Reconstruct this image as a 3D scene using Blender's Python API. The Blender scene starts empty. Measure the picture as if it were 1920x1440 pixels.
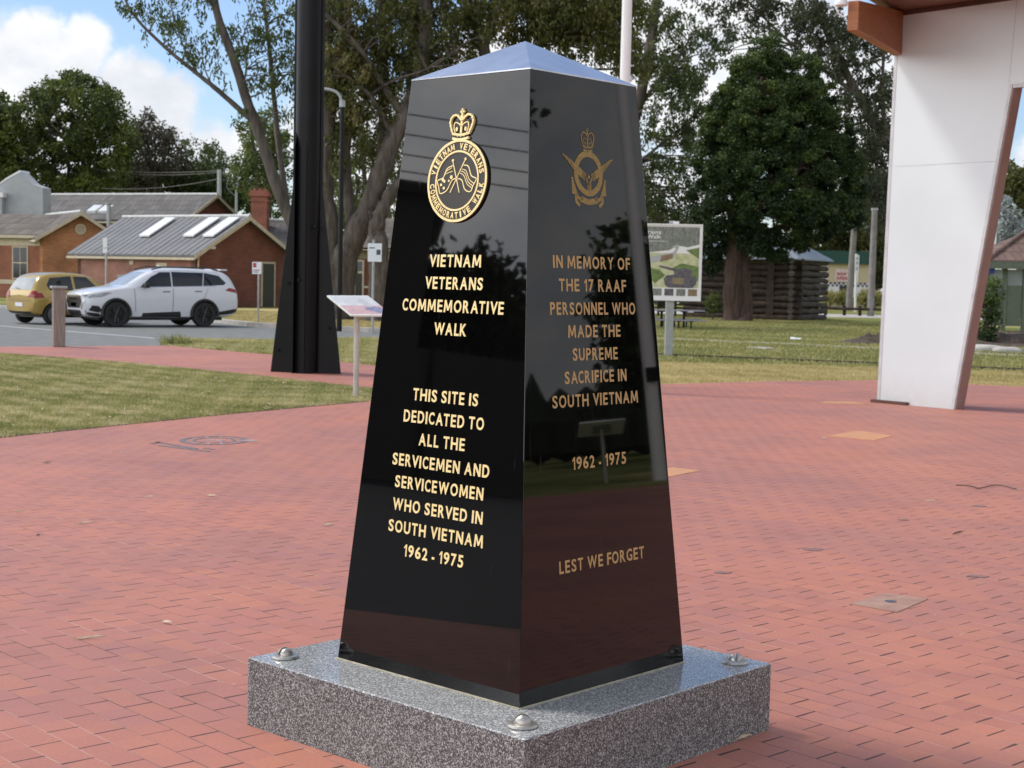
import bpy, bmesh, math, random
import numpy as np
from mathutils import Vector, Matrix
from mathutils.bvhtree import BVHTree

random.seed(7)
rng = np.random.default_rng(7)
R = math.radians
SC = bpy.context.scene
COL = SC.collection

# ------------------------------------------------------------------ camera
FPX, PITCH, ROLL, HCAM = 2861.8, 0.06917, 0.02192, 1.6
_c, _s, _cr, _sr = math.cos(PITCH), math.sin(PITCH), math.cos(ROLL), math.sin(ROLL)
_R = Vector((1, 0, 0)); _F = Vector((0, _c, -_s)); _U = Vector((0, _s, _c))
CR = _cr * _R + _sr * _U
CU = _cr * _U - _sr * _R
cam_data = bpy.data.cameras.new('camera')
cam = bpy.data.objects.new('camera', cam_data); COL.objects.link(cam)
m = Matrix.Identity(4)
for i in range(3):
    m[i][0] = CR[i]; m[i][1] = CU[i]; m[i][2] = -_F[i]
m[2][3] = HCAM
cam.matrix_world = m
cam_data.sensor_width = 36.0
cam_data.lens = 36.0 * FPX / 1920.0
cam_data.clip_start = 0.1; cam_data.clip_end = 3000
cam_data.dof.use_dof = True
cam_data.dof.focus_distance = 4.9
cam_data.dof.aperture_fstop = 11.0
SC.camera = cam
SC.render.resolution_x = 1024; SC.render.resolution_y = 768
SC.view_settings.view_transform = 'Standard'
SC.view_settings.look = 'None'
SC.view_settings.exposure = 0.27
SC.view_settings.gamma = 1.0
SC.cycles.max_bounces = 8
SC.cycles.use_denoising = True

# ------------------------------------------------------------------ world and sun
SUN_EL = R(56)
SUN_DIR = Vector((-0.93, 0.36, 0)).normalized() * math.cos(SUN_EL) + Vector((0, 0, math.sin(SUN_EL)))
W = bpy.data.worlds.new('World'); SC.world = W
W.use_nodes = True
wn, wl = W.node_tree.nodes, W.node_tree.links
for n in list(wn): wn.remove(n)
w_out = wn.new('ShaderNodeOutputWorld')
bg = wn.new('ShaderNodeBackground')
sky = wn.new('ShaderNodeTexSky'); sky.sky_type = 'NISHITA'
sky.sun_disc = False
sky.sun_elevation = SUN_EL
sky.sun_rotation = math.atan2(SUN_DIR.x, SUN_DIR.y)
sky.air_density = 1.0; sky.dust_density = 0.6; sky.ozone_density = 1.6
bg.inputs['Strength'].default_value = 0.084
tc = wn.new('ShaderNodeTexCoord')

def wmath(op, a, b=None, clamp=False):
    n = wn.new('ShaderNodeMath'); n.operation = op; n.use_clamp = clamp
    for i, v in enumerate((a, b)):
        if v is None: continue
        if isinstance(v, (int, float)): n.inputs[i].default_value = v
        else: wl.new(v, n.inputs[i])
    return n.outputs[0]

def wmap(v, a, b, c=0.0, d=1.0):
    n = wn.new('ShaderNodeMapRange'); n.interpolation_type = 'SMOOTHSTEP'
    wl.new(v, n.inputs[0])
    for i, x in enumerate((a, b, c, d)): n.inputs[i + 1].default_value = x
    return n.outputs[0]

def wnoise(scale, detail, rough=0.55, off=(0, 0, 0), zs=1.0):
    mp = wn.new('ShaderNodeMapping')
    mp.inputs['Location'].default_value = off
    mp.inputs['Scale'].default_value = (1, 1, zs)
    wl.new(tc.outputs['Generated'], mp.inputs['Vector'])
    n = wn.new('ShaderNodeTexNoise')
    n.inputs['Scale'].default_value = scale; n.inputs['Detail'].default_value = detail
    n.inputs['Roughness'].default_value = rough
    wl.new(mp.outputs[0], n.inputs['Vector'])
    return n

def pxdir(x, y):
    d = _F + (x - 960) / FPX * CR - (y - 720) / FPX * CU
    return d.normalized()

warp = wnoise(16.0, 5, 0.6)
wv = wn.new('ShaderNodeVectorMath'); wv.operation = 'MULTIPLY_ADD'
wl.new(warp.outputs['Color'], wv.inputs[0])
wv.inputs[1].default_value = (0.055, 0.055, 0.055)
wv.inputs[2].default_value = (-0.0275, -0.0275, -0.0275)
wa = wn.new('ShaderNodeVectorMath'); wa.operation = 'ADD'
wl.new(tc.outputs['Generated'], wa.inputs[0]); wl.new(wv.outputs[0], wa.inputs[1])
# puffs of the cumulus bank low in the sky ahead: (pixel x, pixel y, radius in pixels)
cover = None
for (px, py, r) in [(60, 90, 60), (150, 95, 60), (40, 150, 95), (130, 170, 95), (250, 165, 75), (310, 185, 62),
                    (-60, 200, 170), (-150, 120, 120), (230, 235, 110), (300, 290, 100), (400, 300, 80), (470, 285, 60), (100, 300, 180),
                    (640, 260, 130), (760, 300, 130), (950, 200, 190), (1180, 80, 190), (1320, -10, 110), (1480, 120, 180), (1640, 220, 170),
                    (1290, 200, 90), (1250, 420, 160), (1680, 160, 60),
                    (1960, 330, 70)]:
    d = wn.new('ShaderNodeVectorMath'); d.operation = 'DISTANCE'
    wl.new(wa.outputs[0], d.inputs[0]); d.inputs[1].default_value = pxdir(px, py)
    rr = r / FPX
    f = wmap(d.outputs['Value'], rr * 1.12, rr * 0.62)
    cover = f if cover is None else wmath('MAXIMUM', cover, f)
# broad cloud cover over the rest of the sky
n1 = wnoise(2.6, 7, 0.58, (3.1, 1.7, 0.4), 2.2)
sep = wn.new('ShaderNodeSeparateXYZ'); wl.new(tc.outputs['Generated'], sep.inputs[0])
ahead = wmap(sep.outputs['Y'], 0.55, 0.80)
high = wmap(sep.outputs['Z'], 0.42, 0.70, 0.0, 0.7)
broad = wmath('MULTIPLY', wmath('MULTIPLY', wmap(n1.outputs['Fac'], 0.20, 0.36), wmath('SUBTRACT', 1.0, ahead)), wmath('SUBTRACT', 1.0, high))
n2 = wnoise(9.0, 5, 0.6, (0.3, 5.0, 2.0), 1.5)
wisp = wmath('MULTIPLY', wmap(n1.outputs['Fac'], 0.40, 0.62, 0.0, 0.55), wmap(sep.outputs['Z'], 0.40, 0.55))
cover = wmath('MAXIMUM', wmath('MAXIMUM', cover, broad), wisp)
shade = wmap(n2.outputs['Fac'], 0.33, 0.62)
ccol = wn.new('ShaderNodeMix'); ccol.data_type = 'RGBA'
wl.new(shade, ccol.inputs['Factor'])
ccol.inputs[6].default_value = (7.6, 8.0, 8.7, 1)
ccol.inputs[7].default_value = (10.4, 10.4, 10.5, 1)
lit = wn.new('ShaderNodeMix'); lit.data_type = 'RGBA'; lit.blend_type = 'MULTIPLY'
lit.inputs['Factor'].default_value = 1.0
wl.new(ccol.outputs[2], lit.inputs[6])
gain = wn.new('ShaderNodeMapRange')      # the cloud deck behind and beside the viewer is the sunlit, brighter side
wl.new(sep.outputs['Y'], gain.inputs[0])
for i, x in enumerate((0.40, 0.85, 2.8, 1.0)): gain.inputs[i + 1].default_value = x
low = wmap(sep.outputs['Z'], 0.30, 0.60, 1.0, 0.0)
west = wmap(sep.outputs['X'], -0.5, 0.5, 1.0, -0.08)
g1 = wmath('ADD', 1.0, wmath('MULTIPLY', wmath('MULTIPLY', wmath('SUBTRACT', gain.outputs[0], 1.0), low), west))
wl.new(g1, lit.inputs[7])
mixs = wn.new('ShaderNodeMix'); mixs.data_type = 'RGBA'
wl.new(cover, mixs.inputs['Factor'])
tint = wn.new('ShaderNodeMix'); tint.data_type = 'RGBA'; tint.blend_type = 'MULTIPLY'; tint.inputs['Factor'].default_value = 1.0
wl.new(sky.outputs[0], tint.inputs[6]); tint.inputs[7].default_value = (1.28, 1.36, 1.55, 1)
wl.new(tint.outputs[2], mixs.inputs[6]); wl.new(lit.outputs[2], mixs.inputs[7])
wl.new(mixs.outputs[2], bg.inputs['Color'])
wl.new(bg.outputs[0], w_out.inputs['Surface'])

sun_d = bpy.data.lights.new('sun', 'SUN'); sun_d.energy = 2.4; sun_d.angle = R(12)
sun_d.color = (1.0, 0.95, 0.87)
sun = bpy.data.objects.new('sun', sun_d); COL.objects.link(sun)
sun.rotation_euler = (-SUN_DIR).to_track_quat('-Z', 'Y').to_euler()

# ------------------------------------------------------------------ picture <-> place helpers
def ray(x, y):
    d = _F + (x - 960) / FPX * CR - (y - 720) / FPX * CU
    return d / d.y
def at(x, y, Y):
    return Vector((0, 0, HCAM)) + ray(x, y) * Y
def gp(x, y, z=0.0):
    d = ray(x, y)
    return Vector((0, 0, HCAM)) + d * ((z - HCAM) / d.z)

# ------------------------------------------------------------------ object helpers
def tag(o, label=None, cat=None, group=None, kind=None):
    if label: o['label'] = label
    if cat: o['category'] = cat
    if group: o['group'] = group
    if kind: o['kind'] = kind
    return o

def wpos(o):
    v = Vector((0, 0, 0))
    while o is not None:
        v = v + o.location; o = o.parent
    return v

def thing(name, label, cat, loc=(0, 0, 0), rz=0.0, group=None):
    o = bpy.data.objects.new(name, None); COL.objects.link(o)
    o.empty_display_size = 0.2
    o.location = loc; o.rotation_euler = (0, 0, rz)
    return tag(o, label, cat, group)

def copy_tree(o, parent=None):
    c = o.copy(); COL.objects.link(c)
    if parent is not None: c.parent = parent
    for ch in list(o.children): copy_tree(ch, c)
    return c

class MB:
    def __init__(s): s.v = []; s.f = []
    def add(s, vs, fs):
        b = len(s.v); s.v += [Vector(x) for x in vs]; s.f += [[b + i for i in f] for f in fs]; return s
    def box(s, c, sz, M=None):
        x, y, z = sz[0] / 2, sz[1] / 2, sz[2] / 2
        vs = [Vector((i * x, j * y, k * z)) for i in (-1, 1) for j in (-1, 1) for k in (-1, 1)]
        if M is not None: vs = [M @ v for v in vs]
        vs = [v + Vector(c) for v in vs]
        return s.add(vs, [(0, 1, 3, 2), (4, 6, 7, 5), (0, 4, 5, 1), (2, 3, 7, 6), (0, 2, 6, 4), (1, 5, 7, 3)])
    def fbox(s, fr, u0, u1, d0, d1, z0, z1):
        return s.prism([fr(u0, d0, z0), fr(u1, d0, z0), fr(u1, d0, z1), fr(u0, d0, z1)], fr(0, d1, 0) - fr(0, d0, 0))
    def prism(s, pts, vec):
        n = len(pts); vec = Vector(vec)
        vs = [Vector(p) for p in pts] + [Vector(p) + vec for p in pts]
        fs = [list(range(n)), list(range(2 * n - 1, n - 1, -1))]
        fs += [[i, (i + 1) % n, n + (i + 1) % n, n + i] for i in range(n)]
        return s.add(vs, fs)
    def poly(s, pts): return s.add(pts, [list(range(len(pts)))])
    def tube(s, path, radii, n=8, caps=True):
        path = [Vector(p) for p in path]
        if not isinstance(radii, (list, tuple)): radii = [radii] * len(path)
        vs = []; fs = []; prev = None
        for i, p in enumerate(path):
            t = (path[min(i + 1, len(path) - 1)] - path[max(i - 1, 0)])
            t = t.normalized() if t.length > 1e-9 else Vector((0, 0, 1))
            a = prev if prev is not None else (Vector((0, 1, 0)) if abs(t.z) > 0.7 else Vector((0, 0, 1)))
            x = a - t * a.dot(t)
            if x.length < 1e-6: x = t.orthogonal()
            x.normalize(); y = t.cross(x); prev = x
            for k in range(n):
                an = 2 * math.pi * k / n
                vs.append(p + (x * math.cos(an) + y * math.sin(an)) * radii[i])
        for i in range(len(path) - 1):
            for k in range(n):
                k2 = (k + 1) % n
                fs.append((i * n + k, i * n + k2, (i + 1) * n + k2, (i + 1) * n + k))
        if caps:
            fs.append(tuple(range(n - 1, -1, -1))); fs.append(tuple((len(path) - 1) * n + k for k in range(n)))
        return s.add(vs, fs)
    def lathe(s, prof, o=(0, 0, 0), ax=((1, 0, 0), (0, 1, 0), (0, 0, 1)), n=24):
        o = Vector(o); X, Y, Z = [Vector(a) for a in ax]
        vs = []; fs = []
        for r, z in prof:
            for k in range(n):
                an = 2 * math.pi * k / n
                vs.append(o + (X * math.cos(an) + Y * math.sin(an)) * r + Z * z)
        for i in range(len(prof) - 1):
            for k in range(n):
                k2 = (k + 1) % n
                fs.append((i * n + k, i * n + k2, (i + 1) * n + k2, (i + 1) * n + k))
        fs.append(tuple(range(n - 1, -1, -1))); fs.append(tuple((len(prof) - 1) * n + k for k in range(n)))
        return s.add(vs, fs)
    def build(s, name, mat, parent=None, smooth=False, bevel=0.0, local=False, seg=1, recalc=True, angle=None):
        me = bpy.data.meshes.new(name)
        me.from_pydata([tuple(v) for v in s.v], [], s.f)
        bm = bmesh.new(); bm.from_mesh(me)
        if recalc: bmesh.ops.recalc_face_normals(bm, faces=bm.faces)
        if bevel > 0:
            es = [e for e in bm.edges if len(e.link_faces) == 2 and e.calc_face_angle(0) > 0.35]
            bmesh.ops.bevel(bm, geom=es, offset=bevel, segments=seg, affect='EDGES', profile=0.6, clamp_overlap=True)
        bm.to_mesh(me); bm.free()
        if smooth:
            for p in me.polygons: p.use_smooth = True
            if angle is not None: me.set_sharp_from_angle(angle=angle)
        return link(name, me, mat, parent, local)

def link(name, me, mat, parent=None, local=False):
    o = bpy.data.objects.new(name, me); COL.objects.link(o)
    if mat is not None: me.materials.append(mat)
    if parent is not None:
        o.parent = parent
        if not local: o.location = -wpos(parent)
    return o

def frame(o, u, n=None):
    """local building frame: along u, out of the wall d (towards the viewer), up z"""
    o = Vector((o[0], o[1], 0)); u = Vector((u[0], u[1], 0)).normalized()
    n = Vector((u.y, -u.x, 0))
    def fr(a, d, z): return o + u * a + n * d + Vector((0, 0, z))
    fr.u = u; fr.n = n; fr.o = o
    return fr

# ------------------------------------------------------------------ materials
def newmat(name):
    mt = bpy.data.materials.new(name); mt.use_nodes = True
    nt = mt.node_tree; b = nt.nodes['Principled BSDF']
    return mt, nt, b

def N(nt, t, **kw):
    n = nt.nodes.new(t)
    for k, v in kw.items(): setattr(n, k, v)
    return n

def setin(n, **kw):
    for k, v in kw.items():
        n.inputs[k].default_value = v

def rgb(c): return (c[0], c[1], c[2], 1)

def mat(name, c, rough=0.6, metal=0.0, var=0.12, nscale=6.0, c2=None, bump=0.0, bscale=40.0, spec=0.5, ior=1.5, coat=0.0, stretch=None, trans=0.0):
    mt, nt, b = newmat(name)
    setin(b, Roughness=rough, Metallic=metal, IOR=ior)
    b.inputs['Specular IOR Level'].default_value = spec
    if coat: b.inputs['Coat Weight'].default_value = coat; b.inputs['Coat Roughness'].default_value = 0.05
    t = N(nt, 'ShaderNodeTexCoord'); vec = t.outputs['Object']
    if stretch:
        mp = N(nt, 'ShaderNodeMapping'); mp.inputs['Scale'].default_value = stretch
        nt.links.new(vec, mp.inputs[0]); vec = mp.outputs[0]
    n = N(nt, 'ShaderNodeTexNoise'); setin(n, Scale=nscale, Detail=6.0, Roughness=0.6)
    nt.links.new(vec, n.inputs['Vector'])
    r = N(nt, 'ShaderNodeValToRGB')
    ca = [x * (1 - var) for x in c]; cb = [min(1, x * (1 + var)) for x in c] if c2 is None else c2
    r.color_ramp.elements[0].position = 0.32; r.color_ramp.elements[1].position = 0.68
    r.color_ramp.elements[0].color = rgb(ca); r.color_ramp.elements[1].color = rgb(cb)
    nt.links.new(n.outputs['Fac'], r.inputs[0]); nt.links.new(r.outputs[0], b.inputs['Base Color'])
    if bump > 0:
        n2 = N(nt, 'ShaderNodeTexNoise'); setin(n2, Scale=bscale, Detail=4.0)
        nt.links.new(vec, n2.inputs['Vector'])
        bp = N(nt, 'ShaderNodeBump'); setin(bp, Strength=bump, Distance=0.02)
        nt.links.new(n2.outputs['Fac'], bp.inputs['Height']); nt.links.new(bp.outputs[0], b.inputs['Normal'])
    return mt

def wallvec(nt, u, zscale=1.0):
    """texture coordinate (metres along the wall, height)"""
    t = N(nt, 'ShaderNodeTexCoord')
    d = N(nt, 'ShaderNodeVectorMath', operation='DOT_PRODUCT'); d.inputs[1].default_value = (u[0], u[1], 0)
    nt.links.new(t.outputs['Object'], d.inputs[0])
    sp = N(nt, 'ShaderNodeSeparateXYZ'); nt.links.new(t.outputs['Object'], sp.inputs[0])
    cb = N(nt, 'ShaderNodeCombineXYZ'); nt.links.new(d.outputs['Value'], cb.inputs[0]); nt.links.new(sp.outputs['Z'], cb.inputs[1])
    return t, cb.outputs[0]

def brickmat(name, u, c1, c2, mortar, bw=0.23, bh=0.086, ms=0.01):
    mt, nt, b = newmat(name); setin(b, Roughness=0.85)
    t, vec = wallvec(nt, u)
    br = N(nt, 'ShaderNodeTexBrick'); setin(br, Scale=1.0)
    br.inputs['Color1'].default_value = rgb(c1); br.inputs['Color2'].default_value = rgb(c2); br.inputs['Mortar'].default_value = rgb(mortar)
    br.inputs['Mortar Size'].default_value = ms; br.inputs['Brick Width'].default_value = bw; br.inputs['Row Height'].default_value = bh
    nt.links.new(vec, br.inputs['Vector'])
    n = N(nt, 'ShaderNodeTexNoise'); setin(n, Scale=0.9, Detail=5.0); nt.links.new(t.outputs['Object'], n.inputs['Vector'])
    mr = N(nt, 'ShaderNodeMapRange'); setin(mr, **{'From Min': 0.3, 'From Max': 0.7, 'To Min': 0.72, 'To Max': 1.2}); nt.links.new(n.outputs['Fac'], mr.inputs[0])
    mx = N(nt, 'ShaderNodeMix', data_type='RGBA', blend_type='MULTIPLY'); mx.inputs[0].default_value = 1
    nt.links.new(br.outputs['Color'], mx.inputs[6]); nt.links.new(mr.outputs[0], mx.inputs[7])
    nt.links.new(mx.outputs[2], b.inputs['Base Color'])
    return mt

def tilemat(name, u, c, seam=0.3, row=0.33, var=0.35, rough=0.8, rib=False):
    """roof tiles in courses, or a ribbed metal sheet"""
    mt, nt, b = newmat(name); setin(b, Roughness=rough)
    t, vec = wallvec(nt, u)
    br = N(nt, 'ShaderNodeTexBrick'); setin(br, Scale=1.0)
    a = [x * (1 - var) for x in c]; d = [x * (1 + var) for x in c]
    br.inputs['Color1'].default_value = rgb(a); br.inputs['Color2'].default_value = rgb(d); br.inputs['Mortar'].default_value = rgb([x * 0.45 for x in c])
    br.inputs['Mortar Size'].default_value = 0.015; br.inputs['Brick Width'].default_value = seam; br.inputs['Row Height'].default_value = row
    if rib: br.offset = 0.0
    nt.links.new(vec, br.inputs['Vector'])
    n = N(nt, 'ShaderNodeTexNoise'); setin(n, Scale=0.7, Detail=6.0, Roughness=0.7); nt.links.new(t.outputs['Object'], n.inputs['Vector'])
    mr = N(nt, 'ShaderNodeMapRange'); setin(mr, **{'From Min': 0.3, 'From Max': 0.7, 'To Min': 0.7, 'To Max': 1.25}); nt.links.new(n.outputs['Fac'], mr.inputs[0])
    mx = N(nt, 'ShaderNodeMix', data_type='RGBA', blend_type='MULTIPLY'); mx.inputs[0].default_value = 1
    nt.links.new(br.outputs['Color'], mx.inputs[6]); nt.links.new(mr.outputs[0], mx.inputs[7])
    nt.links.new(mx.outputs[2], b.inputs['Base Color'])
    return mt

def leafmat(name, cols, trans=0.35, rough=0.5):
    mt, nt, b = newmat(name); setin(b, Roughness=rough)
    b.inputs['Specular IOR Level'].default_value = 0.35
    a = N(nt, 'ShaderNodeAttribute', attribute_name='tint')
    r = N(nt, 'ShaderNodeValToRGB')
    els = r.color_ramp.elements
    els[0].color = rgb(cols[0]); els[0].position = 0.0; els[1].color = rgb(cols[-1]); els[1].position = 1.0
    for i, c in enumerate(cols[1:-1]):
        e = els.new((i + 1) / (len(cols) - 1)); e.color = rgb(c)
    nt.links.new(a.outputs['Fac'], r.inputs[0]); nt.links.new(r.outputs[0], b.inputs['Base Color'])
    tr = N(nt, 'ShaderNodeBsdfTranslucent'); nt.links.new(r.outputs[0], tr.inputs['Color'])
    ms = N(nt, 'ShaderNodeMixShader'); ms.inputs[0].default_value = trans
    out = nt.nodes['Material Output']
    nt.links.new(b.outputs[0], ms.inputs[1]); nt.links.new(tr.outputs[0], ms.inputs[2]); nt.links.new(ms.outputs[0], out.inputs['Surface'])
    return mt

M = {}
# polished black granite with faint water streaks
def m_black_granite():
    mt, nt, b = newmat('black_granite'); setin(b, Roughness=0.025, IOR=1.52)
    t = N(nt, 'ShaderNodeTexCoord')
    n = N(nt, 'ShaderNodeTexNoise'); setin(n, Scale=420.0, Detail=2.0); nt.links.new(t.outputs['Object'], n.inputs['Vector'])
    r = N(nt, 'ShaderNodeValToRGB'); r.color_ramp.elements[0].position = 0.45; r.color_ramp.elements[1].position = 0.75
    r.color_ramp.elements[0].color = rgb((0.0012, 0.0012, 0.0014)); r.color_ramp.elements[1].color = rgb((0.005, 0.005, 0.0055))
    nt.links.new(n.outputs['Fac'], r.inputs[0])
    mp = N(nt, 'ShaderNodeMapping'); mp.inputs['Scale'].default_value = (38, 38, 0.9); nt.links.new(t.outputs['Object'], mp.inputs[0])
    s = N(nt, 'ShaderNodeTexNoise'); setin(s, Scale=1.0, Detail=5.0, Roughness=0.7); nt.links.new(mp.outputs[0], s.inputs['Vector'])
    mr = N(nt, 'ShaderNodeMapRange'); setin(mr, **{'From Min': 0.64, 'From Max': 0.80, 'To Min': 0.0, 'To Max': 0.20}); nt.links.new(s.outputs['Fac'], mr.inputs[0])
    mx = N(nt, 'ShaderNodeMix', data_type='RGBA'); nt.links.new(mr.outputs[0], mx.inputs[0]); nt.links.new(r.outputs[0], mx.inputs[6]); mx.inputs[7].default_value = rgb((0.10, 0.10, 0.10))
    nt.links.new(mx.outputs[2], b.inputs['Base Color'])
    rr = N(nt, 'ShaderNodeMapRange'); setin(rr, **{'From Min': 0.55, 'From Max': 0.9, 'To Min': 0.018, 'To Max': 0.05}); nt.links.new(s.outputs['Fac'], rr.inputs[0])
    nt.links.new(rr.outputs[0], b.inputs['Roughness'])
    return mt
M['black_granite'] = m_black_granite()

def m_grey_granite(name, polished, k=1.0, con=1.0):
    mt, nt, b = newmat(name); setin(b, Roughness=0.12 if polished else 0.55)
    t = N(nt, 'ShaderNodeTexCoord')
    v = N(nt, 'ShaderNodeTexVoronoi'); setin(v, Scale=260.0); nt.links.new(t.outputs['Object'], v.inputs['Vector'])
    n = N(nt, 'ShaderNodeTexNoise'); setin(n, Scale=130.0, Detail=4.0, Roughness=0.7); nt.links.new(t.outputs['Object'], n.inputs['Vector'])
    sp = N(nt, 'ShaderNodeSeparateColor'); nt.links.new(v.outputs['Color'], sp.inputs[0])
    ad = N(nt, 'ShaderNodeMath', operation='ADD'); nt.links.new(sp.outputs[0], ad.inputs[0]); nt.links.new(n.outputs['Fac'], ad.inputs[1])
    ml = N(nt, 'ShaderNodeMath', operation='MULTIPLY'); nt.links.new(ad.outputs[0], ml.inputs[0]); ml.inputs[1].default_value = 0.5
    r = N(nt, 'ShaderNodeValToRGB'); e = r.color_ramp.elements
    e[0].position = 0.22; e[0].color = rgb((0.018 * k, 0.019 * k, 0.021 * k)); e[1].position = 0.74; e[1].color = rgb((0.66 * k, 0.67 * k, 0.66 * k))
    q = e.new(0.46); q.color = rgb((0.10 * k, 0.105 * k, 0.108 * k)); q = e.new(0.6); q.color = rgb((0.27 * k, 0.275 * k, 0.275 * k))
    for el in r.color_ramp.elements:
        el.color = rgb([0.25 * k + (x - 0.25 * k) * con for x in el.color[:3]])
    nt.links.new(ml.outputs[0], r.inputs[0]); nt.links.new(r.outputs[0], b.inputs['Base Color'])
    return mt
M['granite_polished'] = m_grey_granite('granite_polished', True, 1.3, 0.55)
M['granite_rough'] = m_grey_granite('granite_rough', False, 0.74, 0.9)
M['gold'] = mat('gold_lit', (0.93, 0.76, 0.37), 0.36, 0.12, 0.08, 30)  # gold of the left face, sunlit brightness put into the colour
M['gold_shade'] = mat('gold_paint_shaded', (0.46, 0.31, 0.13), 0.45, 0.1, 0.08, 30)  # same gold on the right face, its shade put into the colour
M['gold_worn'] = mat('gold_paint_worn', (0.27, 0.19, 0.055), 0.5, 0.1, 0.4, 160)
M['badge_dark'] = mat('badge_dark', (0.030, 0.026, 0.022), 0.35)
M['steel'] = mat('brushed_steel', (0.44, 0.42, 0.385), 0.38, 0.8, 0.08, 60)
M['cap_metal'] = mat('cap_metal', (0.60, 0.61, 0.63), 0.14, 0.75, var=0.14, nscale=6)  # pale mottled base colour adds to the bright sky reflection on the cap
M['sealant'] = mat('sealant', (0.33, 0.30, 0.22), 0.8, var=0.4, nscale=20)
M['black_paint'] = mat('black_paint', (0.004, 0.004, 0.0055), 0.42, var=0.25, nscale=3, spec=0.2)
M['lamp_black'] = mat('lamp_black', (0.006, 0.006, 0.007), 0.5, spec=0.25)
M['grey_paint'] = mat('grey_paint', (0.33, 0.35, 0.36), 0.45)
M['galv'] = mat('galvanised', (0.36, 0.37, 0.37), 0.5, 0.3, 0.2, 12)
M['pole_grey'] = mat('pole_grey', (0.22, 0.205, 0.195), 0.8, var=0.2, nscale=3)
M['white_paint'] = mat('white_paint', (0.78, 0.78, 0.78), 0.45, var=0.03)
M['panel_white'] = mat('panel_white', (0.655, 0.71, 0.73), 0.42, var=0.035, nscale=0.8)
M['trim_grey'] = mat('trim_grey', (0.52, 0.53, 0.54), 0.4)
M['brown_panel'] = mat('brown_panel', (0.30, 0.185, 0.165), 0.5, var=0.06)
M['red_panel'] = mat('red_panel', (0.19, 0.035, 0.02), 0.5)
M['beam_wood'] = mat('beam_wood', (0.27, 0.088, 0.026), 0.5, c2=(0.36, 0.125, 0.04), stretch=(1, 1, 12), nscale=4)
M['kick'] = mat('kick_brown', (0.10, 0.045, 0.03), 0.6)
M['soffit_wood'] = mat('soffit_wood', (0.16, 0.07, 0.045), 0.5, c2=(0.22, 0.105, 0.07), stretch=(14, 1.5, 1), nscale=3)
M['timber'] = mat('weathered_timber', (0.20, 0.165, 0.145), 0.85, c2=(0.33, 0.28, 0.25), stretch=(14, 14, 0.8), nscale=3, bump=0.3)
M['cream'] = mat('cream_paint', (0.50, 0.43, 0.31), 0.55)
M['dark_glass'] = mat('dark_glass', (0.012, 0.013, 0.015), 0.06)
M['concrete'] = mat('concrete', (0.42, 0.40, 0.37), 0.85, var=0.22, nscale=3)
M['bark'] = mat('gum_bark', (0.035, 0.027, 0.021), 0.9, c2=(0.135, 0.112, 0.092), stretch=(2.4, 2.4, 0.4), nscale=3.0, bump=0.6, bscale=7)
M['bark_pale'] = mat('gum_bark_pale', (0.045, 0.036, 0.03), 0.8, c2=(0.135, 0.113, 0.095), stretch=(1.5, 1.5, 0.3), nscale=3.0, bump=0.4, bscale=7)
M['bark_red'] = mat('stringy_bark', (0.028, 0.017, 0.013), 0.95, c2=(0.095, 0.058, 0.045), stretch=(7, 7, 0.55), nscale=1.6, bump=0.9, bscale=6)
M['gum'] = leafmat('gum_leaves', [(0.028, 0.045, 0.013), (0.058, 0.085, 0.022), (0.095, 0.125, 0.032), (0.16, 0.18, 0.05)])
M['gum_olive'] = leafmat('gum_leaves_olive', [(0.030, 0.040, 0.010), (0.070, 0.080, 0.018), (0.12, 0.122, 0.028), (0.16, 0.135, 0.045)])
M['gum_grey'] = leafmat('gum_leaves_greyish', [(0.024, 0.032, 0.016), (0.048, 0.058, 0.028), (0.080, 0.090, 0.042), (0.125, 0.13, 0.065)])
M['gum_brown'] = leafmat('gum_leaves_brownish', [(0.034, 0.036, 0.022), (0.070, 0.066, 0.042), (0.125, 0.105, 0.072)])
M['fresh'] = leafmat('light_green_leaves', [(0.06, 0.085, 0.02), (0.13, 0.17, 0.04), (0.22, 0.26, 0.07)], 0.4)
M['dense'] = leafmat('dense_leaves', [(0.022, 0.036, 0.008), (0.055, 0.078, 0.015), (0.11, 0.135, 0.022), (0.20, 0.23, 0.035)], 0.3)
M['dark_green'] = leafmat('dark_green_leaves', [(0.010, 0.021, 0.008), (0.026, 0.050, 0.014), (0.066, 0.105, 0.025), (0.15, 0.19, 0.042)], 0.3, 0.5)
M['silver'] = leafmat('silver_leaves', [(0.14, 0.17, 0.16), (0.30, 0.34, 0.33), (0.45, 0.5, 0.5)], 0.2)
M['lawn'] = leafmat('lawn_blades', [(0.13, 0.165, 0.045), (0.23, 0.255, 0.075), (0.36, 0.34, 0.13), (0.56, 0.49, 0.25), (0.68, 0.60, 0.38)], 0.4)
M['dry'] = leafmat('dry_blades', [(0.20, 0.20, 0.065), (0.40, 0.34, 0.14), (0.58, 0.49, 0.24), (0.66, 0.57, 0.34)], 0.4)

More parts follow.
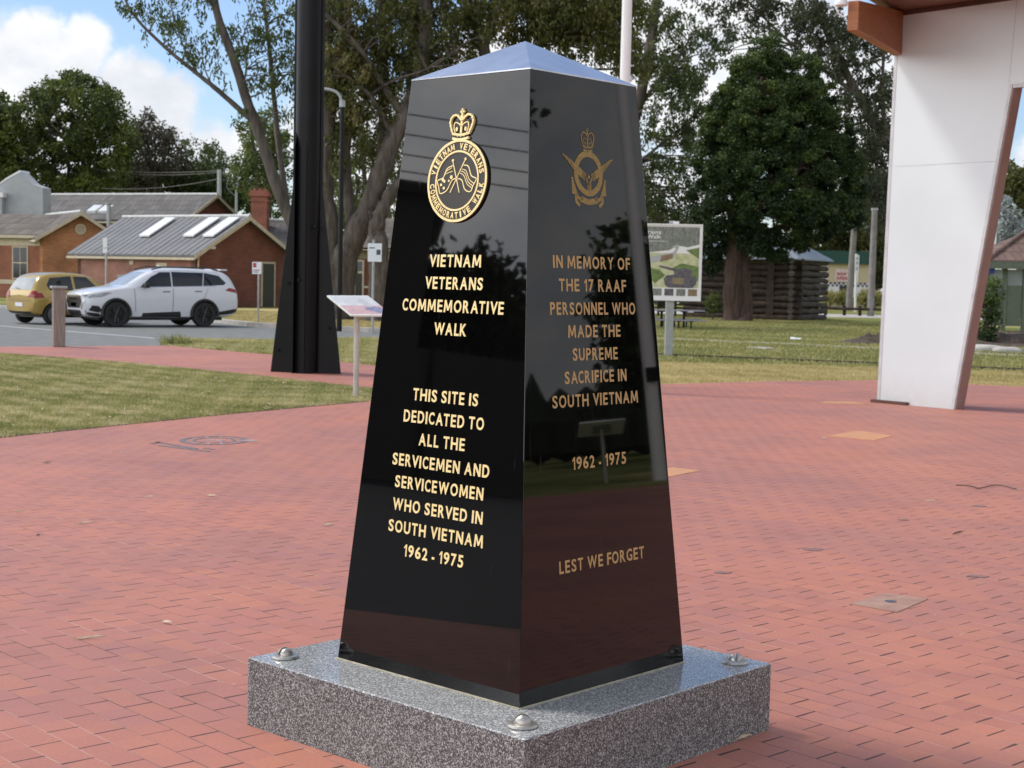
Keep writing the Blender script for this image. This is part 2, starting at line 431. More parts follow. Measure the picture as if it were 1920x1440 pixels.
# ------------------------------------------------------------------ ground
def m_ground():
    mt, nt, b = newmat('grass_ground'); setin(b, Roughness=0.95); b.inputs['Specular IOR Level'].default_value = 0.1
    t = N(nt, 'ShaderNodeTexCoord')
    n = N(nt, 'ShaderNodeTexNoise'); setin(n, Scale=0.22, Detail=7.0, Roughness=0.65); nt.links.new(t.outputs['Object'], n.inputs['Vector'])
    n2 = N(nt, 'ShaderNodeTexNoise'); setin(n2, Scale=9.0, Detail=6.0, Roughness=0.75); nt.links.new(t.outputs['Object'], n2.inputs['Vector'])
    ad = N(nt, 'ShaderNodeMath', operation='MULTIPLY_ADD'); nt.links.new(n2.outputs['Fac'], ad.inputs[0]); ad.inputs[1].default_value = 0.6; nt.links.new(n.outputs['Fac'], ad.inputs[2])
    r = N(nt, 'ShaderNodeValToRGB'); e = r.color_ramp.elements
    e[0].position = 0.60; e[0].color = rgb((0.075, 0.11, 0.026)); e[1].position = 1.02; e[1].color = rgb((0.42, 0.34, 0.16))
    k = e.new(0.80); k.color = rgb((0.17, 0.185, 0.05))
    nt.links.new(ad.outputs[0], r.inputs[0]); nt.links.new(r.outputs[0], b.inputs['Base Color'])
    return mt
def m_dry():
    return mat('dry_grass_ground', (0.34, 0.28, 0.12), 0.95, c2=(0.52, 0.43, 0.21), nscale=1.3, spec=0.1)

def m_pavers():
    mt, nt, b = newmat('clay_pavers')
    t = N(nt, 'ShaderNodeTexCoord')
    mp = N(nt, 'ShaderNodeMapping'); mp.inputs['Rotation'].default_value = (0, 0, R(47.5)); nt.links.new(t.outputs['Object'], mp.inputs[0])
    # small wobble so that the courses are laid by hand
    wob = N(nt, 'ShaderNodeTexNoise'); setin(wob, Scale=2.2, Detail=2.0); nt.links.new(mp.outputs[0], wob.inputs['Vector'])
    wm = N(nt, 'ShaderNodeVectorMath', operation='MULTIPLY_ADD'); nt.links.new(wob.outputs['Color'], wm.inputs[0]); wm.inputs[1].default_value = (0.016, 0.016, 0); nt.links.new(mp.outputs[0], wm.inputs[2])
    def brick(ms, off=0.5):
        br = N(nt, 'ShaderNodeTexBrick'); setin(br, Scale=1.0); br.offset = off
        br.inputs['Mortar Size'].default_value = ms; br.inputs['Mortar Smooth'].default_value = 0.3
        br.inputs['Brick Width'].default_value = 0.232; br.inputs['Row Height'].default_value = 0.117
        br.inputs['Bias'].default_value = 0.0
        nt.links.new(wm.outputs[0], br.inputs['Vector']); return br
    br = brick(0.001)
    br.inputs['Color1'].default_value = rgb((0, 0, 0)); br.inputs['Color2'].default_value = rgb((1, 1, 1)); br.inputs['Mortar'].default_value = rgb((0.5, 0.5, 0.5))
    r = N(nt, 'ShaderNodeValToRGB'); e = r.color_ramp.elements
    e[0].position = 0.0; e[0].color = rgb((0.405, 0.158, 0.112)); e[1].position = 1.0; e[1].color = rgb((0.415, 0.168, 0.128))
    for p, c in ((0.2, (0.46, 0.182, 0.124)), (0.4, (0.42, 0.166, 0.120)), (0.6, (0.47, 0.184, 0.118)), (0.85, (0.435, 0.171, 0.124))):
        k = e.new(p); k.color = rgb(c)
    nt.links.new(br.outputs['Color'], r.inputs[0])
    # joints worked out separately: dark open cross joints, tighter sandy long joints
    def mm(op, x, y=None):
        n = N(nt, 'ShaderNodeMath', operation=op)
        for i, v in enumerate((x, y)):
            if v is None: continue
            if isinstance(v, (int, float)): n.inputs[i].default_value = v
            else: nt.links.new(v, n.inputs[i])
        return n.outputs[0]
    sx = N(nt, 'ShaderNodeSeparateXYZ'); nt.links.new(wm.outputs[0], sx.inputs[0])
    fv = mm('DIVIDE', sx.outputs['Y'], 0.117); row = mm('FLOOR', fv)
    odd = mm('FRACT', mm('MULTIPLY', row, 0.5))
    fu = mm('FRACT', mm('SUBTRACT', mm('DIVIDE', sx.outputs['X'], 0.232), odd))
    du = mm('MULTIPLY', mm('MINIMUM', fu, mm('SUBTRACT', 1.0, fu)), 0.232)
    frv = mm('FRACT', fv); dv = mm('MULTIPLY', mm('MINIMUM', frv, mm('SUBTRACT', 1.0, frv)), 0.117)
    jw = N(nt, 'ShaderNodeTexNoise'); setin(jw, Scale=4.0, Detail=2.0); nt.links.new(t.outputs['Object'], jw.inputs['Vector'])
    jwid = mm('MULTIPLY', mm('SUBTRACT', jw.outputs['Fac'], 0.24), 0.0145)
    head = mm('LESS_THAN', du, jwid)
    course = mm('LESS_THAN', dv, mm('MULTIPLY', jwid, 0.48))
    # big soft patches of wear, fine grit
    n = N(nt, 'ShaderNodeTexNoise'); setin(n, Scale=0.45, Detail=5.0, Roughness=0.6); nt.links.new(t.outputs['Object'], n.inputs['Vector'])
    mr = N(nt, 'ShaderNodeMapRange'); setin(mr, **{'From Min': 0.38, 'From Max': 0.62}); nt.links.new(n.outputs['Fac'], mr.inputs[0])
    pm = N(nt, 'ShaderNodeMix', data_type='RGBA', blend_type='MULTIPLY'); pm.inputs[7].default_value = rgb((0.78, 0.87, 1.04))
    nt.links.new(mr.outputs[0], pm.inputs[0]); nt.links.new(r.outputs[0], pm.inputs[6])
    g = N(nt, 'ShaderNodeTexNoise'); setin(g, Scale=70.0, Detail=5.0, Roughness=0.8); nt.links.new(t.outputs['Object'], g.inputs['Vector'])
    gr = N(nt, 'ShaderNodeMapRange'); setin(gr, **{'From Min': 0.25, 'From Max': 0.75, 'To Min': 0.86, 'To Max': 1.12}); nt.links.new(g.outputs['Fac'], gr.inputs[0])
    gm = N(nt, 'ShaderNodeMix', data_type='RGBA', blend_type='MULTIPLY'); gm.inputs[0].default_value = 1
    nt.links.new(pm.outputs[2], gm.inputs[6]); nt.links.new(gr.outputs[0], gm.inputs[7])
    jn = N(nt, 'ShaderNodeTexNoise'); setin(jn, Scale=1.3, Detail=3.0); nt.links.new(t.outputs['Object'], jn.inputs['Vector'])
    jr = N(nt, 'ShaderNodeValToRGB'); jr.color_ramp.elements[0].position = 0.42; jr.color_ramp.elements[1].position = 0.58
    jr.color_ramp.elements[0].color = rgb((0.14, 0.075, 0.062)); jr.color_ramp.elements[1].color = rgb((0.50, 0.30, 0.24))
    nt.links.new(jn.outputs['Fac'], jr.inputs[0])
    jm = N(nt, 'ShaderNodeMix', data_type='RGBA'); nt.links.new(course, jm.inputs[0])
    nt.links.new(gm.outputs[2], jm.inputs[6]); nt.links.new(jr.outputs[0], jm.inputs[7])
    hm = N(nt, 'ShaderNodeMix', data_type='RGBA'); nt.links.new(head, hm.inputs[0])
    nt.links.new(jm.outputs[2], hm.inputs[6]); hm.inputs[7].default_value = rgb((0.085, 0.042, 0.036))
    # pale specks of lime and bird droppings
    vs_ = N(nt, 'ShaderNodeTexVoronoi'); setin(vs_, Scale=7.0); nt.links.new(t.outputs['Object'], vs_.inputs['Vector'])
    sc_ = N(nt, 'ShaderNodeSeparateColor'); nt.links.new(vs_.outputs['Color'], sc_.inputs[0])
    sm = mm('MULTIPLY', mm('LESS_THAN', vs_.outputs['Distance'], mm('MULTIPLY', sc_.outputs[1], 0.06)), mm('GREATER_THAN', sc_.outputs[0], 0.55))
    hs = N(nt, 'ShaderNodeMix', data_type='RGBA'); nt.links.new(mm('MULTIPLY', sm, 0.45), hs.inputs[0])
    nt.links.new(hm.outputs[2], hs.inputs[6]); hs.inputs[7].default_value = rgb((0.62, 0.45, 0.38))
    nt.links.new(hs.outputs[2], b.inputs['Base Color'])
    rn = N(nt, 'ShaderNodeMapRange'); setin(rn, **{'From Min': 0.3, 'From Max': 0.7, 'To Min': 0.55, 'To Max': 0.72}); nt.links.new(n.outputs['Fac'], rn.inputs[0])
    nt.links.new(rn.outputs[0], b.inputs['Roughness'])
    b.inputs['Specular IOR Level'].default_value = 0.30
    both = mm('MAXIMUM', head, mm('MULTIPLY', course, 0.6))
    tilt = N(nt, 'ShaderNodeMath', operation='MULTIPLY'); nt.links.new(br.outputs['Color'], tilt.inputs[0]); tilt.inputs[1].default_value = 0.5
    bp = N(nt, 'ShaderNodeBump'); bp.invert = True; setin(bp, Strength=0.6, Distance=0.004); nt.links.new(both, bp.inputs['Height'])
    b2 = N(nt, 'ShaderNodeBump'); setin(b2, Strength=0.14, Distance=0.004); nt.links.new(g.outputs['Fac'], b2.inputs['Height']); nt.links.new(bp.outputs[0], b2.inputs['Normal'])
    nt.links.new(b2.outputs[0], b.inputs['Normal'])
    return mt

M['ground'] = m_ground(); M['dry_ground'] = m_dry(); M['pavers'] = m_pavers()
M['asphalt'] = mat('asphalt', (0.155, 0.16, 0.155), 0.8, var=0.2, nscale=2.5, bump=0.15, bscale=120)
M['asphalt_dark'] = mat('asphalt_dark', (0.07, 0.072, 0.074), 0.8, var=0.2, nscale=2.5)
M['road_paint'] = mat('road_paint', (0.6, 0.6, 0.58), 0.6, var=0.2)
M['mulch'] = mat('mulch', (0.035, 0.026, 0.02), 0.95, c2=(0.12, 0.09, 0.07), nscale=14, bump=0.8, bscale=25)

def sheet(name, pts, z, mt, th=None):
    b = MB().poly([(p[0], p[1], z) for p in pts])
    o = b.build(name, mt); tag(o, kind='structure')
    for p in o.data.polygons:
        if p.normal.z < 0: o.data.flip_normals(); break
    return o

sheet('ground', [(-900, -500), (900, -500), (900, 1500), (-900, 1500)], -0.012, M['ground'])
lawn_tri = [(-30, 38), (-9.55, 28.41), (-6.64, 26.32), (-4.1, 23.9), (-1.97, 21.59), (-1.35, 20.6), (-1.2, 20.3), (-1.83, 19.37), (-3.2, 17.2), (-4.81, 14.3), (-6.3, 11.0), (-7.0, 9.0), (-30, 9)]
pave = [(-4.35, -14), (24, -14), (24, 16), (16, 22), (11, 24.4), (8.45, 25.14), (6.28, 26.0), (4.4, 25.2), (2.34, 23.83), (0.3, 24.6), (-2.47, 27.12), (-4.72, 29.93),
        (-7.43, 32.62), (-10.32, 30.7), (-24.0, 37.5)] + [(-30, 38)][:0] + [(-26, 36.4)] + lawn_tri[1:11] + [(-4.35, 9.0)]
sheet('paving', pave, 0.0, M['pavers'])
road = [(-24, 37.5), (-10.32, 30.7), (-7.43, 32.62), (-7.97, 36.08), (-5.79, 36.65), (-4.2, 38.7), (-0.4, 41.0), (0.2, 42.3), (-3.93, 42.9), (-7.81, 45.4), (-10.67, 50.5), (-14.5, 55.5), (-20, 59.4), (-60, 70), (-60, 50)]
sheet('road', road, -0.004, M['asphalt'])
sheet('car_park', [(-34, -30), (-4.37, -30), (-4.37, 8.9), (-7.0, 8.9), (-34, 8.9)], -0.004, M['asphalt_dark'])
sheet('dry_grass_strip', [(-0.2, 24.75), (2.34, 23.9), (4.4, 25.25), (6.28, 26.06), (8.45, 25.2), (11, 24.46), (16, 22.1), (24, 16.1), (40, 18), (26, 27), (9.8, 29.6), (2.8, 30.4), (-0.2, 30.0)], -0.006, M['dry_ground'])
sheet('dry_verge', [(-3.93, 43.1), (-7.7, 45.6), (-10.5, 50.7), (-14.2, 56), (-19.8, 59.8), (-18, 66), (-10, 70), (-3, 66), (-1, 50), (-1.5, 43.2)], -0.006, M['dry_ground'])
sheet('far_drive', [(5.0, 62.3), (8.0, 60.8), (8, 61.6), (5, 63)], -0.005, M['concrete'])
sheet('far_road', [(3.0, 76), (40, 80), (60, 84), (60, 92), (40, 88), (3.0, 84)], -0.004, M['concrete'])
# parking line on the road
a, c = gp(0, 611), gp(290, 634)
d = (c - a); d.z = 0; d.normalize(); q = Vector((-d.y, d.x, 0)) * 0.06
sheet('road_marking', [a + q, c + q, c - q, a - q], 0.0, M['road_paint'])

def strip(name, pts, w, h, mt, kind='structure', z0=-0.02):
    b = MB()
    for i in range(len(pts) - 1):
        p, q = Vector((pts[i][0], pts[i][1], 0)), Vector((pts[i + 1][0], pts[i + 1][1], 0))
        d = (q - p).normalized(); n = Vector((-d.y, d.x, 0)) * w / 2
        b.prism([p + n + Vector((0, 0, z0)), q + n + Vector((0, 0, z0)), q - n + Vector((0, 0, z0)), p - n + Vector((0, 0, z0))], (0, 0, h - z0))
    return tag(b.build(name, mt), kind=kind)
strip('kerb', [(-60, 70.2), (-20, 59.6), (-14.5, 55.7), (-10.67, 50.7), (-7.81, 45.55), (-3.93, 43.05), (0.2, 42.45)], 0.3, 0.12, M['concrete'])
strip('path_edging', [(3.0, 43.4), (4.55, 42.5), (9.45, 39.0), (16, 33), (26, 25)], 0.22, 0.03, M['concrete'])
strip('soil_edge', lawn_tri[7:11], 0.07, 0.004, M['mulch'])
strip('step_shade', [(2.6, 33.2), (9.0, 30.6), (18, 25.8)], 0.10, 0.05, M['mulch'])  # dark strip laid for the shade along a low step in the lawn

# ------------------------------------------------------------------ grass blades
def poly_sample(poly, n):
    P = np.array([(p[0], p[1]) for p in poly]); lo, hi = P.min(0), P.max(0)
    out = np.zeros((0, 2))
    while len(out) < n:
        q = rng.uniform(lo, hi, (n * 2, 2)); ins = np.zeros(len(q), bool); j = len(P) - 1
        for i in range(len(P)):
            xi, yi = P[i]; xj, yj = P[j]
            cond = ((yi > q[:, 1]) != (yj > q[:, 1])) & (q[:, 0] < (xj - xi) * (q[:, 1] - yi) / (yj - yi + 1e-12) + xi)
            ins ^= cond; j = i
        out = np.concatenate([out, q[ins]])
    return out[:n]

def raw_mesh(name, V, nface, tint, mt, k):
    """V: (nface*k,3) vertices, each k form one face"""
    me = bpy.data.meshes.new(name)
    me.vertices.add(len(V)); me.vertices.foreach_set('co', V.astype(np.float32).ravel())
    me.loops.add(nface * k); me.loops.foreach_set('vertex_index', np.arange(nface * k, dtype=np.int32))
    me.polygons.add(nface)
    me.polygons.foreach_set('loop_start', np.arange(0, nface * k, k, dtype=np.int32))
    me.polygons.foreach_set('loop_total', np.full(nface, k, dtype=np.int32))
    me.update(calc_edges=True)
    at_ = me.attributes.new('tint', 'FLOAT', 'FACE'); at_.data.foreach_set('value', tint.astype(np.float32))
    me.materials.append(mt)
    return me

def vnoise(P, s, seed):
    r = np.random.default_rng(seed)
    out = np.zeros(len(P))
    for k in range(6):
        d = r.normal(size=2); d /= np.linalg.norm(d)
        out += np.sin((P @ d) * s * r.uniform(0.6, 1.9) + r.uniform(0, 6.28))
    return out / 3.0

def grass(name, poly, n, h, w, mt, bias=0.45, label=None, hvar=0.5):
    P = poly_sample(poly, n)
    ang = rng.uniform(0, 2 * np.pi, n); hh = h * rng.uniform(1 - hvar, 1 + hvar, n)
    lean = rng.normal(0, 0.55, (n, 2)) * hh[:, None]
    dx = np.stack([np.cos(ang), np.sin(ang)], 1) * (w * rng.uniform(0.6, 1.4, n))[:, None]
    V = np.zeros((n, 3, 3)); V[:, 0, :2] = P - dx; V[:, 1, :2] = P + dx; V[:, 2, :2] = P + lean
    V[:, :2, 2] = -0.012; V[:, 2, 2] = hh - 0.01
    t = bias + 0.10 * vnoise(P, 1.3, 5) + 0.14 * vnoise(P, 5.5, 6) + 0.16 * vnoise(P, 13.0, 8) + rng.normal(0, 0.16, n)
    me = raw_mesh(name, V.reshape(-1, 3), n, np.clip(t, 0, 1), mt, 3)
    o = link(name, me, None); return tag(o, kind='stuff', label=label)

lawn_near = [(-9.5, 28.25), (-6.64, 26.22), (-4.1, 23.8), (-2.0, 21.5), (-1.35, 20.5), (-1.25, 20.3), (-1.80, 19.33), (-2.4, 18.40), (-3.16, 17.14), (-3.9, 15.84), (-4.78, 14.26), (-5.6, 12.5), (-8.5, 22)]
grass('grass', lawn_near, 210000, 0.035, 0.006, M['lawn'], 0.54, 'short mown lawn with straw patches in the corner between brick paths')
lawn_b = [(-7.5, 32.7), (-7.97, 36.0), (-5.79, 36.5), (-4.2, 38.5), (-0.6, 40.8), (2.0, 38), (2.4, 24.3), (0.3, 24.7), (-2.47, 27.25), (-4.72, 30.05)]
grass('grass', lawn_b, 110000, 0.05, 0.010, M['lawn'], 0.56, 'lawn strip between the brick path and the road')
dry_p = [(-0.2, 24.8), (2.34, 23.95), (4.4, 25.3), (6.28, 26.1), (8.45, 25.25), (11, 24.5), (13, 24), (12, 29), (9.8, 29.6), (2.8, 30.4), (-0.2, 30.0)]
grass('grass', dry_p, 90000, 0.045, 0.009, M['dry'], 0.55, 'straw coloured dry grass along the far paving edge')
green_p = [(1.5, 30.2), (12.5, 29.0), (14, 38), (17, 60), (14, 74), (5, 74), (3, 60)]
grass('grass', green_p, 150000, 0.06, 0.016, M['lawn'], 0.40, 'green park lawn around the log cabin')
verge_p = [(-3.93, 43.3), (-7.6, 45.7), (-10.4, 50.8), (-14.2, 56.1), (-17, 60), (-12, 64), (-4, 60), (-2, 50)]
grass('grass', verge_p, 60000, 0.06, 0.014, M['dry'], 0.42, 'dry grass verge behind the parked cars')
weed = gp(326, 646)
grass('grass', [(weed.x - .25, weed.y - .3), (weed.x + .35, weed.y - .3), (weed.x + .35, weed.y + .3), (weed.x - .25, weed.y + .3)], 240, 0.2, 0.012, M['lawn'], 0.3, 'taller weed tuft at the road edge beside the brick path')

# ------------------------------------------------------------------ the granite monument
MX, MY, YAW = 0.01998, 5.35339, 0.04323
PP, HP, MB_, MT_, HB, HA = 0.65878, 0.23912, 0.43643, 0.27598, 2.03359, 0.14724
def mcorner(h, k, z):
    a = YAW + k * math.pi / 2; r = h * math.sqrt(2)
    return Vector((MX + r * math.sin(a), MY - r * math.cos(a), z))
mon = thing('monument', 'tall tapered black polished granite war memorial with gold lettering on a grey granite plinth', 'monument', (MX, MY, 0))
K4 = (-1, 0, 1, 2)
b = MB(); pb = [mcorner(PP, k, 0.0) for k in K4]; pt = [mcorner(PP, k, HP) for k in K4]
b.add(pb + pt, [(0, 1, 5, 4), (1, 2, 6, 5), (2, 3, 7, 6), (3, 0, 4, 7), (3, 2, 1, 0)])
plinth = b.build('plinth', M['granite_rough'], mon)
b = MB(); q0 = [mcorner(PP, k, HP) for k in K4]; q1 = [mcorner(PP - 0.004, k, HP + 0.004) for k in K4]
b.add(q0 + q1, [(0, 1, 5, 4), (1, 2, 6, 5), (2, 3, 7, 6), (3, 0, 4, 7), (4, 5, 6, 7)])
b.build('plinth_top', M['granite_polished'], plinth)
ZB = HP + 0.004
b = MB(); v = [mcorner(MB_ - 0.0003, k, ZB) for k in K4] + [mcorner(MT_, k, HP + HB) for k in K4]
b.add(v, [(0, 1, 5, 4), (1, 2, 6, 5), (2, 3, 7, 6), (3, 0, 4, 7), (4, 5, 6, 7), (3, 2, 1, 0)])
b.build('body', M['black_granite'], mon, bevel=0.0022, seg=2)
b = MB(); v = [mcorner(MT_ + 0.0005, k, HP + HB) for k in K4] + [mcorner(MT_ + 0.0005, k, HP + HB + 0.004) for k in K4] + [Vector((MX, MY, HP + HB + HA))]
b.add(v, [(0, 1, 5, 4), (1, 2, 6, 5), (2, 3, 7, 6), (3, 0, 4, 7), (4, 5, 8), (5, 6, 8), (6, 7, 8), (7, 4, 8), (3, 2, 1, 0)])
b.build('cap', M['cap_metal'], mon)
b = MB()
for k in range(4):
    p, q = mcorner(MB_ + 0.001, K4[k], ZB), mcorner(MB_ + 0.001, K4[(k + 1) % 4], ZB)
    b.tube([p, q], 0.0045, 6)
b.build('sealant_joint', M['sealant'], mon)

class Face:
    def __init__(s, k0, k1):
        A, B = mcorner(MB_, k0, HP), mcorner(MB_, k1, HP); C, D = mcorner(MT_, k0, HP + HB), mcorner(MT_, k1, HP + HB)
        s.o = (A + B) / 2; s.u = (B - A).normalized(); s.v = ((C + D) / 2 - s.o).normalized(); s.n = s.u.cross(s.v)
    def __call__(s, u, v, d=0.0): return s.o + s.u * u + s.v * v + s.n * d
LF, RF = Face(-1, 0), Face(0, 1)

def text_mesh(body, offset=0.0, res=4, spacing=1.0):
    cu = bpy.data.curves.new('t', 'FONT'); cu.body = body; cu.size = 1; cu.offset = offset; cu.resolution_u = res
    cu.space_character = spacing
    ob = bpy.data.objects.new('t', cu); COL.objects.link(ob)
    dg = bpy.context.evaluated_depsgraph_get()
    me = bpy.data.meshes.new_from_object(ob.evaluated_get(dg))
    vs = [v.co.copy() for v in me.vertices]; fs = [list(p.vertices) for p in me.polygons]
    bpy.data.objects.remove(ob); bpy.data.curves.remove(cu); bpy.data.meshes.remove(me)
    return vs, fs

GW = dict(A=.62, B=.50, C=.48, D=.57, E=.43, F=.41, G=.56, H=.58, I=.145, K=.53, L=.40, M=.72, N=.58, O=.64, P=.47, R=.52, S=.45, T=.49, U=.55, V=.60, W=.90, Y=.56)
GW.update({'0': .50, '1': .27, '2': .47, '5': .46, '6': .50, '7': .47, '9': .50, '-': .22})
def flat_text(body, w, h, place, thick=0.0, offset=0.012, base_adj=True, spacing=1.0):
    """lettering w wide and h tall (cap height), centred; place(u, v, d) gives the point.
    Each capital is set to the width it has in a condensed humanist face."""
    vs, fs = [], []; words = None
    if all(ch == ' ' or ch in GW for ch in body):
        pen = 0.0; prev = ' '; wi = 0; words = []
        for ch in body:
            if ch == ' ': pen += .30; prev = ch; wi += 1; continue
            if ch == '1':
                v1 = [Vector(p + (0,)) for p in ((.0, .52), (.05, .46), (.16, .56), (.16, 0), (.27, 0), (.27, .72), (.17, .72))]
                f1 = [[0, 1, 2, 6], [2, 3, 4, 5, 6]]
            elif ch in 'MN':
                P_ = ([(0, 0), (.045, .72), (.18, .72), (.36, .27), (.54, .72), (.675, .72), (.72, 0), (.59, 0), (.565, .48), (.41, .10), (.31, .10), (.155, .48), (.13, 0)],
                      [[0, 1, 11, 12], [1, 2, 11], [2, 10, 11], [2, 3, 10], [3, 9, 10], [3, 4, 9], [4, 8, 9], [4, 5, 8], [5, 6, 7, 8]]) if ch == 'M' else \
                     ([(0, 0), (0, .72), (.14, .72), (.455, .235), (.455, .72), (.58, .72), (.58, 0), (.44, 0), (.125, .485), (.125, 0)],
                      [[0, 1, 8, 9], [1, 2, 8], [2, 3, 8], [3, 7, 8], [3, 4, 5, 6, 7]])
                v1 = [Vector(p + (0,)) for p in P_[0]]; f1 = [list(reversed(f)) for f in P_[1]]
            else: v1, f1 = text_mesh(ch, offset)
            a0, a1 = min(v.x for v in v1), max(v.x for v in v1)
            b0_, b1_ = min(v.y for v in v1), max(v.y for v in v1)
            gw = GW[ch]; k0 = len(vs)
            if prev != ' ': pen += .105 - (.05 if (prev + ch) in ('AV', 'VE', 'WA', 'AT', 'RV', 'AC', 'LK', 'LT', 'OW', 'FO', 'VI') else 0)
            for v in v1:
                yy = v.y if ch == '-' else (v.y - b0_) / (b1_ - b0_) * .72
                vs.append(Vector((pen + (v.x - a0) / (a1 - a0) * gw * .72, yy, 0)))
            fs += [[k0 + i for i in f] for f in f1]; words += [wi] * len(f1)
            pen += gw * .72; prev = ch
        cap, y0 = .72, 0.0
    else:
        vs, fs = text_mesh(body, offset, spacing=spacing)
        cap, y0 = 0.70 + 2 * offset, -offset
    x0, x1 = min(v.x for v in vs), max(v.x for v in vs)
    out = []
    if words is None: words = [0] * len(fs)
    for v in vs: out.append(((v.x - (x0 + x1) / 2) / (x1 - x0) * w, (v.y - y0) / cap * h))
    res = []
    for wsel in sorted(set(words)):
        b = MB(); fw = [f for f, k in zip(fs, words) if k == wsel]
        used = sorted({i for f in fw for i in f}); mp = {v: i for i, v in enumerate(used)}
        b.add([place(out[i][0], out[i][1], thick) for i in used], [[mp[i] for i in f] for f in fw])
        if thick > 0:
            cnt = set()
            for f in fw:
                for i in range(len(f)): cnt.add((f[i], f[(i + 1) % len(f)]))
            vs2 = []; fs2 = []
            for a, c in cnt:
                if (c, a) in cnt: continue
                k = len(vs2)
                vs2 += [place(*out[a], 0), place(*out[c], 0), place(*out[c], thick), place(*out[a], thick)]
                fs2.append((k, k + 1, k + 2, k + 3))
            b.add(vs2, fs2)
        res.append(b)
    return res

LEFT_LINES = [("VIETNAM", 0.002, 1.398, 0.242), ("VETERANS", 0.003, 1.323, 0.270), ("COMMEMORATIVE", 0.002, 1.246, 0.475), ("WALK", 0.003, 1.169, 0.151),
              ("THIS SITE IS", 0.003, 0.942, 0.306), ("DEDICATED TO", 0.001, 0.866, 0.379), ("ALL THE", 0.002, 0.791, 0.217), ("SERVICEMEN AND", 0.001, 0.7145, 0.458),
              ("SERVICEWOMEN", 0.002, 0.639, 0.418), ("WHO SERVED IN", 0.003, 0.561, 0.426), ("SOUTH VIETNAM", 0.001, 0.4855, 0.449), ("1962 - 1975", 0.002, 0.409, 0.283)]
RIGHT_LINES = [("IN MEMORY OF", 0.002, 1.402, 0.404), ("THE 17 RAAF", 0.002, 1.326, 0.352), ("PERSONNEL WHO", 0.001, 1.2485, 0.447), ("MADE THE", 0.001, 1.173, 0.275),
               ("SUPREME", 0.001, 1.0965, 0.236), ("SACRIFICE IN", 0.001, 1.021, 0.325), ("SOUTH VIETNAM", -0.002, 0.944, 0.450), ("1962 - 1975", 0.003, 0.7375, 0.284),
               ("LEST WE FORGET", 0.002, 0.4035, 0.449)]
for body, u0, v0, w in LEFT_LINES:
    for b in flat_text(body, w, 0.0415, lambda u, v, d: LF(u0 + u, v0 + v, 0.0004 + d), 0.0016, 0.022): b.build('lettering', M['gold'], mon, recalc=False)
for body, u0, v0, w in RIGHT_LINES:
    for b in flat_text(body, w, 0.0415, lambda u, v, d: RF(u0 + u, v0 + v, 0.0004 + d), 0.0006, 0.020): b.build('lettering', M['gold_shade'], mon, recalc=False)

def ribbon(b, pts, w, place, d0, d1, closed=False):
    pts = [Vector((p[0], p[1], 0)) for p in pts]; n = len(pts)
    L, Rr = [], []
    for i in range(n):
        if closed: t = pts[(i + 1) % n] - pts[i - 1]
        else: t = pts[min(i + 1, n - 1)] - pts[max(i - 1, 0)]
        t.normalize(); q = Vector((-t.y, t.x, 0)) * (w[i] if isinstance(w, (list, tuple)) else w) / 2
        L.append(pts[i] + q); Rr.append(pts[i] - q)
    m = n if closed else n - 1  # upper side of each lobe tinted lighter, as if lit from above
    vs = []; fs = []
    for i in range(n):
        vs += [place(L[i].x, L[i].y, d1), place(Rr[i].x, Rr[i].y, d1), place(L[i].x, L[i].y, d0), place(Rr[i].x, Rr[i].y, d0)]
    for i in range(m):
        a, c = 4 * i, 4 * ((i + 1) % n)
        fs += [(a, c, c + 1, a + 1), (a, a + 2, c + 2, c), (a + 1, c + 1, c + 3, a + 3)]
    if not closed:
        fs += [(0, 1, 3, 2), (4 * n - 4, 4 * n - 2, 4 * n - 1, 4 * n - 3)]
    b.add(vs, fs); return b
def disc(b, u, v, r, place, d0, d1, n=12, ry=None):
    ry = r if ry is None else ry
    ring = [(u + r * math.cos(2 * math.pi * k / n), v + ry * math.sin(2 * math.pi * k / n)) for k in range(n)]
    b.prism([place(x, y, d0) for x, y in ring], place(0, 0, d1) - place(0, 0, d0)); return b
def arc(cx, cy, r, a0, a1, n=40, ry=None):
    ry = r if ry is None else ry
    return [(cx + r * math.cos(a0 + (a1 - a0) * k / (n - 1)), cy + ry * math.sin(a0 + (a1 - a0) * k / (n - 1))) for k in range(n)]
def ring(b, u, v, r, w, place, d0, d1, n=64, ry=None):
    return ribbon(b, arc(u, v, r, 0, 2 * math.pi * (n - 1) / n, n, ry), w, place, d0, d1, True)
def smooth_pts(pts, k=6):
    P = [Vector((p[0], p[1], p[2] if len(p) > 2 else 0)) for p in pts]; out = []
    for i in range(len(P) - 1):
        p0, p1, p2, p3 = P[max(i - 1, 0)], P[i], P[i + 1], P[min(i + 2, len(P) - 1)]
        for j in range(k):
            t = j / k
            out.append(0.5 * ((2 * p1) + (p2 - p0) * t + (2 * p0 - 5 * p1 + 4 * p2 - p3) * t * t + (3 * p1 - p0 - 3 * p2 + p3) * t ** 3))
    out.append(P[-1]); return out

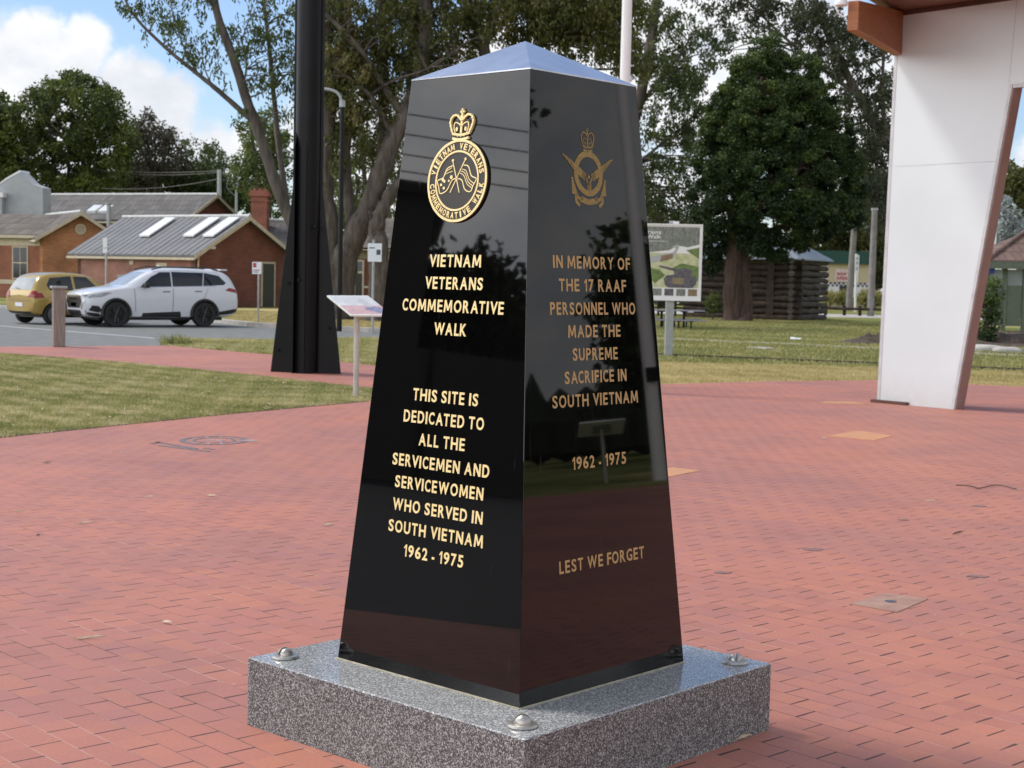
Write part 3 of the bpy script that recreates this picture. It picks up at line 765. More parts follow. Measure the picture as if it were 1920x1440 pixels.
def crown(b, u, v, w, h, place, d0, d1):
    """royal crown: band, two outer arches, centre arch, orb and cross, pearls"""
    x = lambda a: u + a * w / 2
    y = lambda a: v + a * h
    t = w * 0.062
    ribbon(b, smooth_pts([(x(-.70), y(.05)), (x(0), y(.0)), (x(.70), y(.05))]), h * .075, place, d0, d1)
    ribbon(b, smooth_pts([(x(-.74), y(.20)), (x(0), y(.15)), (x(.74), y(.20))]), h * .075, place, d0, d1)
    for k in range(-2, 3): disc(b, x(k * .27), y(.115 + .012 * k * k), t * .45, place, d0, d1, 8)
    for s in (-1, 1):
        outer = smooth_pts([(x(s * .72), y(.22)), (x(s * .90), y(.42)), (x(s * .98), y(.60)), (x(s * .80), y(.76)), (x(s * .45), y(.79)), (x(s * .12), y(.66)), (x(0), y(.60))])
        ribbon(b, outer, t, place, d0, d1)
        for q in outer[3:-4:4]: disc(b, q.x, q.y, t * .62, place, d0, d1 + 0.001, 8)
        ribbon(b, smooth_pts([(x(s * .50), y(.22)), (x(s * .62), y(.40)), (x(s * .55), y(.55)), (x(s * .25), y(.52)), (x(0), y(.42))]), t * .5, place, d0, d1)
        disc(b, x(s * .38), y(.34), t * .75, place, d0, d1, 8, t * 1.1)
    ribbon(b, [(x(0), y(.2)), (x(0), y(.66))], t * 1.25, place, d0, d1)
    disc(b, x(0), y(.74), t * .95, place, d0, d1, 10)
    ribbon(b, [(x(0), y(.78)), (x(0), y(1.0))], t * 1.0, place, d0, d1)
    ribbon(b, [(x(-.17), y(.90)), (x(.17), y(.90))], t * 1.0, place, d0, d1)

# round gold badge on the left face
BU, BV, BR_ = -0.010, 1.686, 0.138
b = MB(); disc(b, BU, BV, BR_ + 0.002, LF, 0.0006, 0.0075, 64)
badge = b.build('badge', M['badge_dark'], mon)
tag(badge, 'round gold and black badge with crossed flags and crown')
b = MB(); ring(b, BU, BV, BR_ - 0.0035, 0.0085, LF, 0.0077, 0.0105)
ring(b, BU, BV, 0.0985, 0.0062, LF, 0.0077, 0.0105)
b.build('badge_ring', M['gold'], badge)
def arc_text(body, r, a_mid, span, hgt, top=True, place=LF, cu=BU, cv=BV, d=0.0103, d0=0.0077, wf=0.80):
    b = MB(); n = len(body)
    for i, ch in enumerate(body):
        if ch == ' ': continue
        f = (i + 0.5) / n - 0.5
        a = a_mid - f * span if top else a_mid + f * span
        rot = a - math.pi / 2 if top else a + math.pi / 2
        rr = r if top else r + hgt
        px, py = cu + rr * math.cos(a), cv + rr * math.sin(a)
        cwid = span * r / n * wf * (0.45 if ch == 'I' else 1.15 if ch in 'MW' else 1.0)
        def pl(x, y, dd, px=px, py=py, rot=rot):
            return place(px + x * math.cos(rot) - y * math.sin(rot), py + x * math.sin(rot) + y * math.cos(rot), d0 + dd)
        t = flat_text(ch, cwid, hgt, pl, d - d0, 0.03)[0]
        b.add(t.v, t.f)
    return b
for word in ('VIETNAM         ', '        VETERANS'):
    arc_text(word, 0.1052, math.pi / 2, R(160), 0.0212).build('badge_lettering', M['gold'], badge, recalc=False)
for word in ('COMMEMORATIVE     ', '              WALK'):
    arc_text(word, 0.1052, -math.pi / 2, R(174), 0.0212, False).build('badge_lettering', M['gold'], badge, recalc=False)
def bz(x, y): return BU + (x - 485) * 0.000425, BV - (y - 905 - (x - 485) * (-0.03)) * 0.000305
b = MB(); fw = 0.0036; D0, D1 = 0.0077, 0.0097
for line, w in (([(425, 690), (520, 1035)], fw), ([(560, 675), (418, 1035)], fw),
          ([(440, 735), (370, 770), (330, 870), (270, 905), (288, 975), (310, 1045), (380, 1010), (430, 900), (478, 880)], fw),
          ([(548, 735), (600, 750), (640, 850), (695, 885), (668, 955), (640, 1022), (580, 1000), (540, 900), (490, 882)], fw),
          ([(535, 780), (580, 800), (620, 890), (672, 935)], fw * .7), ([(525, 800), (570, 825), (608, 915), (660, 960)], fw * .7), ([(515, 822), (558, 850), (600, 940), (650, 982)], fw * .7),
          ([(360, 800), (420, 760)], fw * .7), ([(350, 830), (430, 800)], fw * .7)):
    pts = [bz(*p) for p in line]
    ribbon(b, smooth_pts(pts) if len(pts) > 2 else pts, w, LF, D0, D1)
for x, y, r in ((330, 895, .006), (347, 912, .005), (420, 865, .0065), (312, 950, .005), (345, 985, .005), (395, 905, .004), (425, 682, .005), (562, 668, .005)):
    c = bz(x, y); disc(b, c[0], c[1], r, LF, D0, D1, 8)
b.build('crossed_flags', M['gold'], badge)
b = MB(); crown(b, -0.009, 1.824, 0.108, 0.104, LF, 0.0006, 0.009)
b.build('badge_crown', M['gold'], badge)
b = MB()
for s in (-1, 1): disc(b, -0.009 + s * 0.024, 1.862, 0.020, LF, 0.0005, 0.006, 16, 0.030)
disc(b, -0.009, 1.845, 0.036, LF, 0.0005, 0.006, 16, 0.022)
b.build('badge_crown_lining', M['badge_dark'], badge)

# flat painted air force badge on the right face
D0, D1 = 0.0004, 0.0012
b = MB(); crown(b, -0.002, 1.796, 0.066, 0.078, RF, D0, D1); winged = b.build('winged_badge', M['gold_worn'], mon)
tag(winged, 'faded gold winged eagle badge with crown and ring')
b = MB(); ring(b, -0.003, 1.721, 0.065, 0.020, RF, D0, D1, 48, 0.066)
b.build('emblem_ring', M['gold_worn'], winged)
b = MB()
for s in (-1, 1):
    for k in range(4):
        f = k / 3
        ribbon(b, smooth_pts([(-0.003 + s * (.012 + .008 * f), 1.716 - .006 * k), (-0.003 + s * (.052 + .004 * f), 1.738 - .0065 * k), (-0.003 + s * (.096 - .005 * k), 1.760 - .0075 * k), (-0.003 + s * (.131 - .013 * k), 1.777 - .010 * k)]), [.004] * 4 + [.0068] * 12 + [.0050] * 3, RF, D1, D1 + .0004)
ribbon(b, smooth_pts([(-0.014, 1.706), (-0.010, 1.690), (-.003, 1.676), (.006, 1.690), (.012, 1.706)]), .006, RF, D0, D1)
for x in (-.009, .002, .008): ribbon(b, [(x, 1.694), (x * .8 - .001, 1.660)], .0042, RF, D0, D1)
disc(b, -.001, 1.71, .006, RF, D0, D1, 8)
b.build('emblem_eagle', M['gold_worn'], winged)
b = MB()
for s in (-1, 1):
    for k in range(6):
        ribbon(b, [(-.003 + s * (.060 + .0045 * k), 1.650 + .009 * k), (-.003 + s * (.090 - .0005 * k), 1.655 + .010 * k)], .0085, RF, D0, D1)
    ribbon(b, smooth_pts([(-.003 + s * .030, 1.640), (-.003 + s * .050, 1.634), (-.003 + s * .066, 1.646), (-.003 + s * .068, 1.626), (-.003 + s * .050, 1.612)]), .012, RF, D0, D1)
ribbon(b, smooth_pts([(-.048, 1.634), (-.003, 1.626), (.043, 1.634)]), .020, RF, D0, D1)
b.build('emblem_scroll', M['gold_worn'], winged)

# domed studs near the plinth corners
def stud(p, turn):
    b = MB(); b.lathe([(0.0, 0), (0.046, 0), (0.048, 0.004), (0.044, 0.010), (0.032, 0.013), (0.030, 0.013)], p, n=32)
    d = b; ax = Vector((math.cos(YAW + turn), math.sin(YAW + turn), 0)); ay = Vector((-ax.y, ax.x, 0))
    # dome with a slot cut through it: two half shells
    for sgn in (-1, 1):
        prof = [(0.027 * math.cos(t), 0.012 + 0.025 * math.sin(t)) for t in [k * math.pi / 2 / 8 for k in range(9)]]
        vs = []; fs = []; nn = 14
        for r, z in prof:
            for k in range(nn + 1):
                an = math.pi * k / nn
                vs.append(Vector(p) + ax * (r * math.cos(an)) + ay * (sgn * (r * math.sin(an) * .8 + 0.006)) + Vector((0, 0, z)))
        for i in range(8):
            for k in range(nn): fs.append((i * (nn + 1) + k, i * (nn + 1) + k + 1, (i + 1) * (nn + 1) + k + 1, (i + 1) * (nn + 1) + k))
            fs.append((i * (nn + 1), (i + 1) * (nn + 1), (i + 1) * (nn + 1) + nn, i * (nn + 1) + nn))
        d.add(vs, fs)
    return d
for k in K4:
    p = mcorner(PP * 0.86, k, HP + 0.004)
    stud(p, {0: 0.0, 1: R(86), -1: R(40), 2: 0.3}[k]).build('stud', M['steel'], plinth, smooth=True, angle=R(40))

# ------------------------------------------------------------------ black finned mast
p = gp(573, 699); mast = thing('mast', 'tall black steel mast with tapering fins at its foot on the brick path', 'mast', (p.x, p.y, 0))
mx, my = p.x, p.y
b = MB(); b.tube([(mx, my, 0), (mx, my, 9.5)], 0.205, 32); b.build('shaft', M['black_paint'], mast, smooth=True, angle=R(40))
def fin(ang, w0, w1, zt, th=0.025, top=9.4):
    d = Vector((math.cos(ang), math.sin(ang), 0)); n = Vector((-d.y, d.x, 0)) * th / 2
    o = Vector((mx, my, 0))
    prof = [(0.18, 0.0), (w0, 0.0), (w1, zt), (w1, top), (0.18, top)]
    return MB().prism([o + d * r + Vector((0, 0, z)) - n for r, z in prof], n * 2)
for a, w0 in ((R(-8), 0.585), (R(172), 0.585), (R(82), 0.585)):
    fin(a, w0, 0.247, 2.95).build('fin', M['black_paint'], mast, bevel=0.004)
b = MB(); dd = Vector((math.cos(R(-98)), math.sin(R(-98)), 0)); nn = Vector((-dd.y, dd.x, 0))
for s in (-0.17, 0.02):
    o = Vector((mx, my, 0)) + nn * s
    b.prism([o + dd * 0.10, o + dd * 0.235, o + dd * 0.235 + Vector((0, 0, 3.6)), o + dd * 0.10 + Vector((0, 0, 3.9))], nn * 0.018)
b.build('cover_strip', M['black_paint'], mast)
for dx, z in ((-.46, .36), (.37, .74), (-.1, 1.5), (-.3, 1.45), (.15, 2.35)):
    q = Vector((mx + dx, my - .02 - dx * .14, z)); MB().tube([q, q + Vector((0, -.05 if abs(dx) > .2 else -.22, 0))], 0.022, 10).build('bolt', M['black_paint'], mast)

# white flagpole behind the monument
p = at(1168, 300, 22.0); p.z = 0
fp = thing('flagpole', 'white painted flagpole rising behind the monument', 'flagpole', p)
b = MB(); b.tube([(p.x, p.y, 0.0), (p.x, p.y, 3), (p.x, p.y, 9)], [0.085, 0.08, 0.06], 20); b.build('pole', M['white_paint'], fp, smooth=True, angle=R(40))
b = MB(); b.lathe([(0.17, 0), (0.17, 0.03), (0.11, 0.05), (0.09, 0.25)], (p.x, p.y, 0)); b.build('base_collar', M['white_paint'], fp, smooth=True, angle=R(30))
for k in range(2):
    b = MB(); b.tube([(p.x + .08, p.y - .02, 6.2), (p.x + .14, p.y - .02, 6.2)], 0.012, 8); b.build('cleat', M['galv'], fp); break

# street lamp
p = gp(636, 621)
lamp = thing('street_lamp', 'slim black street lamp with a curved grey arm beside the mast', 'street lamp', (p.x, p.y, 0))
top = at(640, 190, p.y).z
b = MB(); b.tube([(p.x, p.y, 0), (p.x, p.y, top)], [0.075, 0.06], 16); b.build('pole', M['lamp_black'], lamp, smooth=True, angle=R(40))
e1, e2, e3 = at(636, 178, p.y), at(622, 169, p.y), at(600, 166, p.y)
b = MB(); b.tube(smooth_pts([(p.x, p.y, top - .12), tuple(e1), tuple(e2), tuple(e3), tuple(at(588, 167, p.y))]), 0.04, 10); b.build('arm', M['grey_paint'], lamp, smooth=True)
b = MB(); h = at(580, 169, p.y); b.box(h, (0.55, 0.24, 0.09)); b.build('lamp_head', M['grey_paint'], lamp, bevel=0.03, seg=3)
b = MB(); b.tube([(p.x, p.y, top - .16), (p.x, p.y, top + .03)], 0.085, 16); b.build('collar', M['grey_paint'], lamp)

# ------------------------------------------------------------------ interpretive lecterns
M['panel_sky'] = mat('print_pale', (0.47, 0.49, 0.52), 0.3, var=0.12, nscale=5)
M['panel_pink'] = mat('print_pink', (0.46, 0.29, 0.30), 0.3, c2=(0.52, 0.37, 0.39), nscale=7)
M['panel_blue'] = mat('print_blue', (0.15, 0.17, 0.29), 0.3, c2=(0.27, 0.27, 0.38), nscale=14)
M['panel_grey'] = mat('print_grey', (0.34, 0.36, 0.38), 0.3, c2=(0.50, 0.50, 0.52), nscale=14)
def lectern(label, x, y, corners, group):
    t = thing('lectern', label, 'information lectern', (x, y, 0), group=group)
    A, B, C, D = corners   # front-left, front-right, back-right, back-left of the sloping board (top face)
    n = (B - A).cross(D - A).normalized()
    def pl(a, c, d): return A.lerp(B, a).lerp(D.lerp(C, a), c) + n * d
    MB().prism([pl(0, 0, -.03), pl(1, 0, -.03), pl(1, 1, -.03), pl(0, 1, -.03)], n * 0.03).build('board', M['white_paint'], t, bevel=0.004)
    MB().prism([pl(.015, .47, .0015), pl(.985, .47, .0015), pl(.985, .97, .0015), pl(.015, .97, .0015)], n * .001).build('print', M['panel_sky'], t)
    MB().prism([pl(.015, .03, .0015), pl(.985, .03, .0015), pl(.985, .468, .0015), pl(.015, .468, .0015)], n * .001).build('print', M['panel_pink'], t)
    rr = random.Random(3)
    def blot(cx, cy, rx, ry): return [pl(cx + rx * math.cos(k * .524) * rr.uniform(.75, 1.15), cy + ry * math.sin(k * .524) * rr.uniform(.75, 1.15), .003) for k in range(12)]
    MB().prism(blot(.70, .62, .12, .24), n * .0008).build('picture', M['panel_grey'], t)
    MB().prism([p + n * .0012 for p in blot(.80, .22, .17, .17)], n * .0008).build('picture', M['panel_blue'], t)
    MB().prism([p + n * .002 for p in blot(.62, .28, .09, .10)], n * .0008).build('picture', M['panel_blue'], t)
    c = pl(.5, .45, -.03)
    MB().tube([(x, y, 0), (x, y, c.z - .01)], 0.037, 20).build('post', mat_post, t, smooth=True, angle=R(40))
    b = MB(); b.prism([pl(.3, .2, -.045), pl(.7, .2, -.045), pl(.7, .8, -.045), pl(.3, .8, -.045)], n * 0.014); b.build('bracket', M['grey_paint'], t)
    return t
mat_post = mat('post_cream_grey', (0.50, 0.46, 0.42), 0.45)
p = gp(667, 743)
Yb = p.y
cs = [at(657, 590, Yb - .22), at(737, 590.5, Yb - .32), at(690, 554, Yb + .26)]
cs.append(cs[0] + cs[2] - cs[1])
lectern('sloping information lectern with pale printed board on the lawn edge left of the monument', p.x, p.y, cs, 'information lecterns')
x, y = 28.2, 9.05
lectern('sloping information lectern seen only as a reflection in the right face of the monument', x, y,
        [Vector((x - .3, y + .5, 1.36)), Vector((x - .3, y - .5, 1.36)), Vector((x + .25, y - .5, 1.06)), Vector((x + .25, y + .5, 1.06))], 'information lecterns')
# turn check: front edge of that one faces west, so its board normal must point up

# ------------------------------------------------------------------ signs on posts
M['sign_white'] = mat('sign_white', (0.74, 0.78, 0.80), 0.4, var=0.03)
M['sign_red'] = mat('sign_red', (0.45, 0.05, 0.06), 0.4)
M['sign_dark'] = mat('sign_dark', (0.05, 0.055, 0.09), 0.4)
def sign_post(label, foot, px0, px1, py0, py1, r=0.03, group='small signs on posts', postmat='galv', top=None, marks=()):
    Y = foot.y
    t = thing('sign_post', label, 'sign', (foot.x, foot.y, 0), group=group)
    a, c = at(px0, py0, Y - .05), at(px1, py1, Y - .05)
    tz = a.z if top is None else at(px0, top, Y).z
    MB().tube([(foot.x, Y, 0), (foot.x, Y, tz)], r, 12).build('post', M[postmat], t, smooth=True, angle=R(40))
    w, h = c.x - a.x, a.z - c.z
    MB().box(((a.x + c.x) / 2, Y - .05, (a.z + c.z) / 2), (w, .012, h)).build('sign_plate', M['sign_white'], t, bevel=0.003)
    for fx0, fx1, fz0, fz1, mm in marks:
        MB().box((a.x + w * (fx0 + fx1) / 2, Y - .059, c.z + h * (fz0 + fz1) / 2), (w * (fx1 - fx0), .003, h * (fz1 - fz0))).build('sign_mark', M[mm], t)
    return t, a, c
sign_post('white parking sign with a red mark on a thin post beside the white car', gp(484, 609), 473, 490, 491, 514, marks=((.1, .45, .55, .92, 'sign_red'), (.12, .8, .28, .36, 'sign_red'), (.12, .7, .14, .2, 'sign_dark')))
sign_post('white sign with a small dark emblem on a grey post right of the street lamp', gp(698, 625), 690, 715.5, 456, 491, r=.035, top=449, marks=((.62, .92, .38, .66, 'sign_dark'), (.1, .5, .72, .78, 'sign_dark')))
sign_post('narrow tall white sign on a post behind the cars', at(199, 580, 62).xy.to_3d(), 193, 201, 446, 474, r=.05, top=446, marks=((.2, .8, .3, .34, 'sign_dark'),))

# ------------------------------------------------------------------ timber bollard
p = gp(110, 650)
bol = thing('bollard', 'square weathered timber bollard with a metal cap at the road edge', 'bollard', (p.x, p.y, 0))
bt = at(110, 540, p.y).z
MB().box((p.x, p.y, bt / 2), (0.235, 0.235, bt), Matrix.Rotation(R(25), 3, 'Z')).build('post', M['timber'], bol, bevel=0.012)
MB().box((p.x, p.y, bt + .015), (0.31, 0.31, 0.05), Matrix.Rotation(R(25), 3, 'Z')).build('cap', M['galv'], bol, bevel=0.008)

# ------------------------------------------------------------------ tank picture sign
p = gp(1253, 668); Y = p.y
ts = thing('picture_sign', 'large white framed picture sign of a tank on a grey post', 'sign', (p.x, p.y, 0))
MB().box((p.x, Y, at(1253, 558, Y).z / 2), (0.17, 0.13, at(1253, 558, Y).z)).build('post', M['grey_paint'], ts, bevel=.01)
MB().box((p.x, Y + .02, 2.3), (0.12, 0.08, 1.2)).build('post', M['grey_paint'], ts)
A, Bc = at(1178, 562, Y - .10), at(1318, 421, Y - .10)
x0, x1, z0, z1 = A.x, Bc.x, A.z, Bc.z
yf = Y - .10
def q(px, py):
    """point on the board from its own 0..1 coordinates"""
    return x0 + (x1 - x0) * px, z0 + (z1 - z0) * py
MB().box(((x0 + x1) / 2, yf + .02, (z0 + z1) / 2), (x1 - x0, .03, z1 - z0)).build('board', M['white_paint'], ts)
b = MB(); fwd = .032
for cx, cz, sx, sz in (((x0 + x1) / 2, z1 - fwd / 2, x1 - x0, fwd), ((x0 + x1) / 2, z0 + fwd / 2, x1 - x0, fwd), (x0 + fwd / 2, (z0 + z1) / 2, fwd, z1 - z0 - 2 * fwd), (x1 - fwd / 2, (z0 + z1) / 2, fwd, z1 - z0 - 2 * fwd)):
    b.box((cx, yf - .012, cz), (sx, .03, sz))
b.build('frame', M['white_paint'], ts)
def board_poly(name, pts, lay, mt, par=ts):
    v = [Vector((q(*p)[0], yf + .003 - lay * .0015, q(*p)[1])) for p in pts]
    return MB().prism(v, (0, -.001, 0)).build(name, mt, par)
M['pr_trees'] = mat('print_trees', (0.10, 0.115, 0.10), 0.35, c2=(0.26, 0.28, 0.25), nscale=9, stretch=(3, 1, 1))
M['pr_grass'] = mat('print_grass', (0.42, 0.46, 0.22), 0.35, c2=(0.62, 0.62, 0.40), nscale=6)
M['pr_bush'] = mat('print_bush', (0.09, 0.15, 0.035), 0.35, c2=(0.18, 0.26, 0.07), nscale=14)
M['pr_wall'] = mat('print_wall', (0.36, 0.40, 0.42), 0.35, c2=(0.46, 0.46, 0.44), nscale=8)
M['pr_tank'] = mat('print_tank', (0.05, 0.048, 0.07), 0.35, c2=(0.15, 0.14, 0.16), nscale=16)
M['pr_hull'] = mat('print_hull', (0.20, 0.17, 0.10), 0.35, c2=(0.27, 0.22, 0.13), nscale=16)
M['pr_brown'] = mat('print_brown', (0.20, 0.13, 0.08), 0.35, c2=(0.28, 0.2, 0.12), nscale=10)
board_poly('picture', [(.04, .17), (.96, .17), (.96, .62), (.04, .62)], 0, M['pr_grass'])
board_poly('picture', [(.04, .60), (.55, .66), (.66, .72), (.80, .70), (.96, .74), (.96, .96), (.04, .96)], 1, M['pr_trees'])
board_poly('picture', [(.1, .46), (.38, .50), (.55, .56), (.62, .57), (.68, .70), (.66, .74), (.58, .70), (.64, .68), (.60, .63), (.34, .58), (.1, .56)], 2, M['pr_wall'])
board_poly('picture', [(.42, .50), (.60, .55), (.60, .615), (.44, .585)], 3, M['pr_brown'])
board_poly('picture', [(.78, .66), (.96, .70), (.96, .55), (.88, .60)], 2, M['pr_bush'])
board_poly('picture', [(.60, .43), (.72, .49), (.96, .45), (.96, .26), (.80, .24)], 2, M['pr_bush'])
board_poly('picture', [(.30, .42), (.42, .40), (.5, .33), (.36, .22), (.28, .30)], 2, M['pr_bush'])
board_poly('tank_picture', [(.48, .28), (.50, .20), (.55, .17), (.88, .17), (.93, .22), (.93, .30), (.86, .33), (.88, .40), (.82, .42), (.75, .43), (.68, .41), (.42, .46), (.41, .44), (.62, .385), (.62, .34), (.52, .33)], 4, M['pr_tank'])
board_poly('tank_picture', [(.60, .30), (.76, .30), (.76, .215), (.60, .215)], 5, M['pr_hull'])
for k in range(5):
    xx = .17 + k * .163
    board_poly('thumbnail', [(xx, .065), (xx + .125, .065), (xx + .125, .155), (xx, .155)], 1, (M['panel_pink'], M['pr_trees'], M['pr_tank'], M['pr_trees'], M['pr_brown'])[k])
b = MB(); b.add(*[(lambda t: (t[0].v, t[0].f))(flat_text('Veterans', (x1 - x0) * .42, .085, lambda u, v, d: Vector((q(.22, 0)[0] + u, yf - .003 - d, q(0, .865)[1] + v))))][0])
b.build('lettering', M['white_paint'], ts, recalc=False)
b = MB(); b.add(*[(lambda t: (t[0].v, t[0].f))(flat_text('Walk', (x1 - x0) * .2, .085, lambda u, v, d: Vector((q(.33, 0)[0] + u, yf - .003 - d, q(0, .805)[1] + v))))][0])
b.build('lettering', M['white_paint'], ts, recalc=False)
board_poly('rule', [(.1, .77), (.52, .77), (.52, .775), (.1, .775)], 3, M['white_paint'])
MB().box((p.x + .08, Y - .06, z1 + .03), (.12, .06, .05)).build('bracket', M['white_paint'], ts)

# ------------------------------------------------------------------ picnic table
p = gp(1281, 616); Y = p.y
pt_ = thing('picnic_table', 'dark steel picnic table with two benches on the park lawn', 'picnic table', (p.x, Y, 0))
sx = 1.0 * 0 + Y / FPX
def pxw(a): return a * Y / FPX
cx = p.x - pxw(2)
def board(z, y0, y1, L, name, mt): MB().box((cx - pxw(8), Y + (y0 + y1) / 2, z), (L, abs(y1 - y0), .045)).build(name, mt, pt_, bevel=.008)
M['table_grey'] = mat('table_grey', (0.26, 0.25, 0.28), 0.5)
board(.62, -.36, .36, 1.75, 'tabletop', M['table_grey'])
board(.30, -.85, -.60, 1.75, 'bench_seat', M['table_grey']); board(.30, .60, .85, 1.75, 'bench_seat', M['table_grey'])
for dx in (-.72, .05):
    b = MB(); b.box((cx + dx, Y, .30), (.075, .09, .60)); b.prism([(cx + dx - .17, Y - .05, .598), (cx + dx + .17, Y - .05, .598), (cx + dx + .05, Y - .05, .55), (cx + dx - .05, Y - .05, .55)], (0, .1, 0))
    b.build('leg', M['lamp_black'], pt_)
for dx in (-.60, -.20, .22):
    for yy in (-.72, .72):
        b = MB(); b.box((cx + dx, Y + yy, .14), (.05, .06, .28)); b.box((cx + dx, Y + yy, .265), (.16, .06, .03)); b.build('leg', M['lamp_black'], pt_)

# ------------------------------------------------------------------ cars
M['tyre'] = mat('tyre', (0.014, 0.014, 0.015), 0.75)
M['rim_black'] = mat('rim_black', (0.012, 0.012, 0.013), 0.25)
M['rim_silver'] = mat('rim_silver', (0.35, 0.35, 0.36), 0.3, 0.7)
M['car_white'] = mat('car_white', (0.62, 0.64, 0.68), 0.25, var=0.01, coat=0.6)
M['car_gold'] = mat('car_gold', (0.40, 0.275, 0.07), 0.26, 0.25, var=0.02, coat=0.6)
M['car_glass'] = mat('car_glass', (0.010, 0.011, 0.013), 0.04, var=0.0, ior=1.6)
M['windscreen'] = mat('windscreen', (0.30, 0.33, 0.34), 0.06, var=0.15, nscale=2.0, ior=1.6)  # whitish sky reflection put into the base colour of the glass
M['car_trim'] = mat('car_trim', (0.013, 0.013, 0.014), 0.45)
M['seam'] = mat('seam', (0.10, 0.10, 0.105), 0.5)
M['lamp_lens'] = mat('lamp_lens', (0.30, 0.31, 0.33), 0.08, var=0.5, nscale=9)
M['lamp_red'] = mat('lamp_red', (0.24, 0.012, 0.018), 0.12)
M['chrome'] = mat('chrome', (0.7, 0.7, 0.72), 0.15, 0.9)
M['plate'] = mat('plate', (0.7, 0.72, 0.75), 0.4)

def car(name, label, loc, heading, secs, wheels, wr, halfw, paint, rim, side_windows, front_poly, rear_poly, decals, ww=0.21, group='parked cars'):
    """local x: front at 0 growing to the rear; z up; y sideways. heading: direction the nose points"""
    L = secs[-1][0]
    t = thing(name, label, 'car', loc, math.atan2(heading[1], heading[0]), group)
    # sections: x, z_low, z_mid, z_belt, z_top, w_low, w_mid, w_belt, w_top
    vs = []; fs = []; npt = 0
    def S(p): return Vector((L / 2 - p[0], p[1], p[2]))
    for (x, zl, zm, zb, zt, wl, wm, wb, wt) in secs:
        half = [(0, zl), (wl * .82, zl), (wl, zl + .05), (wm, zm), (wm * .995, zm + (zb - zm) * .55), (wb, zb), (wb * .985, zb + .03), (wt + (wb - wt) * .12, zb + (zt - zb) * .86), (wt * .86, zt - .012), (wt * .45, zt + .008), (0, zt + .014)]
        ring = [(y, z) for y, z in half] + [(-y, z) for y, z in reversed(half[1:-1])]
        npt = len(ring)
        vs += [S((x, y, z)) for y, z in ring]
    ns = len(secs)
    for i in range(ns - 1):
        for k in range(npt):
            k2 = (k + 1) % npt
            fs.append((i * npt + k, i * npt + k2, (i + 1) * npt + k2, (i + 1) * npt + k))
    h = npt // 2
    for base in (0, (ns - 1) * npt):     # end caps in quads
        for k in range(h):
            a, b_, c, d = base + k, base + k + 1, base + (npt - k - 1) % npt, base + (npt - k) % npt
            f = [a, b_, c, d]
            f2 = []
            for x in f:
                if x not in f2: f2.append(x)
            if len(f2) >= 3: fs.append(f2)
    mb = MB().add(vs, fs)
    body = mb.build('body', M[paint], t, smooth=True, local=True)
    cr = body.data.attributes.new('crease_edge', 'FLOAT', 'EDGE')
    keep = {2: .5, npt - 2: .5, 5: .75, npt - 5: .75, 8: .55, npt - 8: .55, 7: .3, npt - 7: .3}
    for e in body.data.edges:
        a, b_ = e.vertices
        if a % npt == b_ % npt and abs(a // npt - b_ // npt) == 1 and a % npt in keep: cr.data[e.index].value = keep[a % npt]
        elif a // npt == b_ // npt and a // npt in (0, ns - 1) and (abs(a % npt - b_ % npt) in (1, npt - 1)): cr.data[e.index].value = .45
    sub = body.modifiers.new('s', 'SUBSURF'); sub.levels = 2; sub.render_levels = 2
    cut = MB()
    for wx in wheels:
        for sg in (-1, 1):
            c = S((wx, sg * halfw, wr))
            cut.tube([c + Vector((0, -sg * .34, 0)), c + Vector((0, sg * .3, 0))], wr + .055, 28)
    co = cut.build('cut', None, t, local=True)
    bo = body.modifiers.new('b', 'BOOLEAN'); bo.operation = 'DIFFERENCE'; bo.object = co; bo.solver = 'EXACT'
    dg = bpy.context.evaluated_depsgraph_get()
    me = bpy.data.meshes.new_from_object(body.evaluated_get(dg))
    body.modifiers.clear(); old = body.data; body.data = me; me.name = 'body'
    bpy.data.objects.remove(co); bpy.data.meshes.remove(old)
    if not me.materials: me.materials.append(M[paint])
    me.materials[0] = M[paint]
    for p in me.polygons: p.use_smooth = True; p.material_index = 0
    me.set_sharp_from_angle(angle=R(38))
    tree = BVHTree.FromPolygons([v.co for v in me.vertices], [tuple(p.vertices) for p in me.polygons])
    def decal(nm, poly, axis, mt, sg=1, off=.006, cuts=4, parent=None, flat=False):
        bm = bmesh.new()
        if axis == 'side': pts = [Vector((L / 2 - a, sg * 3, z)) for a, z in poly]; d = Vector((0, -sg, 0))
        elif axis == 'front': pts = [Vector((L / 2 + 1, a, z)) for a, z in poly]; d = Vector((-1, 0, 0))
        elif axis == 'rear': pts = [Vector((-L / 2 - 1, a, z)) for a, z in poly]; d = Vector((1, 0, 0))
        f = bm.faces.new([bm.verts.new(p) for p in pts])
        bmesh.ops.triangulate(bm, faces=bm.faces)
        bmesh.ops.subdivide_edges(bm, edges=bm.edges, cuts=cuts, use_grid_fill=True)
        ok = []
        for v in bm.verts:
            hit, nrm, idx, dist = tree.ray_cast(v.co, d)
            if hit is None or dist > 5: continue
            v.co = hit - d * off; ok.append(v)
        bad = [v for v in bm.verts if v not in set(ok)]
        if bad: bmesh.ops.delete(bm, geom=bad, context='VERTS')
        bmesh.ops.recalc_face_normals(bm, faces=bm.faces)
        for fc in bm.faces:
            if fc.normal.dot(d) > 0: fc.normal_flip()
        m2 = bpy.data.meshes.new(nm); bm.to_mesh(m2); bm.free()
        for p in m2.polygons: p.use_smooth = True
        return link(nm, m2, M[mt], parent or t, True)
    for poly in side_windows:
        for sg in (-1, 1): decal('window', poly, 'side', 'car_glass', sg)
    if front_poly: decal('windscreen', front_poly, 'front', 'windscreen', cuts=6)
    if rear_poly: decal('rear_window', rear_poly, 'rear', 'windscreen' if paint == 'car_gold' else 'car_glass', cuts=5)
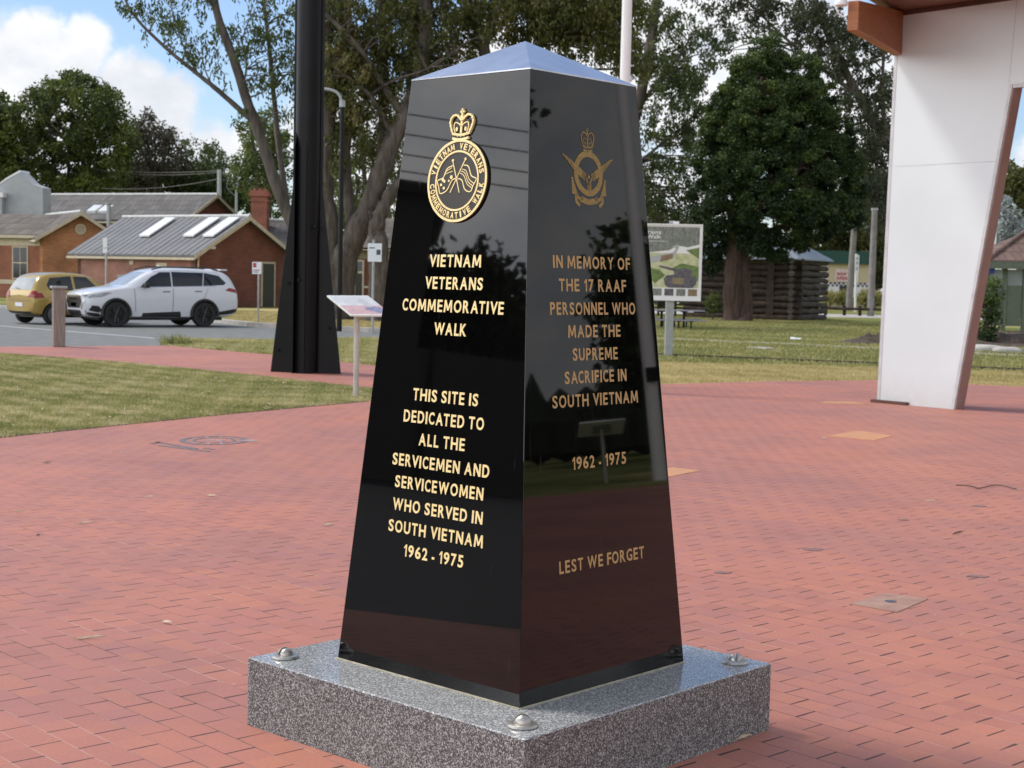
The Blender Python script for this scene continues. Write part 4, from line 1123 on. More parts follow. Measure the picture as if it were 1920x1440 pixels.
    for nm, poly, axis, mt, both in decals:
        if axis == 'side':
            for sg in (-1, 1): decal(nm, poly, 'side', mt, sg, .009)
        else:
            decal(nm, poly, axis, mt, 1, .012)
            if both: decal(nm, [(-a, z) for a, z in poly], axis, mt, 1, .012)
    # wheels
    for wx in wheels:
        for sg in (-1, 1):
            c = S((wx, sg * (halfw - ww / 2 - .01), wr)); Z = Vector((0, sg, 0)); X = Vector((1, 0, 0)); Y = Vector((0, 0, 1))
            w = MB(); hw = ww / 2; rr = wr * .68
            w.lathe([(rr * .9, -hw * .9), (wr * .94, -hw), (wr, -hw * .7), (wr, hw * .7), (wr * .94, hw), (rr, hw * .96), (rr * .97, hw * .55), (.02, hw * .45)], c, (X, Y, Z), 32)
            wo = w.build('wheel', M['tyre'], t, smooth=True, angle=R(35), local=True)
            rm = MB()
            rm.lathe([(rr * .99, hw * .5), (rr * .99, hw * .98), (rr * .90, hw * .98), (rr * .88, hw * .6)], c, (X, Y, Z), 32)
            for k in range(10):
                a = k * math.pi / 5 + (.12 if k % 2 else -.12)
                d = X * math.cos(a) + Y * math.sin(a)
                rm.tube([c + Z * hw * .72, c + d * rr * .92 + Z * hw * .85], [.030, .022], 6)
            rm.lathe([(.0, hw * .5), (.06, hw * .5), (.055, hw * .85), (0.0, hw * .88)], c, (X, Y, Z), 14)
            rm.build('rim', M[rim], wo, local=True)
    ub = MB(); ub.box(S((L / 2, 0, .27)), (L * .80, halfw * 1.45, .16)); ub.build('underbody', M['car_trim'], t, local=True)
    return t, S, decal

suv_secs = [
    (0.02, .40, .55, .80, .90, .50, .66, .64, .54),
    (0.10, .26, .52, .86, .97, .72, .82, .77, .66),
    (0.45, .24, .56, .96, 1.06, .82, .89, .84, .72),
    (1.00, .24, .60, 1.04, 1.12, .86, .90, .86, .74),
    (1.24, .24, .60, 1.07, 1.15, .86, .90, .86, .72),
    (1.78, .24, .60, 1.09, 1.50, .86, .90, .87, .67),
    (2.15, .24, .60, 1.10, 1.65, .86, .905, .87, .66),
    (2.90, .24, .60, 1.12, 1.68, .86, .905, .87, .66),
    (3.80, .24, .60, 1.14, 1.66, .86, .90, .86, .65),
    (4.30, .26, .62, 1.16, 1.61, .84, .89, .84, .63),
    (4.50, .32, .62, 1.14, 1.46, .81, .87, .82, .62),
    (4.64, .36, .62, 1.06, 1.18, .76, .83, .78, .60),
    (4.69, .42, .60, .86, .92, .66, .74, .71, .56)]
suv_decals = [
    ('grille', [(-.42, .52), (.42, .52), (.54, .70), (.50, .82), (-.50, .82), (-.54, .70)], 'front', 'car_trim', False),
    ('grille_bar', [(-.48, .825), (.48, .825), (.52, .865), (-.52, .865)], 'front', 'chrome', False),
    ('grille_bar', [(-.46, .755), (.46, .755), (.46, .775), (-.46, .775)], 'front', 'chrome', False),
    ('bumper_trim', [(-.66, .29), (.66, .29), (.72, .46), (-.72, .46)], 'front', 'car_trim', False),
    ('number_plate', [(-.19, .55), (.19, .55), (.19, .66), (-.19, .66)], 'front', 'plate', False),
    ('grille_wing', [(.50, .48), (.56, .46), (.72, .74), (.60, .80)], 'front', 'chrome', True),
    ('headlight', [(.10, .80), (.50, .84), (.78, .95), (.62, .965), (.20, .89)], 'side', 'lamp_lens', True),
    ('headlight', [(.52, .83), (.74, .83), (.76, .91), (.54, .89)], 'front', 'lamp_lens', True),
    ('fog_light', [(.14, .46), (.40, .40), (.50, .46), (.40, .58), (.22, .60)], 'side', 'car_trim', True),
    ('bumper_trim', [(.10, .29), (.46, .27), (.50, .37), (.12, .41)], 'side', 'car_trim', True),
    ('sill_trim', [(1.26, .285), (3.22, .285), (3.18, .46), (1.30, .38)], 'side', 'car_trim', True),
    ('sill_trim', [(3.98, .33), (4.60, .40), (4.64, .54), (4.02, .44)], 'side', 'car_trim', True),
    ('door_seam', [(1.46, .42), (1.472, .42), (1.44, 1.08), (1.43, 1.08)], 'side', 'seam', True),
    ('door_seam', [(2.57, .42), (2.582, .42), (2.602, 1.10), (2.59, 1.10)], 'side', 'seam', True),
    ('door_seam', [(3.52, .80), (3.532, .80), (3.69, 1.12), (3.68, 1.12)], 'side', 'seam', True),
    ('belt_moulding', [(1.50, 1.105), (3.95, 1.175), (3.95, 1.19), (1.50, 1.12)], 'side', 'chrome', True),
    ('door_handle', [(2.28, .985), (2.50, .99), (2.50, 1.02), (2.28, 1.015)], 'side', 'seam', True),
    ('door_handle', [(3.26, 1.005), (3.48, 1.01), (3.48, 1.04), (3.26, 1.035)], 'side', 'seam', True),
    ('tail_light', [(4.22, 1.06), (4.64, .98), (4.66, 1.08), (4.36, 1.14)], 'side', 'lamp_red', True),
    ('tail_light', [(.45, .98), (.74, 1.0), (.76, 1.10), (.5, 1.07)], 'rear', 'lamp_red', True)]
suv_win = [[(1.62, 1.13), (2.55, 1.15), (2.57, 1.56), (2.26, 1.555), (1.98, 1.42)],
           [(2.59, 1.15), (3.50, 1.175), (3.60, 1.56), (2.61, 1.57)],
           [(3.53, 1.18), (4.20, 1.22), (4.28, 1.28), (4.08, 1.48), (3.63, 1.56)]]
suv_front = [(-.74, 1.17), (.74, 1.17), (.64, 1.60), (-.64, 1.60)]
suv_rear = [(-.56, 1.18), (.56, 1.18), (.52, 1.48), (-.52, 1.48)]
hd = Vector((-0.80, -0.60, 0)).normalized(); pd = Vector((-0.60, 0.80, 0))
c0 = gp(302, 613); c0 = Vector((c0.x, c0.y, 0)) + pd * .80 - hd * 0.08
suv, S_, dec = car('parked_car', 'white sport utility car with black wheels parked by the brick toilet block', c0, hd, suv_secs, (.90, 3.57), .36, .90, 'car_white', 'rim_black', suv_win, suv_front, suv_rear, suv_decals)
L_ = 4.69
for sg in (-1, 1):
    b = MB(); b.box(S_((1.74, sg * .99, 1.17)), (.14, .20, .14)); b.build('mirror', M['car_trim'], suv, bevel=.03, seg=2, local=True)
    b = MB(); b.tube([S_((2.05, sg * .60, 1.62)), S_((2.4, sg * .60, 1.705)), S_((3.8, sg * .60, 1.70)), S_((4.1, sg * .59, 1.64))], .018, 8); b.build('roof_rail', M['car_trim'], suv, local=True)
    b = MB(); wxs = (.90, 3.57)
    for wx in wxs:
        pts = [S_((wx + .415 * math.cos(a), sg * .893, .36 + .415 * math.sin(a))) for a in [R(-8) + k * R(196) / 20 for k in range(21)]]
        b.tube(pts, .042, 8)
    b.build('wheel_arch_trim', M['car_trim'], suv, local=True)
b = MB(); b.prism([S_((4.22, -.54, 1.635)), S_((4.22, .54, 1.635)), S_((4.46, .50, 1.63)), S_((4.46, -.50, 1.63))], (0, 0, .04)); b.build('spoiler', M['car_white'], suv, bevel=.015, local=True)

hat_secs = [
    (0.02, .34, .46, .60, .66, .45, .60, .58, .5),
    (0.14, .24, .46, .68, .78, .66, .74, .70, .6),
    (0.60, .22, .50, .80, .92, .76, .80, .76, .64),
    (0.95, .22, .52, .88, 1.00, .78, .82, .78, .64),
    (1.50, .22, .54, .94, 1.36, .78, .82, .78, .60),
    (1.85, .22, .54, .95, 1.46, .78, .825, .79, .60),
    (2.50, .22, .54, .96, 1.49, .78, .825, .79, .60),
    (3.10, .22, .54, .96, 1.45, .77, .82, .785, .58),
    (3.36, .24, .54, .95, 1.34, .75, .80, .77, .57),
    (3.52, .28, .52, .92, 1.05, .72, .78, .74, .60),
    (3.60, .34, .50, .76, .82, .62, .72, .70, .58)]
hat_decals = [
    ('number_plate', [(-.19, .50), (.19, .50), (.19, .61), (-.19, .61)], 'rear', 'plate', False),
    ('tail_light', [(.46, .76), (.78, .78), (.78, .95), (.58, .95)], 'rear', 'lamp_red', True),
    ('tail_light', [(3.26, .76), (3.58, .74), (3.52, .90), (3.36, .90)], 'side', 'lamp_red', True),
    ('tailgate_seam', [(-.60, .66), (.60, .66), (.60, .672), (-.60, .672)], 'rear', 'seam', False),
    ('bumper_trim', [(-.56, .29), (.56, .29), (.58, .36), (-.58, .36)], 'rear', 'car_trim', False),
    ('wiper', [(.0, .98), (.03, .97), (.30, 1.02), (.29, 1.04)], 'rear', 'car_trim', False),
    ('door_seam', [(1.12, .36), (1.135, .36), (1.22, .94), (1.2, .94)], 'side', 'seam', True),
    ('door_seam', [(2.30, .34), (2.315, .34), (2.30, .94), (2.285, .94)], 'side', 'seam', True),
    ('headlight', [(.46, .60), (.66, .62), (.66, .76), (.5, .74)], 'front', 'lamp_lens', True)]
hat_win = [[(1.42, .97), (2.26, .98), (2.26, 1.37), (1.82, 1.36)], [(2.34, .98), (3.10, .98), (3.16, 1.12), (3.02, 1.32), (2.34, 1.38)]]
hd2 = Vector((0.66, 0.75, 0)).normalized()
rc = gp(37, 607); c1 = Vector((rc.x, rc.y, 0)) + hd2 * 1.78
hat, S2, d2 = car('parked_car', 'small gold hatchback seen from behind at the left edge of the road', c1, hd2, hat_secs, (.66, 2.98), .29, .82, 'car_gold', 'rim_silver', hat_win,
                  [(-.62, 1.02), (.62, 1.02), (.54, 1.38), (-.54, 1.38)], [(-.56, .98), (.56, .98), (.50, 1.32), (-.50, 1.32)], hat_decals, ww=.18)
for sg in (-1, 1):
    b = MB(); b.box(S2((1.40, sg * .90, 1.0)), (.11, .17, .11)); b.build('mirror', M['car_gold'], hat, bevel=.03, seg=2, local=True)
o = copy_tree(suv); P_ = at(1290, 560, 92); o.location = (P_.x, P_.y, 0); o.rotation_euler.z = R(184)
o['label'] = 'pale car parked far behind the tank picture sign'
o = copy_tree(suv); P_ = at(1668, 560, 118); o.location = (P_.x, P_.y, 0); o.rotation_euler.z = R(172)
o['label'] = 'white car parked far off beside the green roofed kiosk'

# ------------------------------------------------------------------ brick buildings on the left
Tu = Vector((0.58, 0.82, 0)).normalized(); Tl = Vector((-Tu.y, Tu.x, 0))
def gable_building(name, label, corner, u, wid, length, eave, ridge, wallm, roofm, over=.35, endm=None, soff='cream', wall2=None, ribs=False):
    """gable end along u from corner; the body runs back along l = u turned left"""
    C = Vector((corner[0], corner[1], 0)); u = Vector((u[0], u[1], 0)).normalized(); l = Vector((-u.y, u.x, 0))
    t = thing(name, label, 'building', C)
    up = Vector((0, 0, 1))
    A, B = C, C + u * wid
    mid = C + u * wid / 2
    slope = (ridge - eave) / (wid / 2)
    MB().prism([A, B, B + up * (eave - .02), mid + up * (ridge - .04), A + up * (eave - .02)], l * .25).build('gable_wall', endm or wallm, t)
    MB().prism([A + l * .25, A + l * length, A + l * length + up * (eave - .03), A + l * .25 + up * (eave - .03)], u * .25).build('side_wall', wall2 or wallm, t)
    MB().prism([B + l * .25, B + l * length, B + l * length + up * (eave - .03), B + l * .25 + up * (eave - .03)], -u * .25).build('side_wall', wall2 or wallm, t)
    MB().prism([A + l * length, B + l * length, B + l * length + up * (eave - .02), mid + l * length + up * (ridge - .04), A + l * length + up * (eave - .02)], -l * .25).build('gable_wall', wallm, t)
    e = over; th = .10
    a0 = A - u * e - l * e + up * (eave - e * slope); r0 = mid - l * e + up * ridge
    a1 = A - u * e + l * (length + e) + up * (eave - e * slope); r1 = mid + l * (length + e) + up * ridge
    b0 = B + u * e - l * e + up * (eave - e * slope); b1 = B + u * e + l * (length + e) + up * (eave - e * slope)
    rf = MB(); rf.prism([a0, r0, r1, a1], up * th); rf.prism([b0, b1, r1, r0], up * th)
    if ribs:
        k = 0.0
        while k < length + 2 * e - .06:
            o_ = l * k
            rf.prism([a0 + o_ + up * (th - .005), r0 + o_ + up * (th - .005), r0 + o_ + up * (th + .02), a0 + o_ + up * (th + .02)], l * .05); k += .42
    roof = rf.build('roof', roofm, t)
    bb = MB()
    for p, q_ in ((a0, r0), (b0, r0)):
        bb.prism([p - up * .10, q_ - up * .10, q_ + up * (th - .01), p + up * (th - .01)], l * -.04)
    bb.build('barge_board', M[soff], t)
    g = MB(); g.prism([a0 - up * .02, a1 - up * .02, a1 - up * .13, a0 - up * .13], u * -.05)
    g.build('gutter', M[soff], t)
    MB().tube([r0 + up * (th + .01), r1 + up * (th + .01)], .09, 8).build('ridge_cap', M['ridge'], roof)
    def onroof(a, s, lift=0.0):
        """a along the ridge direction l, s from eave (0) to ridge (1) on the near slope"""
        p = a0.lerp(r0, s) + l * a + up * (th + lift)
        return p
    return t, roof, onroof, dict(C=C, u=u, l=l, A=A, B=B, mid=mid, slope=slope)
M['ridge'] = mat('ridge_cap', (0.50, 0.50, 0.49), 0.6, var=.2)
M['brick_red_u'] = brickmat('brick_red', Tu, (0.150, 0.042, 0.026), (0.195, 0.058, 0.036), (0.16, 0.09, 0.07))
M['brick_lit'] = brickmat('brick_lit', Tl, (0.27, 0.115, 0.085), (0.32, 0.14, 0.105), (0.28, 0.18, 0.15))
M['brick_orange'] = brickmat('brick_orange', (0.87, 0.5), (0.34, 0.125, 0.045), (0.44, 0.175, 0.07), (0.36, 0.24, 0.15))
M['brick_side'] = brickmat('brick_side', (0.95, -0.3), (0.27, 0.085, 0.045), (0.33, 0.11, 0.06), (0.28, 0.16, 0.11))
M['metal_roof'] = tilemat('metal_roof', Tl, (0.115, 0.118, 0.125), seam=.36, row=40.0, var=.05, rough=.5, rib=True)
M['tile_grey'] = tilemat('tile_grey', (0.93, -0.2), (0.10, 0.094, 0.09), var=.22)
M['tile_brown'] = tilemat('tile_brown', (0.95, -0.3), (0.115, 0.098, 0.082), var=.3)
M['skylight'] = mat('skylight', (0.66, 0.68, 0.68), 0.35)
t, roof, onr, G = gable_building('toilet_block', 'low brick toilet block with grey metal roof and three skylights behind the white car', gp(365.5, 575.5).xy, Tu, 6.1, 8.1, 2.42, 4.10, M['brick_red_u'], M['metal_roof'], wall2=M['brick_lit'], ribs=True)  # one brick: shaded gable end coloured darker, sunlit long walls lighter
Y0 = G['C'].y
for a in (5.35, 2.35, 1.05):
    b = MB(); pts = [onr(a, .42, .06), onr(a - .72, .42, .06), onr(a - .72, .90, .06), onr(a, .90, .06)]
    b.prism(pts, (0, 0, .09)); b.build('skylight', M['skylight'], roof, bevel=.01)
fr = frame(G['C'], Tu)
M['door_dark'] = mat('door_dark', (0.035, 0.033, 0.025), 0.5)
b = MB(); b.fbox(fr, 4.12, 5.06, .005, .06, 0, 2.12); o = b.build('door_frame', M['cream'], t)
b = MB(); b.fbox(fr, 4.22, 4.96, .062, .075, 0, 2.03); b.build('door', M['door_dark'], t)
b = MB(); b.fbox(fr, .55, 1.05, .02, .22, 2.62, 2.74); b.build('flood_light', M['white_paint'], t, bevel=.02)
b = MB(); b.fbox(fr, 2.75, 3.35, .003, .012, 3.05, 3.2); b.build('wall_vent', M['brick_red_u'], t)
for uu in (.12, 5.95):
    q_ = fr(uu, .07, 0); MB().tube([q_, q_ + Vector((0, 0, 2.3))], .04, 8).build('downpipe', M['cream'], t)
fl = frame(G['C'] + G['l'] * 8.1, -Tl)      # long wall, u runs from far left to the corner
b = MB(); b.fbox(fl, 5.55, 6.25, .01, .03, 1.42, 1.95); b.build('notice_board', M['cream'], t)
b = MB(); b.fbox(fl, 5.57, 5.78, .032, .036, 1.55, 1.85); b.build('notice', M['white_paint'], t)
b = MB(); b.fbox(fl, 3.75, 4.02, .01, .05, 1.85, 2.05); b.build('wall_box', M['cream'], t)
b = MB(); b.fbox(fl, 2.9, 4.4, .01, .06, 1.30, 1.36); b.fbox(fl, 2.9, 4.4, .01, .03, .7, 1.29); b.build('louvre_panel', M['grey_paint'], t)

# brick house with a projecting gable
gu = Vector((0.87, 0.5, 0)).normalized()
Yg = 80.0
gC = at(80, 560, Yg); 
t, roof, onr, G2 = gable_building('brick_house', 'orange brick house with cream gable trim and a round vent left of the toilet block', (gC.x, gC.y), gu, 3.75, 7.0, 3.35, 4.50, M['brick_orange'], M['tile_brown'], over=.45)
fr = frame(G2['C'], gu)
b = MB(); c = fr(1.95, .02, 3.68); b.lathe([(0, 0), (.29, 0), (.29, .05), (.22, .05), (.21, .02), (0, .02)], c, (gu, Vector((0, 0, 1)), fr.n), 24)
for k in range(-3, 4): b.box(c + fr.n * .035 + Vector((0, 0, k * .055)), (.36, .02, .03), Matrix.Rotation(math.atan2(gu.y, gu.x), 3, 'Z'))
b.build('round_vent', M['cream'], t)
def sash(fr, u0, u1, z0, z1, par):
    f = MB(); f.fbox(fr, u0 - .07, u1 + .07, .004, .06, z0 - .07, z1 + .07); o = f.build('window', M['cream'], par)
    g = MB(); g.fbox(fr, u0, (u0 + u1) / 2 - .02, .0605, .066, z0, (z0 + z1) / 2 - .03); g.fbox(fr, (u0 + u1) / 2 + .02, u1, .0605, .066, z0, (z0 + z1) / 2 - .03)
    g.fbox(fr, u0, (u0 + u1) / 2 - .02, .0605, .066, (z0 + z1) / 2 + .03, z1); g.fbox(fr, (u0 + u1) / 2 + .02, u1, .0605, .066, (z0 + z1) / 2 + .03, z1)
    g.build('pane', M['dark_glass'], o); return o
sash(fr, 2.15, 3.2, 1.35, 2.95, t)
# the wing running to the left, wall facing the road, hipped tiled roof
wl_u = Vector((0.97, -0.24, 0)).normalized()
e0 = at(75, 560, 80.6); fw_ = frame((e0.x - wl_u.x * 6.5, e0.y - wl_u.y * 6.5), wl_u)
MB().prism([fw_(0, 0, 0), fw_(6.6, 0, 0), fw_(6.6, 0, 2.75), fw_(0, 0, 2.75)], fw_.n * -.25).build('side_wall', M['brick_side'], t)
MB().prism([fw_(0, .03, 2.75), fw_(6.6, .03, 2.75), fw_(6.6, .03, 3.22), fw_(0, .03, 3.22)], fw_.n * -.25).build('frieze', M['cream'], t)
MB().prism([fw_(0, .04, .72), fw_(6.6, .04, .72), fw_(6.6, .04, .95), fw_(0, .04, .95)], fw_.n * -.1).build('sill_band', M['cream'], t)
sash(fw_, 4.95, 5.75, 1.05, 2.65, t)
MB().prism([fw_(-.3, .4, 3.24), fw_(6.9, .4, 3.24), fw_(6.2, -3.0, 4.42), fw_(1.0, -3.0, 4.42)], (0, 0, .10)).build('roof', M['tile_brown'], t)
MB().prism([fw_(-.3, .42, 3.14), fw_(6.5, .42, 3.14), fw_(6.5, .42, 3.3), fw_(-.3, .42, 3.3)], fw_.n * .06).build('gutter', M['cream'], t)

# long tiled hall behind
hu = Vector((0.40, 0.92, 0)).normalized()
hC = at(343, 560, 92)
t, roof, onr, G3 = gable_building('long_hall', 'long brick hall with an old grey tiled roof behind the two nearer houses', (hC.x, hC.y), hu, 5.9, 12.9, 4.75, 6.25, M['brick_red_u'], M['tile_grey'], over=.4)
for (px, y0, y1) in ((84, 380, 404), (204, 383, 412)):
    a = at(px, y1, 90); c = at(px, y0, 90)
    b = MB(); b.tube([(a.x, a.y, a.z - .4), (c.x, c.y, c.z)], .13, 12); b.tube([(c.x, c.y, c.z), (c.x, c.y, c.z + .07)], .2, 12); b.build('roof_vent', M['galv'], t)
for px in (170, 191):
    a = at(px - 8, 399, 91); b_ = at(px + 8, 399, 91); c = at(px + 22, 388, 92.2); d = at(px + 6, 388, 92.2)
    MB().prism([a, b_, c, d], (0, 0, .12)).build('skylight', M['skylight'], roof)
# white rendered parapet gable at the far left
M['render_white'] = mat('render_white', (0.38, 0.40, 0.41), 0.8, var=.12, nscale=1.2)
pY = 88
t = thing('parapet_house', 'white rendered parapet gable at the left edge of the photo', 'building', at(30, 560, pY).xy.to_3d())
def P2(x, y): v = at(x, y, pY); return v
MB().prism([P2(-90, 575), P2(82, 577), P2(80, 352), P2(60, 345), P2(38, 323), P2(14, 336), P2(-10, 352), P2(-90, 352)], (0.2, .9, 0)).build('parapet_wall', M['render_white'], t)
MB().prism([P2(-12, 352), P2(12, 333), P2(37, 319), P2(39, 323), P2(14, 337), P2(-11, 355)], (.15, 1.2, 0)).build('coping', M['white_paint'], t)
MB().prism([P2(-30, 575) + Vector((0, -.5, 0)), P2(9, 575) + Vector((0, -.5, 0)), P2(9, 368) + Vector((0, -.5, 0)), P2(-30, 368) + Vector((0, -.5, 0))], (0, .45, 0)).build('chimney', M['render_white'], t)
MB().prism([P2(-34, 371) + Vector((0, -.6, 0)), P2(12, 371) + Vector((0, -.6, 0)), P2(12, 362) + Vector((0, -.6, 0)), P2(-34, 362) + Vector((0, -.6, 0))], (0, .62, 0)).build('chimney_cap', M['white_paint'], t)

# chimney cottage to the right of the toilet block
M['brick_chim'] = brickmat('brick_chimney', (1, 0), (0.23, 0.065, 0.036), (0.29, 0.09, 0.05), (0.22, 0.13, 0.1))
cY = 88
p0 = at(480, 560, cY)
t = thing('cottage', 'brick cottage with a dark tiled roof and red brick chimney behind the mast', 'building', (p0.x, cY, 0))
fr = frame((at(440, 560, cY).x, cY), (1, .05))
Wd = at(600, 560, cY).x - at(440, 560, cY).x
zE, zR = at(520, 470, cY).z, at(520, 414, cY).z
b = MB(); b.fbox(fr, 0, Wd, 0, -5, 0, zE); b.build('wall', M['brick_red_u'], t)
roof = MB().prism([fr(-.4, .5, zE - .1), fr(Wd + .4, .5, zE - .1), fr(Wd - .6, -2.6, zR), fr(.6, -2.6, zR)], (0, 0, .12)).build('roof', M['tile_grey'], t)
MB().prism([fr(-.4, -5.5, zE - .1), fr(Wd + .4, -5.5, zE - .1), fr(Wd - .6, -2.6, zR), fr(.6, -2.6, zR)], (0, 0, .12)).build('roof', M['tile_grey'], t)
MB().tube([fr(.6, -2.6, zR + .12), fr(Wd - .6, -2.6, zR + .12)], .1, 8).build('ridge_cap', M['ridge'], roof)
c = at(479, 415, cY); zt = at(479, 366, cY).z; hx = 15 * cY / FPX
b = MB(); b.box((c.x, cY + 1.6, (zE + zt) / 2), (2 * hx, 1.0, zt - zE)); b.box((c.x, cY + 1.6, zt - .25), (2 * hx + .14, 1.12, .12)); b.box((c.x, cY + 1.6, zt + .10), (2 * hx + .24, 1.24, .2)); b.box((c.x, cY + 1.6, zt + .27), (2 * hx + .10, 1.1, .14))
for k in (-1, 0, 1): b.tube([(c.x + k * .3, cY + 1.6, zt + .3), (c.x + k * .3, cY + 1.6, zt + .5)], .1, 8)
b.build('chimney', M['brick_chim'], roof)

# house behind the big gums
gY = 84
p0 = at(690, 560, gY)
t = thing('gum_house', 'dark brick house with a screen door behind the big gum trees', 'building', (p0.x, gY, 0))
fr = frame((at(650, 560, gY).x, gY), (1, .0))
Wd = at(800, 560, gY).x - fr.o.x
zE, zR = at(700, 468, gY).z, at(700, 425, gY).z
b = MB(); b.fbox(fr, 0, Wd, 0, -6, 0, zE); b.build('wall', M['brick_red_u'], t)
b = MB(); b.fbox(fr, 0, Wd, .004, .05, zE - .52, zE); b.build('frieze', mat('frieze_olive', (.19, .16, .09), .6), t)
b = MB(); b.fbox(fr, 0, Wd, .35, .5, zE - .05, zE + .07); b.build('gutter', M['cream'], t)
MB().prism([fr(-.4, .5, zE), fr(Wd, .5, zE), fr(Wd, -3, zR + .5), fr(1.2, -3, zR + .5)], (0, 0, .1)).build('roof', M['tile_brown'], t)
dx0 = at(663, 560, gY).x - fr.o.x; dx1 = at(682, 560, gY).x - fr.o.x; zt = at(672, 487, gY).z
b = MB(); b.fbox(fr, dx0, dx1, .004, .08, 0, zt); o = b.build('door_frame', M['cream'], t)
b = MB(); b.fbox(fr, dx0 + .1, dx1 - .1, .082, .09, .1, zt - .75); b.build('screen_door', M['door_dark'], t)
b = MB(); b.fbox(fr, dx0 + .1, dx1 - .1, .082, .09, zt - .62, zt - .1); b.build('fanlight', M['dark_glass'], t)
b = MB(); zz = at(672, 540, gY).z; b.fbox(fr, dx0 - .3, dx0 - .02, .01, .12, zz, zz + .12); b.fbox(fr, dx1 + .02, dx1 + .3, .01, .12, zz, zz + .12); b.build('sill', M['cream'], t)

# ------------------------------------------------------------------ log cabin
M['log'] = mat('log', (0.018, 0.012, 0.008), 0.95, c2=(0.070, 0.050, 0.037), stretch=(3, 3, 3), nscale=1.4, bump=.5, bscale=9)
M['log_grey'] = mat('log_grey', (0.030, 0.025, 0.022), 0.95, c2=(0.105, 0.093, 0.084), stretch=(2, 2, 9), nscale=1.4, bump=.5, bscale=9)
M['tin'] = mat('tin_roof', (0.21, 0.25, 0.29), 0.45, var=.12, nscale=2)
C = gp(1487, 602); C = Vector((C.x, C.y, 0))
cu, cl = Vector((.55, .835, 0)), Vector((-.835, .55, 0))
cab = thing('log_cabin', 'dark weathered log cabin with a grey tin roof behind the rough barked tree', 'log cabin', C)
nl = 10; lh = 2.72 / nl
for nm, d, ln, mt, sh in (('log_wall', cl, 5.0, 'log', 0), ('log_wall', cu, 3.3, 'log_grey', .5)):
    b = MB(); rr = random.Random(11)
    for k in range(nl):
        z = lh * (k + .5 + sh * 0) + (.0 if sh == 0 else .02); r = lh * .5
        pts = []
        for j in range(9):
            a = -.38 + (ln + .7) * j / 8
            pts.append(C + d * a + Vector((rr.uniform(-.015, .015), rr.uniform(-.015, .015), z + rr.uniform(-.035, .035))))
        b.tube(pts, [r * rr.uniform(.80, 1.12) for _ in pts], 9)
    b.build(nm, M[mt], cab, smooth=True, angle=R(50))
b = MB(); b.prism([C + cu * .12 + cl * .12, C + cu * 3.15 + cl * .12, C + cu * 3.15 + cl * 4.9, C + cu * .12 + cl * 4.9], (0, 0, 2.6)); b.build('chinking', M['mulch'], cab)
b = MB(); b.prism([C + cl * .9 + cu * -.13, C + cl * 1.25 + cu * -.13, C + cl * 1.25 + cu * -.13 + Vector((0, 0, 2.6)), C + cl * .9 + cu * -.13 + Vector((0, 0, 2.6))], cu * .1); b.build('door_post', M['log'], cab)
for s in (-1, 1):
    c = C + cu * 1.65 + cl * 2.5
e_ = .34; zr = 2.72
k0, k1, k2, k3 = C - cu * e_ - cl * e_, C + cu * (3.3 + e_) - cl * e_, C + cu * (3.3 + e_) + cl * (5 + e_), C - cu * e_ + cl * (5 + e_)
up = Vector((0, 0, 1)); m1, m2 = C + cu * 1.65 + cl * 1.6 + up * 4.0, C + cu * 1.65 + cl * 3.4 + up * 4.0
b = MB(); kk = [k0 + up * zr, k1 + up * zr, k2 + up * zr, k3 + up * zr]
b.add(kk + [m1, m2] + [v - up * .06 for v in kk], [(0, 1, 4), (1, 2, 5, 4), (2, 3, 5), (3, 0, 4, 5), (0, 6, 7, 1), (1, 7, 8, 2), (2, 8, 9, 3), (3, 9, 6, 0), (6, 9, 8, 7)])
b.build('roof', M['tin'], cab)
for k in range(9):
    b = MB().box(C + cu * (.2 + k * .36) + cl * -.05 + up * 2.62, (.07, .07, .26)); b.build('rafter', M['log'], cab)

# ------------------------------------------------------------------ NOW OPEN kiosk
M['kiosk_cream'] = mat('kiosk_cream', (0.58, 0.49, 0.32), 0.6, var=.05)
M['kiosk_green'] = mat('kiosk_green', (0.012, 0.065, 0.052), 0.5)
M['kiosk_sign'] = mat('kiosk_sign', (0.75, 0.60, 0.60), 0.5)
kY = 103
kx = lambda px: at(px, 560, kY).x
kz = lambda py: at(1590, py, kY).z
ki = thing('kiosk', 'cream kiosk with a dark green fascia, chequered band and a red NOW OPEN sign', 'kiosk', (kx(1590), kY, 0))
b = MB(); b.box(((kx(1490) + kx(1628)) / 2, kY + 2, kz(494) / 2), (kx(1628) - kx(1490), 4, kz(494))); b.build('wall', M['kiosk_cream'], ki)
b = MB(); b.box(((kx(1485) + kx(1636)) / 2, kY + 1.9, (kz(471) + kz(495)) / 2), (kx(1636) - kx(1485), 4.6, kz(471) - kz(495))); b.build('fascia', M['kiosk_green'], ki)
b = MB(); b.box(((kx(1490) + kx(1628)) / 2, kY - .03, kz(557) / 2 + kz(530) / 2 - .15), (kx(1628) - kx(1490), .05, kz(530) - kz(562))); b.build('dado', M['white_paint'], ki)
b = MB(); s = kx(1604) - kx(1600)
k = 0; x = kx(1548)
while x < kx(1627):
    b.box((x, kY - .065, kz(531.6 if k % 2 == 0 else 535.6)), (s, .02, s)); x += s; k += 1
b.build('chequers', M['sign_dark'], ki)
cx_ = kx(1576.5)
flat_text('NOW', kx(1585) - kx(1568), kz(511) - kz(517), lambda u, v, d: Vector((cx_ + u, kY - .05 - d, kz(517) + v)), .01, .03)[0].build('lettering', M['sign_red'], ki, recalc=False)
flat_text('OPEN', kx(1587) - kx(1567), kz(519) - kz(525), lambda u, v, d: Vector((cx_ + u, kY - .05 - d, kz(525) + v)), .01, .03)[0].build('lettering', M['sign_red'], ki, recalc=False)
